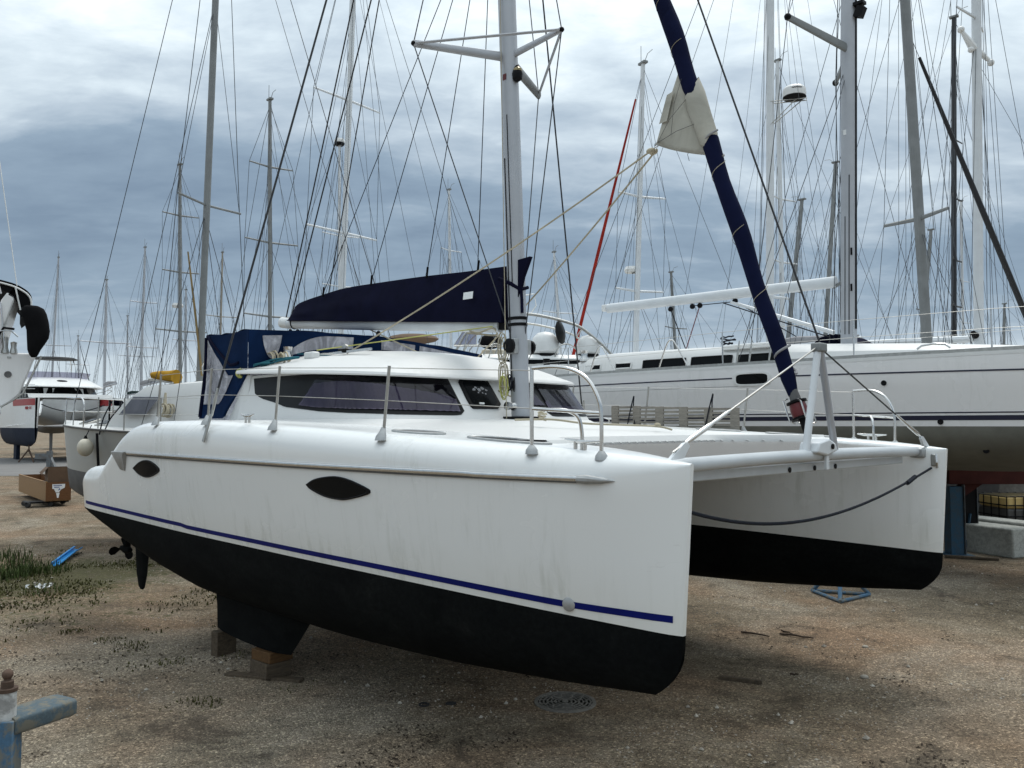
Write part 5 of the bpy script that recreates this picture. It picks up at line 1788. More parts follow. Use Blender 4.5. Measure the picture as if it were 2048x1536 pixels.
obj('mooring_cleat', MB().tube([(2.55, -1.83, 3.77), (2.62, -1.83, 3.82), (2.80, -1.83, 3.84), (2.98, -1.83, 3.82), (3.05, -1.83, 3.76)], .018, 7), m_steel, yt)
obj('deck_box', MB().box((-.9, -1.0, 4.10), (1.1, .5, .10)), m_white, ycab, bevel=.02)
for x, y in ((-6.55, -1.1), (-5.1, -1.32)):
    obj('sheet_winch', MB().lathe([(.11, 0), (.10, .05), (.07, .12), (.085, .22), (.09, .24), (0, .25)], (x, y, 4.04 if x > -6 else 3.95), 18), m_steel if x > -6 else m_black, yt)
for y in (-.75, -.55, .5):
    wire('deck_line', (-4.6, y, 4.19), (.3, y * .35, 4.13), .011, m_ropedk, ycab)
obj('rope_heap', MB().tube(coil((-1.55, -.85, 4.18), .12, 5, .05, 'z', .5, 4), .016, 5), m_ropedk, ycab)
ymz = lambda z: (.58 + .021 * (z - 4.1), 0, z)
k = []
for z in (4.02, 7, 10, 13, 16, 19):
    x = ymz(z)[0]
    k.append([(x + .165 * math.cos(q) * (1.0 if math.cos(q) > 0 else .9), .105 * math.sin(q), z) for q in [2 * PI * i / 22 for i in range(22)]])
ymast = obj('mast', MB().loft(k, True, True, True), m_alu, yt, 50)
obj('mast_collar', MB().box((.58, 0, 4.06), (.72, .60, .03)), m_redpl, ymast)
for dx, z0, z1 in ((.06, 4.3, 7.4), (-.02, 4.3, 6.6)):
    obj('rope_slot', MB().bar((ymz(z0)[0] + dx, -.104, z0), (ymz(z1)[0] + dx, -.104, z1), .014, .008, up=(0, 1, 0)), m_black, ymast)
for z in (5.9, 5.2):
    obj('rope_exit', MB().box((ymz(z)[0] + .10, -.092, z), (.035, .012, .14)), m_black, ymast)
obj('paper_sticker', MB().box((ymz(7.95)[0] - .02, -.1065, 8.25), (.06, .004, .10)), m_paper, ymast)
yl = obj('deck_light', MB().box((ymz(10.55)[0] + .25, -.05, 10.55), (.16, .14, .20), Matrix.Rotation(R(25), 3, 'Y')), m_black, ymast)
obj('lamp_hood', MB().box((ymz(10.7)[0] + .24, -.05, 10.72), (.20, .16, .06)), m_black, yl)
obj('furling_slot', MB().bar((ymz(4.4)[0] + .165, -.03, 4.4), (ymz(15)[0] + .165, -.03, 15), .035, .02, up=(1, 0, 0)), m_black, ymast)
for s_ in (-1, 1):
    tip = (ymz(9.93)[0] - .62, s_ * 1.22, 10.38) if s_ < 0 else (ymz(9.93)[0] - .85, 1.22, 9.86)
    obj('spreader', MB().tube([(ymz(9.9)[0], s_ * .06, 9.92), tip], [.10, .075], 8, flat=.45), m_aludark, ymast)
    obj('spreader_end', MB().sphere(tip, .07, 8, 6), m_black, ymast)
    wire('cap_shroud', (-.45, s_ * 1.90, 3.70), tip, .008, m_wire, yt)
    wire('cap_shroud', tip, (ymz(18.5)[0], 0, 18.5), .008, m_wire, yt)
    wire('diagonal_shroud', tip, (ymz(14.4)[0], 0, 14.4), .006, m_wire, yt)
    wire('lower_shroud', (-.75, s_ * 1.82, 3.70), ymz(9.7), .008, m_wire, yt)
    wire('lower_shroud', (-.1, s_ * 1.80, 3.70), ymz(9.6), .006, m_wire, yt)
    for x, q in ((-.45, 0), (-.75, 1), (-.1, 2)):
        obj('turnbuckle', MB().tube([(x, s_ * (1.90 - .05 * q), 3.70), (x + .03, s_ * (1.88 - .05 * q), 3.95), (x + .05, s_ * (1.86 - .05 * q), 4.15)], [.014, .022, .010], 7), m_steeldull, yt)
wire('backstay', (-7.7, .3, 3.75), ymz(18.8), .007, m_wire, yt)
wire('forestay', (8.3, 0, 3.9), ymz(18.6), .010, m_wire, yt)
for k_ in (-.10, .10, .16):
    wire('halyard', (ymz(4.3)[0] - .25, k_, 4.2), (ymz(18)[0] - .12, k_ * .5, 18), .006, m_ropedk, ymast)
yb0, yb1 = Vector((.36, 0, 5.36)), Vector((-5.50, 0, 5.44))
yb = obj('boom', MB().loft([[p + Vector((0, .075 * math.cos(q), .115 * math.sin(q))) for q in [2 * PI * i / 16 for i in range(16)]] for p in (yb1, yb1.lerp(yb0, .5), yb0)], True, True, True), m_alulight, yt, 50)
obj('boom_end', MB().box(yb1 + Vector((-.09, 0, .02)), (.14, .12, .16)), m_white, yb, bevel=.02)
obj('gooseneck', MB().tube([yb0 + Vector((-.05, 0, -.10)), yb0 + Vector((.18, 0, .02)), yb0 + Vector((.12, 0, .18))], .035, 7), m_aludark, yb)
for x in (-1.9, -2.8, -3.6, -3.0):
    p = Vector((x, 0, 5.40 - .17))
    b_ = obj('block', MB().lathe([(0, -.025), (.06, -.02), (.06, .02), (0, .025)], p, 12, axis=Matrix.Rotation(R(90), 3, 'X')), m_black, yb)
    if x in (-2.8, -3.6):
        wire('mainsheet', p, (-3.15, -.05, 4.25), .012, m_redpl if x == -2.8 else m_ropedk, yb)
wire('mainsheet', (-1.9, 0, 5.22), (-3.0, 0, 5.24), .010, m_ropedk, yb)
wire('mainsheet', (-1.9, 0, 5.22), (-.5, 0, 4.35), .010, m_ropedk, yb)
obj('boom_strut', MB().tube([(-2.0, 0, 5.22), (.30, 0, 4.36)], [.035, .045], 8), m_alulight, yb)
wire('kicker_line', (-2.2, .02, 5.22), (.20, .05, 4.28), .013, m_ropedk, yb)
wire('topping_lift', yb1, ymz(18.9), .006, m_wire, yt)
obj('keel', MB().loft([[(1.4, 0, 1.9), (.5, .17, 1.9), (-.9, 0, 1.9), (.5, -.17, 1.9)], [(1.0, 0, .05), (.2, .15, .05), (-.8, 0, .05), (.2, -.15, .05)]], True, True, True), m_olive, yhull)

# ---- grey-white sailboat on the left, its bow pointing away, fender on its side
GO, GW = (-6.70, 17.65, 0), R(157)
gb = thing('sailboat', 'pale grey old sailboat with tinted windscreen and grey underbody behind the stern of the catamaran', 'sailboat', GO, GW, 'sailing boats stored ashore behind the catamaran')
gh = crv([(-5.5, 1.3), (-3, 1.55), (0, 1.45), (1.6, 1.15), (2.8, .72), (3.6, .34), (4.0, .05)])
gz = lambda x: 2.42 + .028 * max(0, x) ** 1.2
up, lo = [], []
for i in range(30):
    x = -5.5 + 9.5 * i / 29
    rk = lambda z: x - .14 * max(0, (x - 1.5) / 2.5) ** 2 * (gz(x) - z)
    wl = 1.42 + .04 * max(0, x)
    up.append([(rk(z), -gh(x) * (.80 + .20 * f), z) for f, z in [(k / 6, wl + (gz(x) - wl) * k / 6) for k in range(7)]] + [(rk(z), gh(x) * (.80 + .20 * f), z) for f, z in [(k / 6, wl + (gz(x) - wl) * k / 6) for k in range(6, -1, -1)]])
    bt_ = .75 + .35 * max(0, (x - 2.2) / 1.8) ** 2
    lo.append([(rk(wl + (bt_ - wl) * math.sin(q)), -gh(x) * .80 * math.cos(q), wl + (bt_ - wl) * math.sin(q)) for q in [PI / 2 * k / 6 for k in range(7)]] + [(rk(wl + (bt_ - wl) * math.sin(q)), gh(x) * .80 * math.cos(q), wl + (bt_ - wl) * math.sin(q)) for q in [PI / 2 * k / 6 for k in range(5, -1, -1)]])
ghull = obj('hull', MB().loft(up, False, True), m_gelold, gb, 45)
lo_ = MB().loft(lo, False)
lo_.f = [f[::-1] for f in lo_.f]
obj('underbody', lo_, m_greyanti, ghull, 50)
obj('keel', MB().box((-.8, 0, .42), (2.0, .22, .84)), m_greyanti, ghull)
obj('deck', MB().loft([[(x, gh(x) * k_, gz(x) + .10 * (1 - k_ * k_)) for k_ in (-1, -.6, -.2, .2, .6, 1)] for x in [-5.5 + 9.5 * i / 20 for i in range(21)]], False), m_deck, ghull, 40)
for s_ in (-1, 1):
    obj('rubbing_strip', MB().tube([(x, s_ * (gh(x) + .012), gz(x) - .02) for x in [-5.4 + 9.2 * i / 24 for i in range(25)]], .022, 6), m_greyanti, ghull)
for x, y, w in ((2.85, .30, .26), (2.05, .55, .34)):
    hh = obj('deck_hatch', MB().box((x, y, gz(x) + .10), (w, .38, .05), Matrix.Rotation(R(-16), 3, 'X')), m_steeldull, ghull, bevel=.008)
    obj('pane', MB().box((x, y + .009, gz(x) + .128), (w - .08, .30, .012), Matrix.Rotation(R(-16), 3, 'X')), m_dark, hh)
# cabin with a raked windscreen
gc = [[(x, s_ * w, z) for x, w, z, s_ in ((1.25, .55, 2.50, -1), (.9, .55, 2.98, -1))], ]
cabg = MB().loft([[(1.90, -.80, 2.46), (2.0, -.4, 2.52), (2.0, .4, 2.52), (1.90, .80, 2.46), (-1.2, 1.12, 2.42), (-1.2, -1.12, 2.42)],
                  [(1.30, -.76, 3.05), (1.40, -.4, 3.08), (1.40, .4, 3.08), (1.30, .76, 3.05), (-1.2, 1.0, 3.12), (-1.2, -1.0, 3.12)],
                  [(.85, -.62, 3.36), (.95, -.3, 3.40), (.95, .3, 3.40), (.85, .62, 3.36), (-1.2, .82, 3.42), (-1.2, -.82, 3.42)],
                  [(.1, -.2, 3.46), (.1, -.1, 3.46), (.1, .1, 3.46), (.1, .2, 3.46), (-1.1, .3, 3.50), (-1.1, -.3, 3.50)]], True, False, True)
gcab = obj('cabin', cabg, m_deck, gb, 30)
obj('side_window', MB().add([(1.30, .915, 2.76), (.44, 1.01, 2.76), (.15, .93, 3.12), (.98, .835, 3.14)], [(0, 1, 2, 3)]), m_greyglass, gcab, 0)
obj('windscreen', MB().add([(1.80, .77, 2.60), (1.90, .38, 2.64), (1.46, .38, 3.04), (1.38, .72, 3.0)], [(0, 1, 2, 3)]).add([(1.90, .32, 2.64), (1.90, -.32, 2.64), (1.47, -.32, 3.04), (1.47, .32, 3.04)], [(0, 1, 2, 3)]), m_dark, gcab, 0)
obj('cockpit_hood', MB().loft([[(-1.2, -1.0, 2.6), (-1.2, -.8, 3.50), (-1.2, 0, 3.62), (-1.2, .8, 3.50), (-1.2, 1.1, 2.6)], [(-2.9, -1.05, 2.7), (-2.9, -.9, 3.42), (-2.9, 0, 3.50), (-2.9, .9, 3.42), (-2.9, 1.15, 2.7)]], False), m_vinyl, gb)
obj('hood_top', MB().box((-2.1, 0, 3.60), (1.9, 1.9, .04)), m_white, gb, bevel=.01)
gm = Vector((0, 0, 0))
gl = lambda z: Vector((.011 * (z - 3.64) * -.92 + 0, -.022 * .39 * (z - 3.64), z)) * 1.0
gmast = obj('mast', MB().tube([(0, 0, 3.3), (-.21, -.09, 13.2), (-.30, -.13, 17.0)], [.080, .078, .065], 12, flat=.8), m_aludark, gb)
for z in (7.3,):
    p = Vector((-.08, -.035, z))
    for s_ in (-1, 1):
        obj('spreader', MB().tube([p, p + Vector((-.12, s_ * .92, .02))], .026, 6), m_aludark, gmast)
for s_ in (-1, 1):
    obj('cap_shroud', MB().tube([(-.2, s_ * 1.35, 2.5), (-.2, s_ * .92, 7.3), (-.28, -.12, 16.5)], .008, 5), m_wire, gb)
    for dx in (-.6, .25):
        wire('lower_shroud', (dx, s_ * 1.3, 2.5), (-.07, 0, 7.1), .007, m_wire, gb)
    wire('upper_diagonal', (-.2, s_ * .92, 7.3), (-.18, -.08, 11.8), .006, m_wire, gb)
wire('forestay', (3.85, 0, 2.62), (-.25, -.11, 16.6), .008, m_wire, gb)
wire('inner_stay', (2.3, 0, 2.62), (-.2, -.09, 12), .007, m_wire, gb)
wire('backstay', (-5.3, 0, 2.6), (-.3, -.12, 16.9), .008, m_wire, gb)
wire('backstay', (-5.3, .6, 2.6), (-.28, -.12, 15.9), .006, m_wire, gb)
obj('furled_staysail', MB().tube([(-.12, .05, 3.6), (.10, .06, 5.0), (.32, .07, 6.3)], [.024, .024, .016], 8), m_yellowspar, gb)
# pulpit, stanchions, bicycle-like clutter of lines forward of the cabin
obj('bow_rail', MB().tube(curve_pts([(2.4, .85, 2.5), (2.45, .82, 3.08), (3.0, .62, 3.14), (3.85, .10, 3.18), (3.85, -.10, 3.18), (3.0, -.62, 3.14), (2.45, -.82, 3.08), (2.4, -.85, 2.5)], 5), .016, 7), m_steel, gb)
for x, s_ in ((3.7, 1), (3.7, -1), (3.1, 1), (3.1, -1)):
    obj('rail_leg', MB().tube([(x, s_ * gh(x) * .9, gz(x)), (x, s_ * (gh(x) * .9 - .02), 3.14)], .014, 6), m_steel, gb)
obj('middle_rail', MB().tube([(3.1, .5, 2.85), (3.7, .2, 2.86), (3.7, -.2, 2.86), (3.1, -.5, 2.85)], .012, 6), m_steel, gb)
for x in (1.7, .7, -.4, -1.6, -3.0):
    for s_ in (-1, 1):
        obj('stanchion', MB().tube([(x, s_ * (gh(x) - .05), gz(x)), (x, s_ * (gh(x) - .05), gz(x) + .66)], .014, 6), m_steeldull, gb)
for s_ in (-1, 1):
    for dz in (.64, .33):
        obj('lifeline', MB().tube([(x, s_ * (gh(x) - .05), gz(x) + dz) for x in (2.4, 1.7, .7, -.4, -1.6, -3.0)], .005, 4), m_steeldull, gb)
obj('handrail', MB().tube(curve_pts([(-.6, .45, 3.42), (-.6, .5, 3.85), (-1.6, .6, 3.95), (-2.6, .7, 3.9), (-2.6, .72, 3.5)], 4), .014, 6), m_steel, gb)
obj('handrail', MB().tube([(-1.4, .55, 3.5), (-1.0, .52, 3.92)], .013, 6), m_steel, gb)
obj('handrail', MB().tube([(-2.2, .65, 3.55), (-1.7, .6, 3.94)], .013, 6), m_steel, gb)
yb_ = thing('canvas_bundle', 'mustard yellow canvas bundle lying on the cabin roof of the grey sailboat', 'canvas bundle', GO, GW)
rg = []
for i in range(12):
    t = i / 11
    c0 = Vector((.94 - .74 * t, .36 + .08 * t, 3.60 - .06 * t))
    w, h = .09 + .07 * t, .07 + .08 * t
    rg.append([c0 + Vector((0, w * math.cos(q) * (1 + .06 * math.sin(5 * q + i)), h * math.sin(q) * (1 + .06 * math.sin(4 * q + i * .7)) + .02)) for q in [2 * PI * k / 14 for k in range(14)]])
obj('canvas', MB().loft(rg, True, True, True), m_yellow, yb_, 60)
obj('spar', MB().tube([(.96, .46, 3.53), (.18, .56, 3.43)], .022, 6), m_steeldull, yb_)
fd = thing('fender', 'round cream ball fender hanging on the side of the grey sailboat', 'fender', GO, GW)
obj('ball', MB().sphere((1.95, 1.16, 2.08), .16, 16, 10, (1, 1, 1.18)), m_cream, fd, 80)
obj('eye', MB().lathe([(.05, 0), (.03, .05), (.02, .08)], (1.95, 1.16, 2.25), 10), m_black, fd)
obj('lanyard', MB().tube([(1.95, 1.16, 2.3), (1.95, 1.02, 2.55)], .010, 5), m_ropedk, fd)
rc = thing('rope_coil', 'weathered rope coil hanging on the white cabin side of the grey sailboat', 'rope coil', GO, GW)
obj('rope', MB().tube(coil((-.20, 1.08, 2.84), .085, 7, .03, 'y', .4, 2, 1.3), .017, 5), m_rope, rc)
obj('wrapped_end', MB().tube([(-.17, 1.08, 2.90), (-.11, 1.04, 3.04), (-.08, 1.0, 3.20)], [.03, .036, .022], 7), m_rope, rc)
for x0, z0, x1, z1 in ((1.53, 2.35, 1.30, 3.05), (1.40, 2.40, 1.05, 2.95)):
    obj('hanging_line', MB().tube(curve_pts([(x0, 1.18, z0), ((x0 + x1) / 2 + .03, 1.16, (z0 + z1) / 2), (x1, 1.08, z1)], 6), .014, 5), m_ropedk, gb)
obj('fender_board', MB().bar((1.50, 1.20, 1.55), (1.53, 1.24, 2.38), .06, .05), m_black, gb)
# ---- motor catamaran with red stripe, far left
PO, PW = (-31.7, 55.0, 0), R(-52)
pc = thing('motor_catamaran', 'white flybridge motor catamaran with a red bow stripe and dark windows at the far left', 'motor boat', PO, PW)
for sgn, yc, nm in ((-1, 0.0, 'near'), (1, 4.5, 'far')):
    up, lo = [], []
    for i in range(22):
        x = -12.5 * i / 21
        w = .90 * min(1, (i / 9 + .015)) ** .62
        ztop = 4.38 - .02 * i / 21
        wl = 2.35 + .0 * x
        fl = .78
        out = [(x - .10 * (ztop - z) * max(0, 1 + x / 2), z, w * (fl + (1 - fl) * ((z - wl) / (ztop - wl)))) for z in [wl + (ztop - wl) * k / 5 for k in range(6)]]
        up.append([(p[0], yc - p[2], p[1]) for p in out] + [(p[0], yc + p[2], p[1]) for p in out[::-1]])
        zb = 1.05 + .35 * max(0, 1 + x / 2.5)
        lo.append([(x, yc - w * fl * math.cos(q), wl + (zb - wl) * math.sin(q)) for q in [PI / 2 * k / 5 for k in range(6)]] + [(x, yc + w * fl * math.cos(q), wl + (zb - wl) * math.sin(q)) for q in [PI / 2 * k / 5 for k in range(4, -1, -1)]])
    u = MB().loft(up, False, False, True)
    h = obj('hull', u, m_white, pc, 45)
    l_ = MB().loft(lo, False, False, True)
    l_.f = [f[::-1] for f in l_.f]
    obj('underbody', l_, m_blueanti, h, 50)
    rs = MB()
    for i in range(16):
        x = -.02 - 4.6 * i / 15
        w = .90 * min(1, (-x * 21 / 12.5 / 9 + .015)) ** .62
        for z, q in ((4.33, .99), (3.88, .95)):
            rs.v.append((x - .10 * (4.38 - z) * max(0, 1 + x / 2), yc - w * q - .012, z))
    rs.f = [(2 * i, 2 * i + 1, 2 * i + 3, 2 * i + 2) for i in range(15)]
    rs.mi = [0] * 15
    obj('red_stripe', rs, m_redstripe, h, 60)
    if sgn > 0:
        rs2 = MB()
        rs2.v = [(v[0], 2 * yc - v[1], v[2]) for v in rs.v]
        rs2.f, rs2.mi = [f[::-1] for f in rs.f], rs.mi
        obj('red_stripe', rs2, m_redstripe, h, 60)
    obj('skeg', MB().box((-8.5, yc, .7), (1.4, .25, 1.4)), m_blueanti, h)
    obj('chine', MB().bar((-.3, yc - .62 if sgn < 0 else yc - .55, 2.62), (-9, yc - .80, 2.45), .03, .05), m_gel2, h)
tx = MB()
for i in range(6):
    w_ = (.13, .13, .13, .06, .07, .07)[i]
    x = -1.55 + i * .19 + (.05 if i > 3 else 0)
    z0 = 3.62
    wl_ = lambda x: .90 * min(1, (-x * 21 / 12.5 / 9 + .015)) ** .62 * .93 + .02
    q = lambda xx, zz: (xx, -wl_(xx) - .02, zz)
    # block capitals
    s_ = [[((0, 0), (0, 1)), ((0, 1), (.9, .75)), ((.9, .75), (0, .5)), ((0, .5), (.9, .25)), ((.9, .25), (0, 0))],
          [((.9, .9), (0, 1)), ((0, 1), (0, 0)), ((0, 0), (.9, 0)), ((.9, 0), (.9, .5))],
          [((0, 0), (.45, 1)), ((.45, 1), (.9, 0)), ((.2, .4), (.7, .4))],
          [((0, .5), (.9, .5))], [((.4, 0), (.4, 1))], [((.4, 0), (.4, 1))]][i]
    for a, b in s_:
        tx.tube([q(x + a[0] * w_, z0 + a[1] * .18), q(x + b[0] * w_, z0 + b[1] * .18)], .022, 4)
obj('lettering', tx, m_redstripe, [c_ for c_ in pc.children if c_.name.startswith('hull')][0], label='small dark red registration lettering')
nac = MB().loft([[(-1.0, .5 + 3.5 * k / 8, 4.30) for k in range(9)], [(-1.25, .5 + 3.5 * k / 8, 3.7 - .1 * math.sin(PI * k / 8)) for k in range(9)], [(-1.7, .5 + 3.5 * k / 8, 2.9 + .35 * abs(math.cos(PI * k / 8))) for k in range(9)], [(-3.2, .5 + 3.5 * k / 8, 2.6 + .5 * abs(math.cos(PI * k / 8)) ** 2) for k in range(9)], [(-12, .5 + 3.5 * k / 8, 2.5 + .5 * abs(math.cos(PI * k / 8)) ** 2) for k in range(9)]], False)
obj('bridge_underside', nac, m_white, pc, 50)
obj('deck', MB().loft([[(x, -.85 * min(1, (-x / 5) + .03) ** .6 if True else 0, 4.40), (x, 2.25, 4.46), (x, 4.5 + .85 * min(1, (-x / 5) + .03) ** .6, 4.40)] for x in (-.9, -2, -4, -8, -12.4)], False), m_deck, pc, 40)
obj('bulwark', MB().loft([[(-.95, -.35, 4.4), (-.95, 2.25, 4.4), (-.95, 4.85, 4.4)], [(-1.1, -.40, 4.66), (-1.1, 2.25, 4.70), (-1.1, 4.9, 4.66)], [(-2.5, -.7, 4.72), (-2.5, 2.25, 4.75), (-2.5, 5.2, 4.72)]], False), m_deck, pc, 40)
sal = MB().loft([[(-3.6, .55, 4.45), (-3.2, 2.25, 4.45), (-3.6, 3.95, 4.45), (-5.5, 4.9, 4.45), (-10.5, 4.9, 4.45), (-10.5, -.4, 4.45), (-5.5, -.4, 4.45)],
                 [(-4.2, .75, 5.28), (-3.9, 2.25, 5.28), (-4.2, 3.75, 5.28), (-5.8, 4.6, 5.28), (-10.5, 4.6, 5.28), (-10.5, -.1, 5.28), (-5.8, -.1, 5.28)]], True, False, True)
saloon = obj('saloon', sal, m_dark, pc, 30)
for y in (1.2, 1.75, 2.3, 2.85, 3.3):
    obj('white_curtain', MB().add([(-3.62 + .25 * abs(y - 2.25) / 1.7 * -1 + .18, y - .24, 4.56), (-3.62 - .25 * abs(y - 2.25) / 1.7 + .18, y + .22, 4.56), (-4.0 - .25 * abs(y - 2.25) / 1.7 + .12, y + .22, 5.2), (-4.0 - .25 * abs(y - 2.25) / 1.7 + .12, y - .24, 5.2)], [(0, 1, 2, 3)]), m_paper, saloon, 0)
roof_ = MB().loft([[(-3.0, .45, 5.26), (-2.75, 2.25, 5.26), (-3.0, 4.05, 5.26), (-5.4, 5.15, 5.26), (-11, 5.0, 5.26), (-11, -.5, 5.26), (-5.4, -.65, 5.26)],
                   [(-3.05, .48, 5.34), (-2.8, 2.25, 5.34), (-3.05, 4.02, 5.34), (-5.4, 5.12, 5.36), (-11, 5.0, 5.36), (-11, -.5, 5.36), (-5.4, -.62, 5.36)],
                   [(-5.9, .9, 6.05), (-5.7, 2.25, 6.08), (-5.9, 3.6, 6.05), (-7.0, 4.3, 6.05), (-11, 4.3, 6.0), (-11, .2, 6.0), (-7.0, .2, 6.05)]], True, True, True)
rf = obj('flybridge', roof_, m_white, pc, 30)
obj('roof_hatch', MB().lathe([(.36, 0), (.34, .05), (0, .06)], (-4.4, 2.2, 5.70), 14, axis=Matrix.Rotation(R(14), 3, 'Y')), m_dark, rf)
obj('fly_windscreen', MB().loft([[(-7.2, .15, 6.05), (-6.0, .85, 6.05), (-5.75, 2.25, 6.05), (-6.0, 3.65, 6.05), (-7.2, 4.4, 6.05)], [(-6.9, 0, 6.45), (-5.6, .75, 6.45), (-5.35, 2.25, 6.45), (-5.6, 3.75, 6.45), (-6.9, 4.55, 6.45)]], False), m_glass, rf, 30)
bm_ = obj('sunshade', MB().lathe([(0, -.02), (1.35, -.05), (1.5, 0), (1.2, .14), (0, .20)], (0, 0, 0), 22), m_black, pc, 60)
for v in bm_.data.vertices:
    v.co = (v.co.x * .75 - 7.3, v.co.y * 1.05 + 2.2, v.co.z + 7.50)
for y in (.95, 3.45):
    for x0, x1 in ((-6.6, -6.9), (-8.2, -7.8)):
        obj('sunshade_leg', MB().tube(curve_pts([(x0, y, 6.05), (x0 - .05, y, 6.9), (x1, y * .9 + .2, 7.46)], 4), .035, 6), m_steel, bm_)
for sgn, y in ((-1, -.55), (1, 5.05)):
    for dz in (.32, .62):
        obj('guard_rail', MB().tube([(-1.0, 2.25 + (y - 2.25) * .8, 4.68 + dz), (-2.0, y, 4.7 + dz), (-5, y + sgn * .2, 4.45 + dz), (-9, y + sgn * .25, 4.4 + dz)], .020, 5), m_steel, pc)
    for x in (-1.0, -2.0, -3.4, -5, -7):
        obj('rail_leg', MB().tube([(x, y, 4.42), (x, y, 5.30)], .018, 5), m_steel, pc)
obj('mooring_line', MB().tube([(-.2, .3 + 3.9 * t, 3.95 - .9 * 4 * t * (1 - t) * .55) for t in [i / 16 for i in range(17)]], .035, 5), m_ropedk, pc)
obj('bow_step', MB().box((-1.15, 2.2, 3.5), (.6, .9, .10)), m_gel2, pc)

# ---- motor yacht between the cabin roof and the big yacht
MO = thing('motor_yacht', 'white motor yacht with tubular arch, white domes and dark satellite dish behind the catamaran mast', 'motor boat', (0.6, 27.0, 0), 0)
yacht_hull(MO, 12.0, 3.8, 5.5, 4.35, 3.1, 1.7, m_white, m_blueanti, 16)
obj('keel', MB().box((-1.0, 0, .85), (4.0, .3, 1.75)), m_blueanti, MO)
msup = obj('superstructure', MB().loft([[(4.2, -1.3, 4.3), (4.2, 1.3, 4.3), (-4.2, 1.6, 4.3), (-4.2, -1.6, 4.3)], [(3.4, -1.2, 4.62), (3.4, 1.2, 4.62), (-4.2, 1.5, 4.66), (-4.2, -1.5, 4.66)], [(3.0, -1.0, 4.74), (3.0, 1.0, 4.74), (-4.1, 1.3, 4.80), (-4.1, -1.3, 4.80)]], True, False, True), m_white, MO, 30)
obj('side_window', MB().box((.2, -1.56, 4.50), (4.2, .04, .14)), m_dark, msup)
obj('fly_seat', MB().box((-.4, .4, 4.90), (2.4, 1.4, .22)), m_cream, msup, bevel=.06)
for y in (-1.25, -1.08, 1.25):
    obj('arch_tube', MB().tube(curve_pts([(2.75, y, 4.45), (2.37, y, 4.93), (1.72, y, 5.50), (1.31, y, 5.72), (.6, y, 5.92), (-.17, y, 6.04), (-1.0, y, 5.98), (-1.9, y, 5.6), (-2.4, y, 4.8)], 5), .034, 7), m_steeldull, MO)
for q in ((2.1, 5.18), (1.6, 5.56), (-.2, 6.03)):
    obj('arch_cross_tube', MB().tube([(q[0], -1.25, q[1]), (q[0], 1.25, q[1])], .025, 6), m_steeldull, MO)
for (x, y, z, r) in ((.46, -.8, 4.86, .44), (1.82, -.9, 4.84, .37)):
    d_ = obj('satellite_dome', MB().lathe([(r * .85, -.06), (r, 0), (r, r * .6), (r * .9, r * 1.05), (r * .55, r * 1.4), (0, r * 1.52)], (x, y, z), 20), m_white, MO)
    obj('dome_foot', MB().lathe([(r * .9, -.14), (r * .9, -.05)], (x, y, z), 16), m_black, d_)
dsh = obj('satellite_dish', MB().lathe([(0, .06), (.2, .05), (.36, 0), (.37, .02), (.2, .10), (0, .12)], (.92, -1.0, 5.47), 22, axis=Matrix.Rotation(R(-28), 3, 'Z') @ Matrix.Rotation(R(84), 3, 'Y')), m_panel, MO)
obj('dish_stay', MB().tube([(.92, -.95, 5.4), (.75, -.9, 4.8)], .04, 6), m_greyanti, dsh)
obj('dish_stay', MB().tube([(1.0, -1.0, 5.5), (.62, -.9, 4.75)], .025, 6), m_steeldull, dsh)
for (x, y) in ((-1.1, -.9), (-.75, -.5), (-1.6, -.7), (1.15, -.9)):
    obj('hoop', MB().tube(curve_pts([(x - .42, y - .3, 4.6), (x - .30, y - .28, 4.98), (x, y, 5.12), (x + .30, y + .28, 4.98), (x + .42, y + .3, 4.6)], 5), .022, 6), m_steeldull, MO)
wsn = obj('fly_windscreen', MB().add([(-2.42, -1.2, 5.06), (-1.72, -1.25, 5.06), (-1.72, -1.1, 5.50), (-2.15, -1.05, 5.50)], [(0, 1, 2, 3)]), m_glass, MO, 0)
obj('screen_frame', MB().tube([(-2.42, -1.2, 5.06), (-1.72, -1.25, 5.06), (-1.72, -1.1, 5.50), (-2.15, -1.05, 5.50)], .022, 6, closed=True), m_steeldull, wsn)
obj('black_engine_cover', MB().sphere((-1.30, -.6, 5.22), .24, 12, 8, (1.6, 1, 1.0)), m_blackcloth, MO)
for k_ in range(6):
    obj('stern_rail', MB().tube([(-2.2 + k_ * .42, -1.45, 4.55), (-1.95 + k_ * .42, -1.45, 5.45 - .08 * k_)], .018, 5), m_steeldull, MO)
obj('stern_rail', MB().tube([(-2.4, -1.45, 5.0), (-.2, -1.45, 4.98)], .02, 5), m_steeldull, MO)
sm = obj('light_mast', MB().tube([(-.55, .9, 4.8), (-.55, .9, 6.9)], .05, 7), m_white, MO)
for z in (6.75, 6.35, 5.7):
    obj('signal_light', MB().sphere((-.42, .9, z), .13, 9, 6), m_white, sm)
obj('loudhailer_arm', MB().tube([(-.55, .9, 6.9), (.15, .85, 7.0), (.22, .85, 6.6), (.05, .85, 6.35)], .022, 5), m_white, sm)
obj('brown_cover', MB().sphere((-4.0, 1.2, 5.5), .6, 12, 6, (1.5, 1, .30)), m_card, MO)

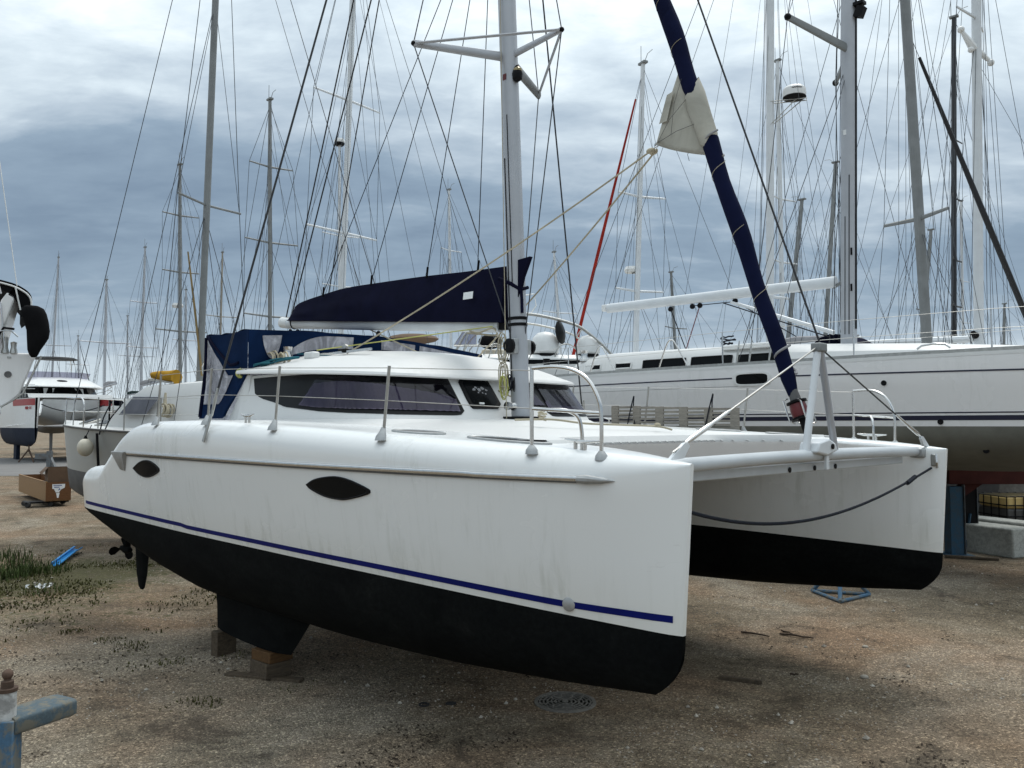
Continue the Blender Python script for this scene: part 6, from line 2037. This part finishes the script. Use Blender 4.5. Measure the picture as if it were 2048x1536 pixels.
# ---- boat cut off by the left edge of the picture
LO_ = thing('motor_sailer', 'white boat stern with black covered outboard and canopy at the left edge of the yard', 'boat', (-8.3, 13.5, 0), R(31))
sec = [(-4.6, 3.74), (.51, 3.74), (.44, 3.60), (.24, 3.06), (.10, 2.93), (-.07, 2.82), (-.6, 2.58), (-1.6, 2.2), (-4.6, 2.0)]
lh = MB().prism([(x * .88, 0, z) for x, z in sec], (-.25, 2.6, 0))
lhull = obj('hull', lh, m_gel2, LO_, 30, bevel=.03)
obj('stern_edge', MB().tube([(.50, -.012, 3.70), (.25, -.012, 3.07), (.10, -.012, 2.95), (-.10, -.012, 2.82), (-.6, -.012, 2.60)], .016, 6), m_steeldull, lhull)
obj('swim_step', MB().box((-.22, -.05, 2.78), (.34, .35, .12)), m_white, lhull, bevel=.02)
obj('hull_vent', MB().box((.04, -.006, 3.66), (.06, .012, .03)), m_steeldull, lhull)
obj('exhaust_outlet', MB().lathe([(.055, 0), (.05, .02), (0, .012)], (.03, 0, 3.38), 12, axis=Matrix.Rotation(R(90), 3, 'X')), m_greyanti, lhull)
obj('keel', MB().box((-3.2, 1.4, 1.1), (1.5, .3, 2.2)), m_blueanti, lhull)
obj('gantry_leg', MB().prism([(-.36, .0, 3.70), (-.12, .0, 3.74), (.09, .0, 4.68), (-.02, .0, 4.73), (-.10, .0, 4.60)], (.10, .30, 0)), m_gel2, LO_, 30, bevel=.012)
cn = []
for i in range(12):
    t = i / 11
    q = curve_pts([(-2.2, 0, 5.22), (-.8, 0, 5.03), (-.05, 0, 4.90), (.20, 0, 4.81), (.33, 0, 4.68), (.34, 0, 4.50)], 4)
p_ = curve_pts([(-2.2, 0, 5.22), (-.8, 0, 5.03), (-.05, 0, 4.90), (.20, 0, 4.81), (.33, 0, 4.68), (.345, 0, 4.47)], 4)
obj('canopy', MB().loft([[p + Vector((0, .0, .02)), p + Vector((.01, .9, .02)), p + Vector((.02, 1.9, .02)), p + Vector((-.02 - .12 * (i > 10), 1.9, -.13)), p + Vector((-.03 - .14 * (i > 10), .9, -.15)), p + Vector((-.03 - .13 * (i > 10), .0, -.14))] for i, p in enumerate(p_)], True, True, True), m_blackcloth, LO_, 50)
obj('canopy_tube', MB().tube([p + Vector((-.01, -.02, -.03)) for p in p_], .014, 6), m_white, LO_)
obj('canopy_strut', MB().tube([(-.14, -.03, 4.86), (-.10, -.03, 4.70)], .013, 6), m_white, LO_)
obj('canopy_strut', MB().tube([(.10, -.03, 4.82), (.18, -.03, 4.45)], .013, 6), m_white, LO_)
obj('aerial', MB().tube([(.12, 0, 4.85), (-.18, 0, 6.9)], .008, 5), m_white, LO_)
# covered outboard: loft of horizontal slices
_sl = lambda L: [(z, .37 + (a - .30) * .66, .37 + (b - .30) * .66, d * .7) for z, a, b, d in L]
sl_ = [(4.50, .10, .40, .14), (4.46, .04, .52, .20), (4.38, .02, .58, .22), (4.25, .08, .63, .23), (4.10, .15, .66, .23), (3.98, .16, .64, .22), (3.88, .17, .56, .19), (3.78, .18, .47, .15), (3.70, .22, .42, .11), (3.66, .27, .38, .06)]
obj('outboard_cover', MB().loft([[((x0 + x1) / 2 + (x1 - x0) / 2 * math.copysign(abs(math.cos(q)) ** .7, math.cos(q)), -.25 + d * math.sin(q), z) for q in [2 * PI * k / 18 for k in range(18)]] for z, x0, x1, d in _sl(sl_)], True, True, True), m_blackcloth, LO_, 60, label='black fabric cover over the outboard motor')
obj('outboard_bracket', MB().tube([(.10, -.1, 4.12), (-.05, -.05, 4.14), (-.12, 0, 4.0), (-.14, 0, 3.74)], .02, 6), m_black, LO_)
for x, h_ in ((-.30, .25), (-.16, .34), (-.02, .28), (.10, .2)):
    o_ = obj('deck_winch', MB().lathe([(.06, 0), (.055, .04), (.04, .10), (.05, h_ - .02), (0, h_)], (x, -.02 + .05 * (x > -.1), 3.73), 12), m_steeldull if x > -.2 else m_black, LO_)
obj('stay_tube', MB().tube([(-.16, -.02, 3.74), (.08, -.02, 4.60)], .012, 6), m_steeldull, LO_)
obj('stay_tube', MB().tube([(-.02, -.02, 3.74), (-.10, -.02, 4.55)], .012, 6), m_steel, LO_)
obj('rail_loop', MB().tube(curve_pts([(-.25, -.05, 3.74), (-.2, -.05, 4.02), (.02, -.05, 4.10), (.16, -.05, 4.0)], 4), .012, 6), m_steel, LO_)

# ------------------------------------------------------------------ things standing or lying on the ground


def place(name, label, cat, x, y, rz=0, group=None):
    return thing(name, label, cat, (x, y, ground_z(x, y)), rz, group)


# boat stand in the left foreground: blue square post, screw tube with ball head, worn padded arm
js = place('boat_stand', 'worn blue boat stand with ball-headed screw post and side arm, at the bottom left', 'boat stand', -1.925, 3.20, R(8), 'blue steel boat stands')
obj('post', MB().box((0, 0, .72), (.083, .083, 1.44)), m_bluesteel, js, bevel=.004)
obj('foot', MB().box((0, 0, .02), (.5, .08, .04)).box((0, 0, .02), (.08, .5, .04)), m_bluesteel, js, bevel=.004)
obj('screw_tube', MB().tube([(0, 0, 1.40), (0, 0, 1.548)], .033, 20), m_zinc, js)
obj('tube_collar', MB().tube([(0, 0, 1.543), (0, 0, 1.556)], .037, 20), m_rust, js)
obj('neck', MB().lathe([(.022, 0), (.022, .028), (.013, .032), (.013, .05)], (0, 0, 1.553), 14), m_rust, js)
obj('ball_head', MB().sphere((0, 0, 1.606), .020, 14, 10), m_rust, js, 80)
am = MB()
adir, aw = Vector((.58, .815, 0)), Vector((-.815, .58, 0))
am.loft([[Vector((.045, .105, 1.415)) + adir * t + aw * (.078 * k * math.copysign(abs(math.cos(q)) ** .3, math.cos(q))) + Vector((0, 0, .034 * k * math.copysign(abs(math.sin(q)) ** .3, math.sin(q)))) for q in [2 * PI * (i + .5) / 28 for i in range(28)]] for t, k in ((-.11, 1), (.0, 1), (.125, 1), (.145, .93), (.152, .80))], True, True, True)
obj('arm', am, m_armsteel, js, 50)
# round iron grating
gr = place('drain_cover', 'round iron drain grating set in the gravel below the near bow', 'drain cover', .49, 7.73)
obj('rim', MB().lathe([(.285, -.03), (.285, .021), (.252, .021), (.252, .010)], (0, 0, 0), 40), m_iron, gr)
gr.location.z -= .010
obj('drain_pit', MB().lathe([(.256, .015), (0, .015)], (0, 0, 0), 32), m_black, gr)
for k, r_ in enumerate((.235, .20, .165, .13, .095, .06)):
    obj('ring_bar', MB().lathe([(r_ + .007, .016), (r_ + .007, .020), (r_ - .007, .020), (r_ - .007, .016)], (0, 0, 0), 36), m_iron, gr)
    n = max(5, int(17 * r_ / .235))
    for j in range(n):
        a = 2 * PI * (j + .5 * (k % 2)) / n
        obj('web', MB().box(((r_ + .0175) * math.cos(a), (r_ + .0175) * math.sin(a), .018), (.022, .015, .004), a), m_iron, gr, 0)
obj('hub', MB().lathe([(.03, .01), (.03, .023), (0, .024)], (0, 0, 0), 16), m_iron, gr)

# timber blocks under the near keel
lx = lambda x, y: (CX + x * math.cos(R(-45)) - y * math.sin(R(-45)), CY + x * math.sin(R(-45)) + y * math.cos(R(-45)))
p_ = lx(-5.02, -2.30)
tb = place('timber_blocks', 'two stacked timber blocks, orange over dark, under the near keel of the catamaran', 'timber block', p_[0], p_[1], R(-45))
obj('lower_block', MB().box((0, 0, .085), (.34, .28, .15)), m_timber, tb, bevel=.006)
obj('upper_block', MB().box((.01, .01, .215), (.33, .27, .105), R(5)), m_timberor, tb, bevel=.006)
obj('bottom_plank', MB().box((.05, -.10, .012), (.85, .10, .03), R(30)), m_timber, tb, bevel=.004)
p_ = lx(-6.1, -2.28)
tb2 = tag(obj('timber_chock', MB().box((p_[0], p_[1], .135), (.13, .24, .27), R(-38)), m_timber, bevel=.008), 'small weathered timber chock at the rear corner of the near keel', 'timber block')
p_ = lx(-5.2, 2.30)
tb3 = place('timber_stack', 'dark timber blocks under the far keel of the catamaran', 'timber block', p_[0], p_[1], R(-45))
obj('lower_block', MB().box((0, 0, .085), (.42, .30, .17)), m_timber, tb3)
obj('upper_block', MB().box((0, 0, .22), (.40, .28, .10)), m_timber, tb3)


def tripod(label, x, y, rz, h, lean, mat, group='blue steel boat stands'):
    t = place('boat_stand', label, 'boat stand', x, y, rz, group)
    hub = Vector((0, 0, .50))
    feet = [Vector((.46 * math.cos(a), .46 * math.sin(a), .03)) for a in (R(-90), R(30), R(150))]
    for f in feet:
        obj('leg', MB().tube([f, hub], .030, 8), mat, t)
    for i in range(3):
        obj('base_bar', MB().tube([feet[i], feet[(i + 1) % 3]], .026, 8), mat, t)
    obj('screw_post', MB().tube([hub - Vector((0, 0, .1)), hub + Vector((lean[0] * (h - .5), lean[1] * (h - .5), h - .5))], .028, 10), m_rust, t)
    e = hub + Vector((lean[0] * (h - .5), lean[1] * (h - .5), h - .5))
    obj('pad', MB().box(e, (.30, .30, .04)), m_timberor, t)
    return t


tripod('blue tripod boat stand seen under the far bow of the catamaran', 4.86, 12.35, R(-22), 1.72, (.25, .12), m_bluesteel)

# keel cradle, blocks, tank and wall at the right edge
kc = place('cradle', 'red-brown steel cradle beam on a blue post behind the far bow', 'boat cradle', 8.68, 16.4, 0)
obj('beam', MB().box((3.1, 0, 1.53), (6.4, .28, .28)), m_redanti, kc, bevel=.01)
obj('post', MB().box((.04, .0, .67), (.26, .26, 1.34)), m_bluesteel2, kc, bevel=.008)
obj('post', MB().box((6.0, 0, .67), (.26, .26, 1.34)), m_bluesteel2, kc, bevel=.008)
obj('post_flange', MB().box((.185, -.02, .70), (.012, .28, 1.36)), m_greysteel, kc)
obj('gusset', MB().prism([(.17, -.06, 1.10), (.60, -.06, 1.39), (.17, -.06, 1.39)], (0, .12, 0)), m_redanti, kc)
obj('base_plate', MB().box((.04, 0, .012), (.5, .6, .025)), m_bluesteel2, kc)
bp_ = place('steel_panel', 'tall black steel panel standing between the blue post and the wire-caged tank', 'panel', 9.29, 16.9)
obj('sheet', MB().box((0, 0, .69), (.33, .03, 1.36)), m_black, bp_)
obj('edge_strip', MB().box((.17, -.02, .69), (.012, .05, 1.38)), m_greysteel, bp_)
obj('brace', MB().bar((-.14, -.10, .05), (.02, -.03, .75), .04, .03), m_bluesteel2, bp_)
cbk = place('concrete_block', 'pale concrete ballast block lying at the right edge of the yard', 'concrete block', 9.58, 15.9, 0)
ang = math.atan2(-1.12, .62)
dvx, dvy = Vector((-.50, 1.13, 0)).normalized(), Vector((1.13, .50, 0)).normalized()
M3 = Matrix((Vector((.50, -1.13, 0)).normalized(), dvy, Vector((0, 0, 1)))).transposed()
obj('block', MB().box(dvx * .62 + dvy * .32 + Vector((0, 0, .28)), (1.24, .64, .56), M3), m_conc, cbk, bevel=.03)
cb2 = tag(obj('concrete_slab', MB().box(Vector((9.58, 15.9, .30)) + dvx * .95 + dvy * 1.05, (1.6, .5, .6), M3), m_conc, bevel=.03), 'second concrete block just visible behind the pale ballast block', 'concrete block')
ib = place('caged_tank', 'yellowed plastic tank in a black wire cage behind the concrete block', 'tank', 11.3, 18.6, R(6))
obj('tank', MB().box((0, 0, .86), (1.14, .95, .26)), m_tank, ib, bevel=.05)
obj('liquid_level', MB().box((0, 0, .42), (1.15, .96, .62)), m_tankdk, ib, bevel=.05)
for z in (.10, .33, .56, .80, .99):
    obj('cage_hoop', MB().tube([(-.60, -.50, z), (.60, -.50, z), (.60, .50, z), (-.60, .50, z)], .014, 6, closed=True), m_black, ib)
for k in range(7):
    x = -.60 + .2 * k
    obj('cage_bar', MB().tube([(x, -.50, .08), (x, -.50, 1.0)], .012, 6), m_black, ib)
    obj('cage_bar', MB().tube([(x, -.50, 1.0), (x, .50, 1.0)], .012, 6), m_steeldull, ib)
for y in (-.25, 0, .25, .5):
    obj('cage_bar', MB().tube([(-.60, y, .08), (-.60, y, 1.0)], .012, 6), m_black, ib)
wl_ = tag(obj('concrete_wall', MB().box((20, 25, .72), (22, .35, 1.44)), m_wallconc, bevel=.02), 'low grey concrete wall behind the caged tank', 'wall')
rb = MB()
for k in range(60):
    x, y = 10.2 + rnd.uniform(-.9, 1.6), 20.5 + rnd.uniform(-1.2, 1.6)
    s_ = rnd.uniform(.05, .16)
    rb.box((x, y, s_ * .4), (s_ * rnd.uniform(.8, 2.2), s_, s_ * .8), Matrix.Rotation(rnd.uniform(0, 3), 3, 'Z') @ Matrix.Rotation(rnd.uniform(-.4, .4), 3, 'X'))
obj('rubble', rb, m_wallconc, smooth=0, kind='stuff')
tag(obj('plank', MB().box((8.75, 15.85, .03), (.9, .12, .04), R(-22)), m_timber, bevel=.004), 'dark plank lying flat in front of the concrete block', 'plank')

# long open plywood crate on a dolly, cardboard box inside
CR = place('crate', 'long open plywood crate with a paper label on a low dolly near the road', 'crate', -14.5, 25.8)
e1, e2 = Vector((.78, .63, 0)).normalized(), Vector((-3.3, 4.1, 0)).normalized()
Lc, Wc, z0, z1 = 5.2, .70, .17, .76


def crate_pt(a, b, z):
    return e1 * a + e2 * b + Vector((0, 0, z))


def crate_wall(nm, a0, a1, b0, b1, mt, mi=None):
    mb = MB()
    mb.v = [tuple(crate_pt(a, b, z)) for z in (z0, z1) for a, b in ((a0, b0), (a1, b0), (a1, b1), (a0, b1))]
    mb.f = [(0, 3, 2, 1), (4, 5, 6, 7), (0, 1, 5, 4), (1, 2, 6, 5), (2, 3, 7, 6), (3, 0, 4, 7)]
    mb.mi = [0] * 6
    return obj(nm, mb, mt, CR)


crate_wall('side_panel', -.005, .02, .02, Lc, m_ply)
crate_wall('side_panel', Wc - .02, Wc + .005, .02, Lc, m_plyred)
fp_ = crate_wall('end_panel', 0, Wc, 0, .02, m_plyred)
crate_wall('end_panel', 0, Wc, Lc - .02, Lc, m_plyred)
mb = MB()
mb.v = [tuple(crate_pt(a, b, z)) for z in (z0, z0 + .03) for a, b in ((0, 0), (Wc, 0), (Wc, Lc), (0, Lc))]
mb.f, mb.mi = [(0, 3, 2, 1), (4, 5, 6, 7), (0, 1, 5, 4), (1, 2, 6, 5), (2, 3, 7, 6), (3, 0, 4, 7)], [0] * 6
obj('bottom', mb, m_ply, CR)
for a in (.01, Wc - .01):
    obj('top_edge', MB().bar(crate_pt(a, 0, z1 + .012), crate_pt(a, Lc, z1 + .012), .05, .022), m_timberor if a > .1 else m_ply, CR)
pl_ = MB()
f_ = lambda a, z: tuple(crate_pt(a, -.006, z))
pl_.add([f_(.17, .70), f_(.53, .70), f_(.52, .58), f_(.42, .53), f_(.36, .44), f_(.27, .44), f_(.22, .55), f_(.17, .56)], [tuple(range(8))])
pl_.add([f_(.28, .42), f_(.38, .43), f_(.35, .27), f_(.31, .27)], [(0, 1, 2, 3)])
lb = obj('paper_label', pl_, m_paper, fp_, 0, label='torn white paper label')
tl = MB()
f2 = lambda a, z: tuple(crate_pt(a, -.011, z))
for zz, a0, n in ((.655, .205, 8), (.60, .225, 5)):
    for k in range(n):
        a = a0 + k * .030
        tl.add([f2(a, zz - .014), f2(a + .022, zz - .014), f2(a + .022, zz + .016), f2(a, zz + .016)], [(0, 1, 2, 3)])
tl.add([f2(.33, .50), f2(.40, .53), f2(.37, .57)], [(0, 1, 2)])
obj('printed_text', tl, m_ink, lb, 0)
dy = place('dolly', 'low black dolly with thick wheels carrying the near end of the plywood crate', 'dolly', -14.85, 26.1)
obj('frame', MB().bar(e2 * -.1 + e1 * -.45 + Vector((0, 0, .14)), e2 * -.1 + e1 * .75 + Vector((0, 0, .14)), .5, .05), m_black, dy)
for a, b in ((-.38, -.32), (.25, -.32), (-.38, .3), (.7, .3)):
    w = obj('wheel', MB().lathe([(0, -.045), (.075, -.045), (.085, -.03), (.085, .03), (.075, .045), (0, .045)], e1 * a + e2 * b + Vector((0, 0, .085)), 16, axis=Matrix.Rotation(R(90), 3, 'X')), m_rubber, dy)
cbx = place('cardboard_box', 'dark brown open cardboard box standing up inside the plywood crate', 'cardboard box', -14.5, 25.8)
mb = MB()
mb.v = [tuple(crate_pt(a, b, z)) for z in (.20, 1.22) for a, b in ((.06, .10), (.66, .10), (.66, .62), (.06, .62))]
mb.f, mb.mi = [(0, 3, 2, 1), (0, 1, 5, 4), (1, 2, 6, 5), (2, 3, 7, 6), (3, 0, 4, 7)], [0] * 5
obj('carton', mb, m_card, cbx, 0)
obj('flap', MB().prism([crate_pt(.06, .12, 1.22), crate_pt(.06, .6, 1.22), crate_pt(-.10, .62, 1.05), crate_pt(-.10, .2, 1.0)], (.01, 0, .01)), m_card, cbx, 0)
tr_ = place('trestle', 'grey steel stand with a crossbar and diagonal brace behind the plywood crate', 'stand', -17.6, 31.5)
obj('post', MB().box((0, 0, .78), (.16, .16, 1.56)), m_greysteel, tr_)
obj('crossbar', MB().box((-.25, 0, 1.36), (.55, .14, .20)), m_greysteel, tr_)
obj('brace', MB().bar((.04, 0, 1.30), (.85, -.4, .10), .09, .09), m_greysteel, tr_)
tr2 = place('boat_stand', 'small dark tripod stand in front of the red-striped motor catamaran', 'boat stand', -33.0, 56.5, 0)
for a in (R(90), R(210), R(330)):
    obj('leg', MB().tube([(.6 * math.cos(a), .6 * math.sin(a), .02), (0, 0, .9)], .05, 6), m_rust, tr2)
obj('screw_post', MB().tube([(0, 0, .7), (0, 0, 1.5)], .05, 6), m_rust, tr2)

# bright blue plastic gutter piece in the weeds
bg_ = place('plastic_gutter', 'bright blue half-round plastic gutter offcut lying in the weeds on the left', 'plastic piece', -8.41, 15.75, R(107))
n = 10
for nm, r0 in (('channel', .085),):
    o_ = []
    for x, dz in ((-.95, 0), (-.35, .015), (.35, .03), (.95, .02)):
        o_.append([(x, r_ * math.cos(PI * k / n), .075 + dz - .055 * math.sin(PI * k / n) * (r_ / .085)) for r_ in (.085,) for k in range(n + 1)] + [(x, .077 * math.cos(PI * k / n), .082 + dz - .048 * math.sin(PI * k / n)) for k in range(n, -1, -1)])
    obj(nm, MB().loft(o_, True, True, True), m_bluepl, bg_, 40)
obj('fold', MB().bar((-.95, .06, .09), (.93, .06, .115), .03, .012), m_bluepl, bg_)
pb_ = MB()
for k in range(26):
    x, y = rnd.uniform(-.16, .16), rnd.uniform(-.10, .10)
    s_ = .07
    pb_.add([(x, y, .05 + rnd.uniform(0, .07)), (x + rnd.uniform(.03, s_), y + rnd.uniform(-.04, .04), .05 + rnd.uniform(0, .09)), (x + rnd.uniform(-.04, .04), y + rnd.uniform(.03, s_), .05 + rnd.uniform(0, .08))], [(0, 1, 2)])
plb = place('plastic_bag', 'crumpled pale plastic bag caught in the grass at the left edge', 'plastic bag', -7.25, 12.75)
obj('sheet', pb_, m_paper, plb, 50)


def stick(label, cat, x, y, rz, ln, r, mat, squareish=False, name='stick'):
    t = place(name, label, cat, x, y, rz)
    if squareish:
        obj('wood', MB().box((0, 0, r * .9), (ln, r * 2.2, r * 1.6)), mat, t, bevel=.004)
    else:
        rr2 = random.Random(int(x * 100))
        pts = [(-ln / 2 + ln * i / 6, rr2.uniform(-.02, .02) * ln, r + rr2.uniform(0, .012)) for i in range(7)]
        obj('wood', MB().tube(pts, [r, r * 1.1, r, r * .95, r * .9, r * .8, r * .5], 6), mat, t)
    return t


stick('dark square wooden stick lying on the gravel to the right of the near bow', 'stick', 2.27, 8.34, R(-22), .42, .022, m_timber, True)
stick('thin dark twig, the left one of two beyond the square stick', 'twig', 2.95, 10.15, R(-38), .36, .012, m_twig, name='twig')
stick('thin dark twig with a stub, the right one of two beyond the square stick', 'twig', 3.42, 10.05, R(-34), .40, .012, m_twig, name='twig')
stick('short forked twig stub lying above the right thin twig', 'twig', 3.37, 10.25, R(-60), .17, .010, m_twig, name='twig')
stick('slender twig low in the picture, towards the bottom edge right of the middle', 'twig', 1.57, 6.10, R(-34), .32, .008, m_twig, name='twig')
stick('tiny dark splinter beyond the slender twig on the gravel', 'twig', 2.88, 8.55, R(-8), .09, .010, m_twig, name='twig')
rg_ = place('rubber_ring', 'small black rubber ring lying on the gravel near the boat stand', 'ring', -.80, 7.62)
obj('ring', MB().tube([(.042 * math.cos(q), .042 * math.sin(q), .012) for q in [2 * PI * i / 16 for i in range(16)]], .009, 6, closed=True), m_rubber, rg_)
bt_ = place('rubber_scrap', 'small torn black rubber scrap to the right of the rubber ring', 'scrap', -.56, 7.66)
obj('piece', MB().prism([(-.045, -.015, .004), (.02, -.028, .004), (.05, .0, .004), (.01, .024, .004), (-.03, .016, .004)], (0, 0, .018)), m_rubber, bt_, 0)
ws = place('wood_strip', 'short pale wood strip at the bottom of the gravel left of the middle', 'stick', -.255, 6.24, R(8))
obj('wood', MB().box((0, 0, .006), (.085, .012, .008)), m_paper, ws)
for k, (x, y, s_) in enumerate(((3.55, 8.45, .032), (1.05, 8.9, .024), (4.05, 9.6, .026))):
    st_ = obj('stone', MB().sphere((x, y, ground_z(x, y) + s_ * .35), s_, 9, 6, (1.4, 1.0, .7)), m_stone, None, 60)
    tag(st_, ('largest pale round stone lying alone on the gravel at the right', 'small pale stone alone on the gravel right of the near bow', 'pale stone on the gravel farther out at the right')[k], 'stone')

# ------------------------------------------------------------------ grass and weeds
rg2 = random.Random(21)
gb_ = MB()


def blades(cx, cy, n, rx, ry, h0, h1, w):
    for _ in range(n):
        a, q = rg2.uniform(0, 2 * PI), math.sqrt(rg2.random())
        x, y = cx + rx * q * math.cos(a), cy + ry * q * math.sin(a)
        h = rg2.uniform(h0, h1) * (1.15 - .5 * q)
        d = rg2.uniform(0, 2 * PI)
        ln = rg2.uniform(.15, .7) * h
        z = ground_z(x, y)
        cx_, sx_ = math.cos(d), math.sin(d)
        b = len(gb_.v)
        wx, wy = -sx_ * w, cx_ * w
        gb_.v += [(x - wx, y - wy, z), (x + wx, y + wy, z), (x + cx_ * ln * .35 + wx * .8, y + sx_ * ln * .35 + wy * .8, z + h * .6), (x + cx_ * ln * .35 - wx * .8, y + sx_ * ln * .35 - wy * .8, z + h * .6), (x + cx_ * ln, y + sx_ * ln, z + h)]
        gb_.f += [(b, b + 1, b + 2, b + 3), (b + 3, b + 2, b + 4)]
        gb_.mi += [0, 0]


for _ in range(70):
    x, y = rg2.uniform(-11.5, -7.0), rg2.uniform(12.4, 16.4)
    if x > -7.6 + (y - 12.4) * -.55 + .9:
        continue
    blades(x, y, rg2.randint(15, 75), rg2.uniform(.2, .5), rg2.uniform(.2, .5), .06, rg2.uniform(.18, .46), .007)
obj('grass', gb_, m_grass, smooth=0, kind='stuff')
gb_ = MB()
for _ in range(620):
    x, y = rg2.gauss(-6.9, 1.5), rg2.gauss(13.6, 2.0)
    if noise.noise((x * .9, y * .9, 5.5)) < -.05 or x > -3.6:
        continue
    blades(x, y, 12, .20, .20, .015, .055, .010)
for x, y, n in ((-3.65, 9.05, 60), (-3.0, 9.2, 26), (-2.9, 7.75, 45), (-2.75, 7.72, 30), (-4.4, 9.7, 60), (-4.75, 9.9, 50), (-5.4, 10.3, 80), (-3.6, 10.6, 60), (-3.1, 10.2, 50), (1.75, 5.95, 60), (1.55, 6.0, 40), (1.1, 6.0, 30), (-.15, 6.15, 16), (-2.1, 8.1, 14), (2.45, 5.9, 20)):
    blades(x, y, n, .20, .16, .012, .05, .006)
    blades(x + rg2.uniform(-.15, .15), y + rg2.uniform(-.15, .15), n // 2, .28, .22, .010, .035, .006)
obj('weeds', gb_, m_weed, smooth=0, kind='stuff')
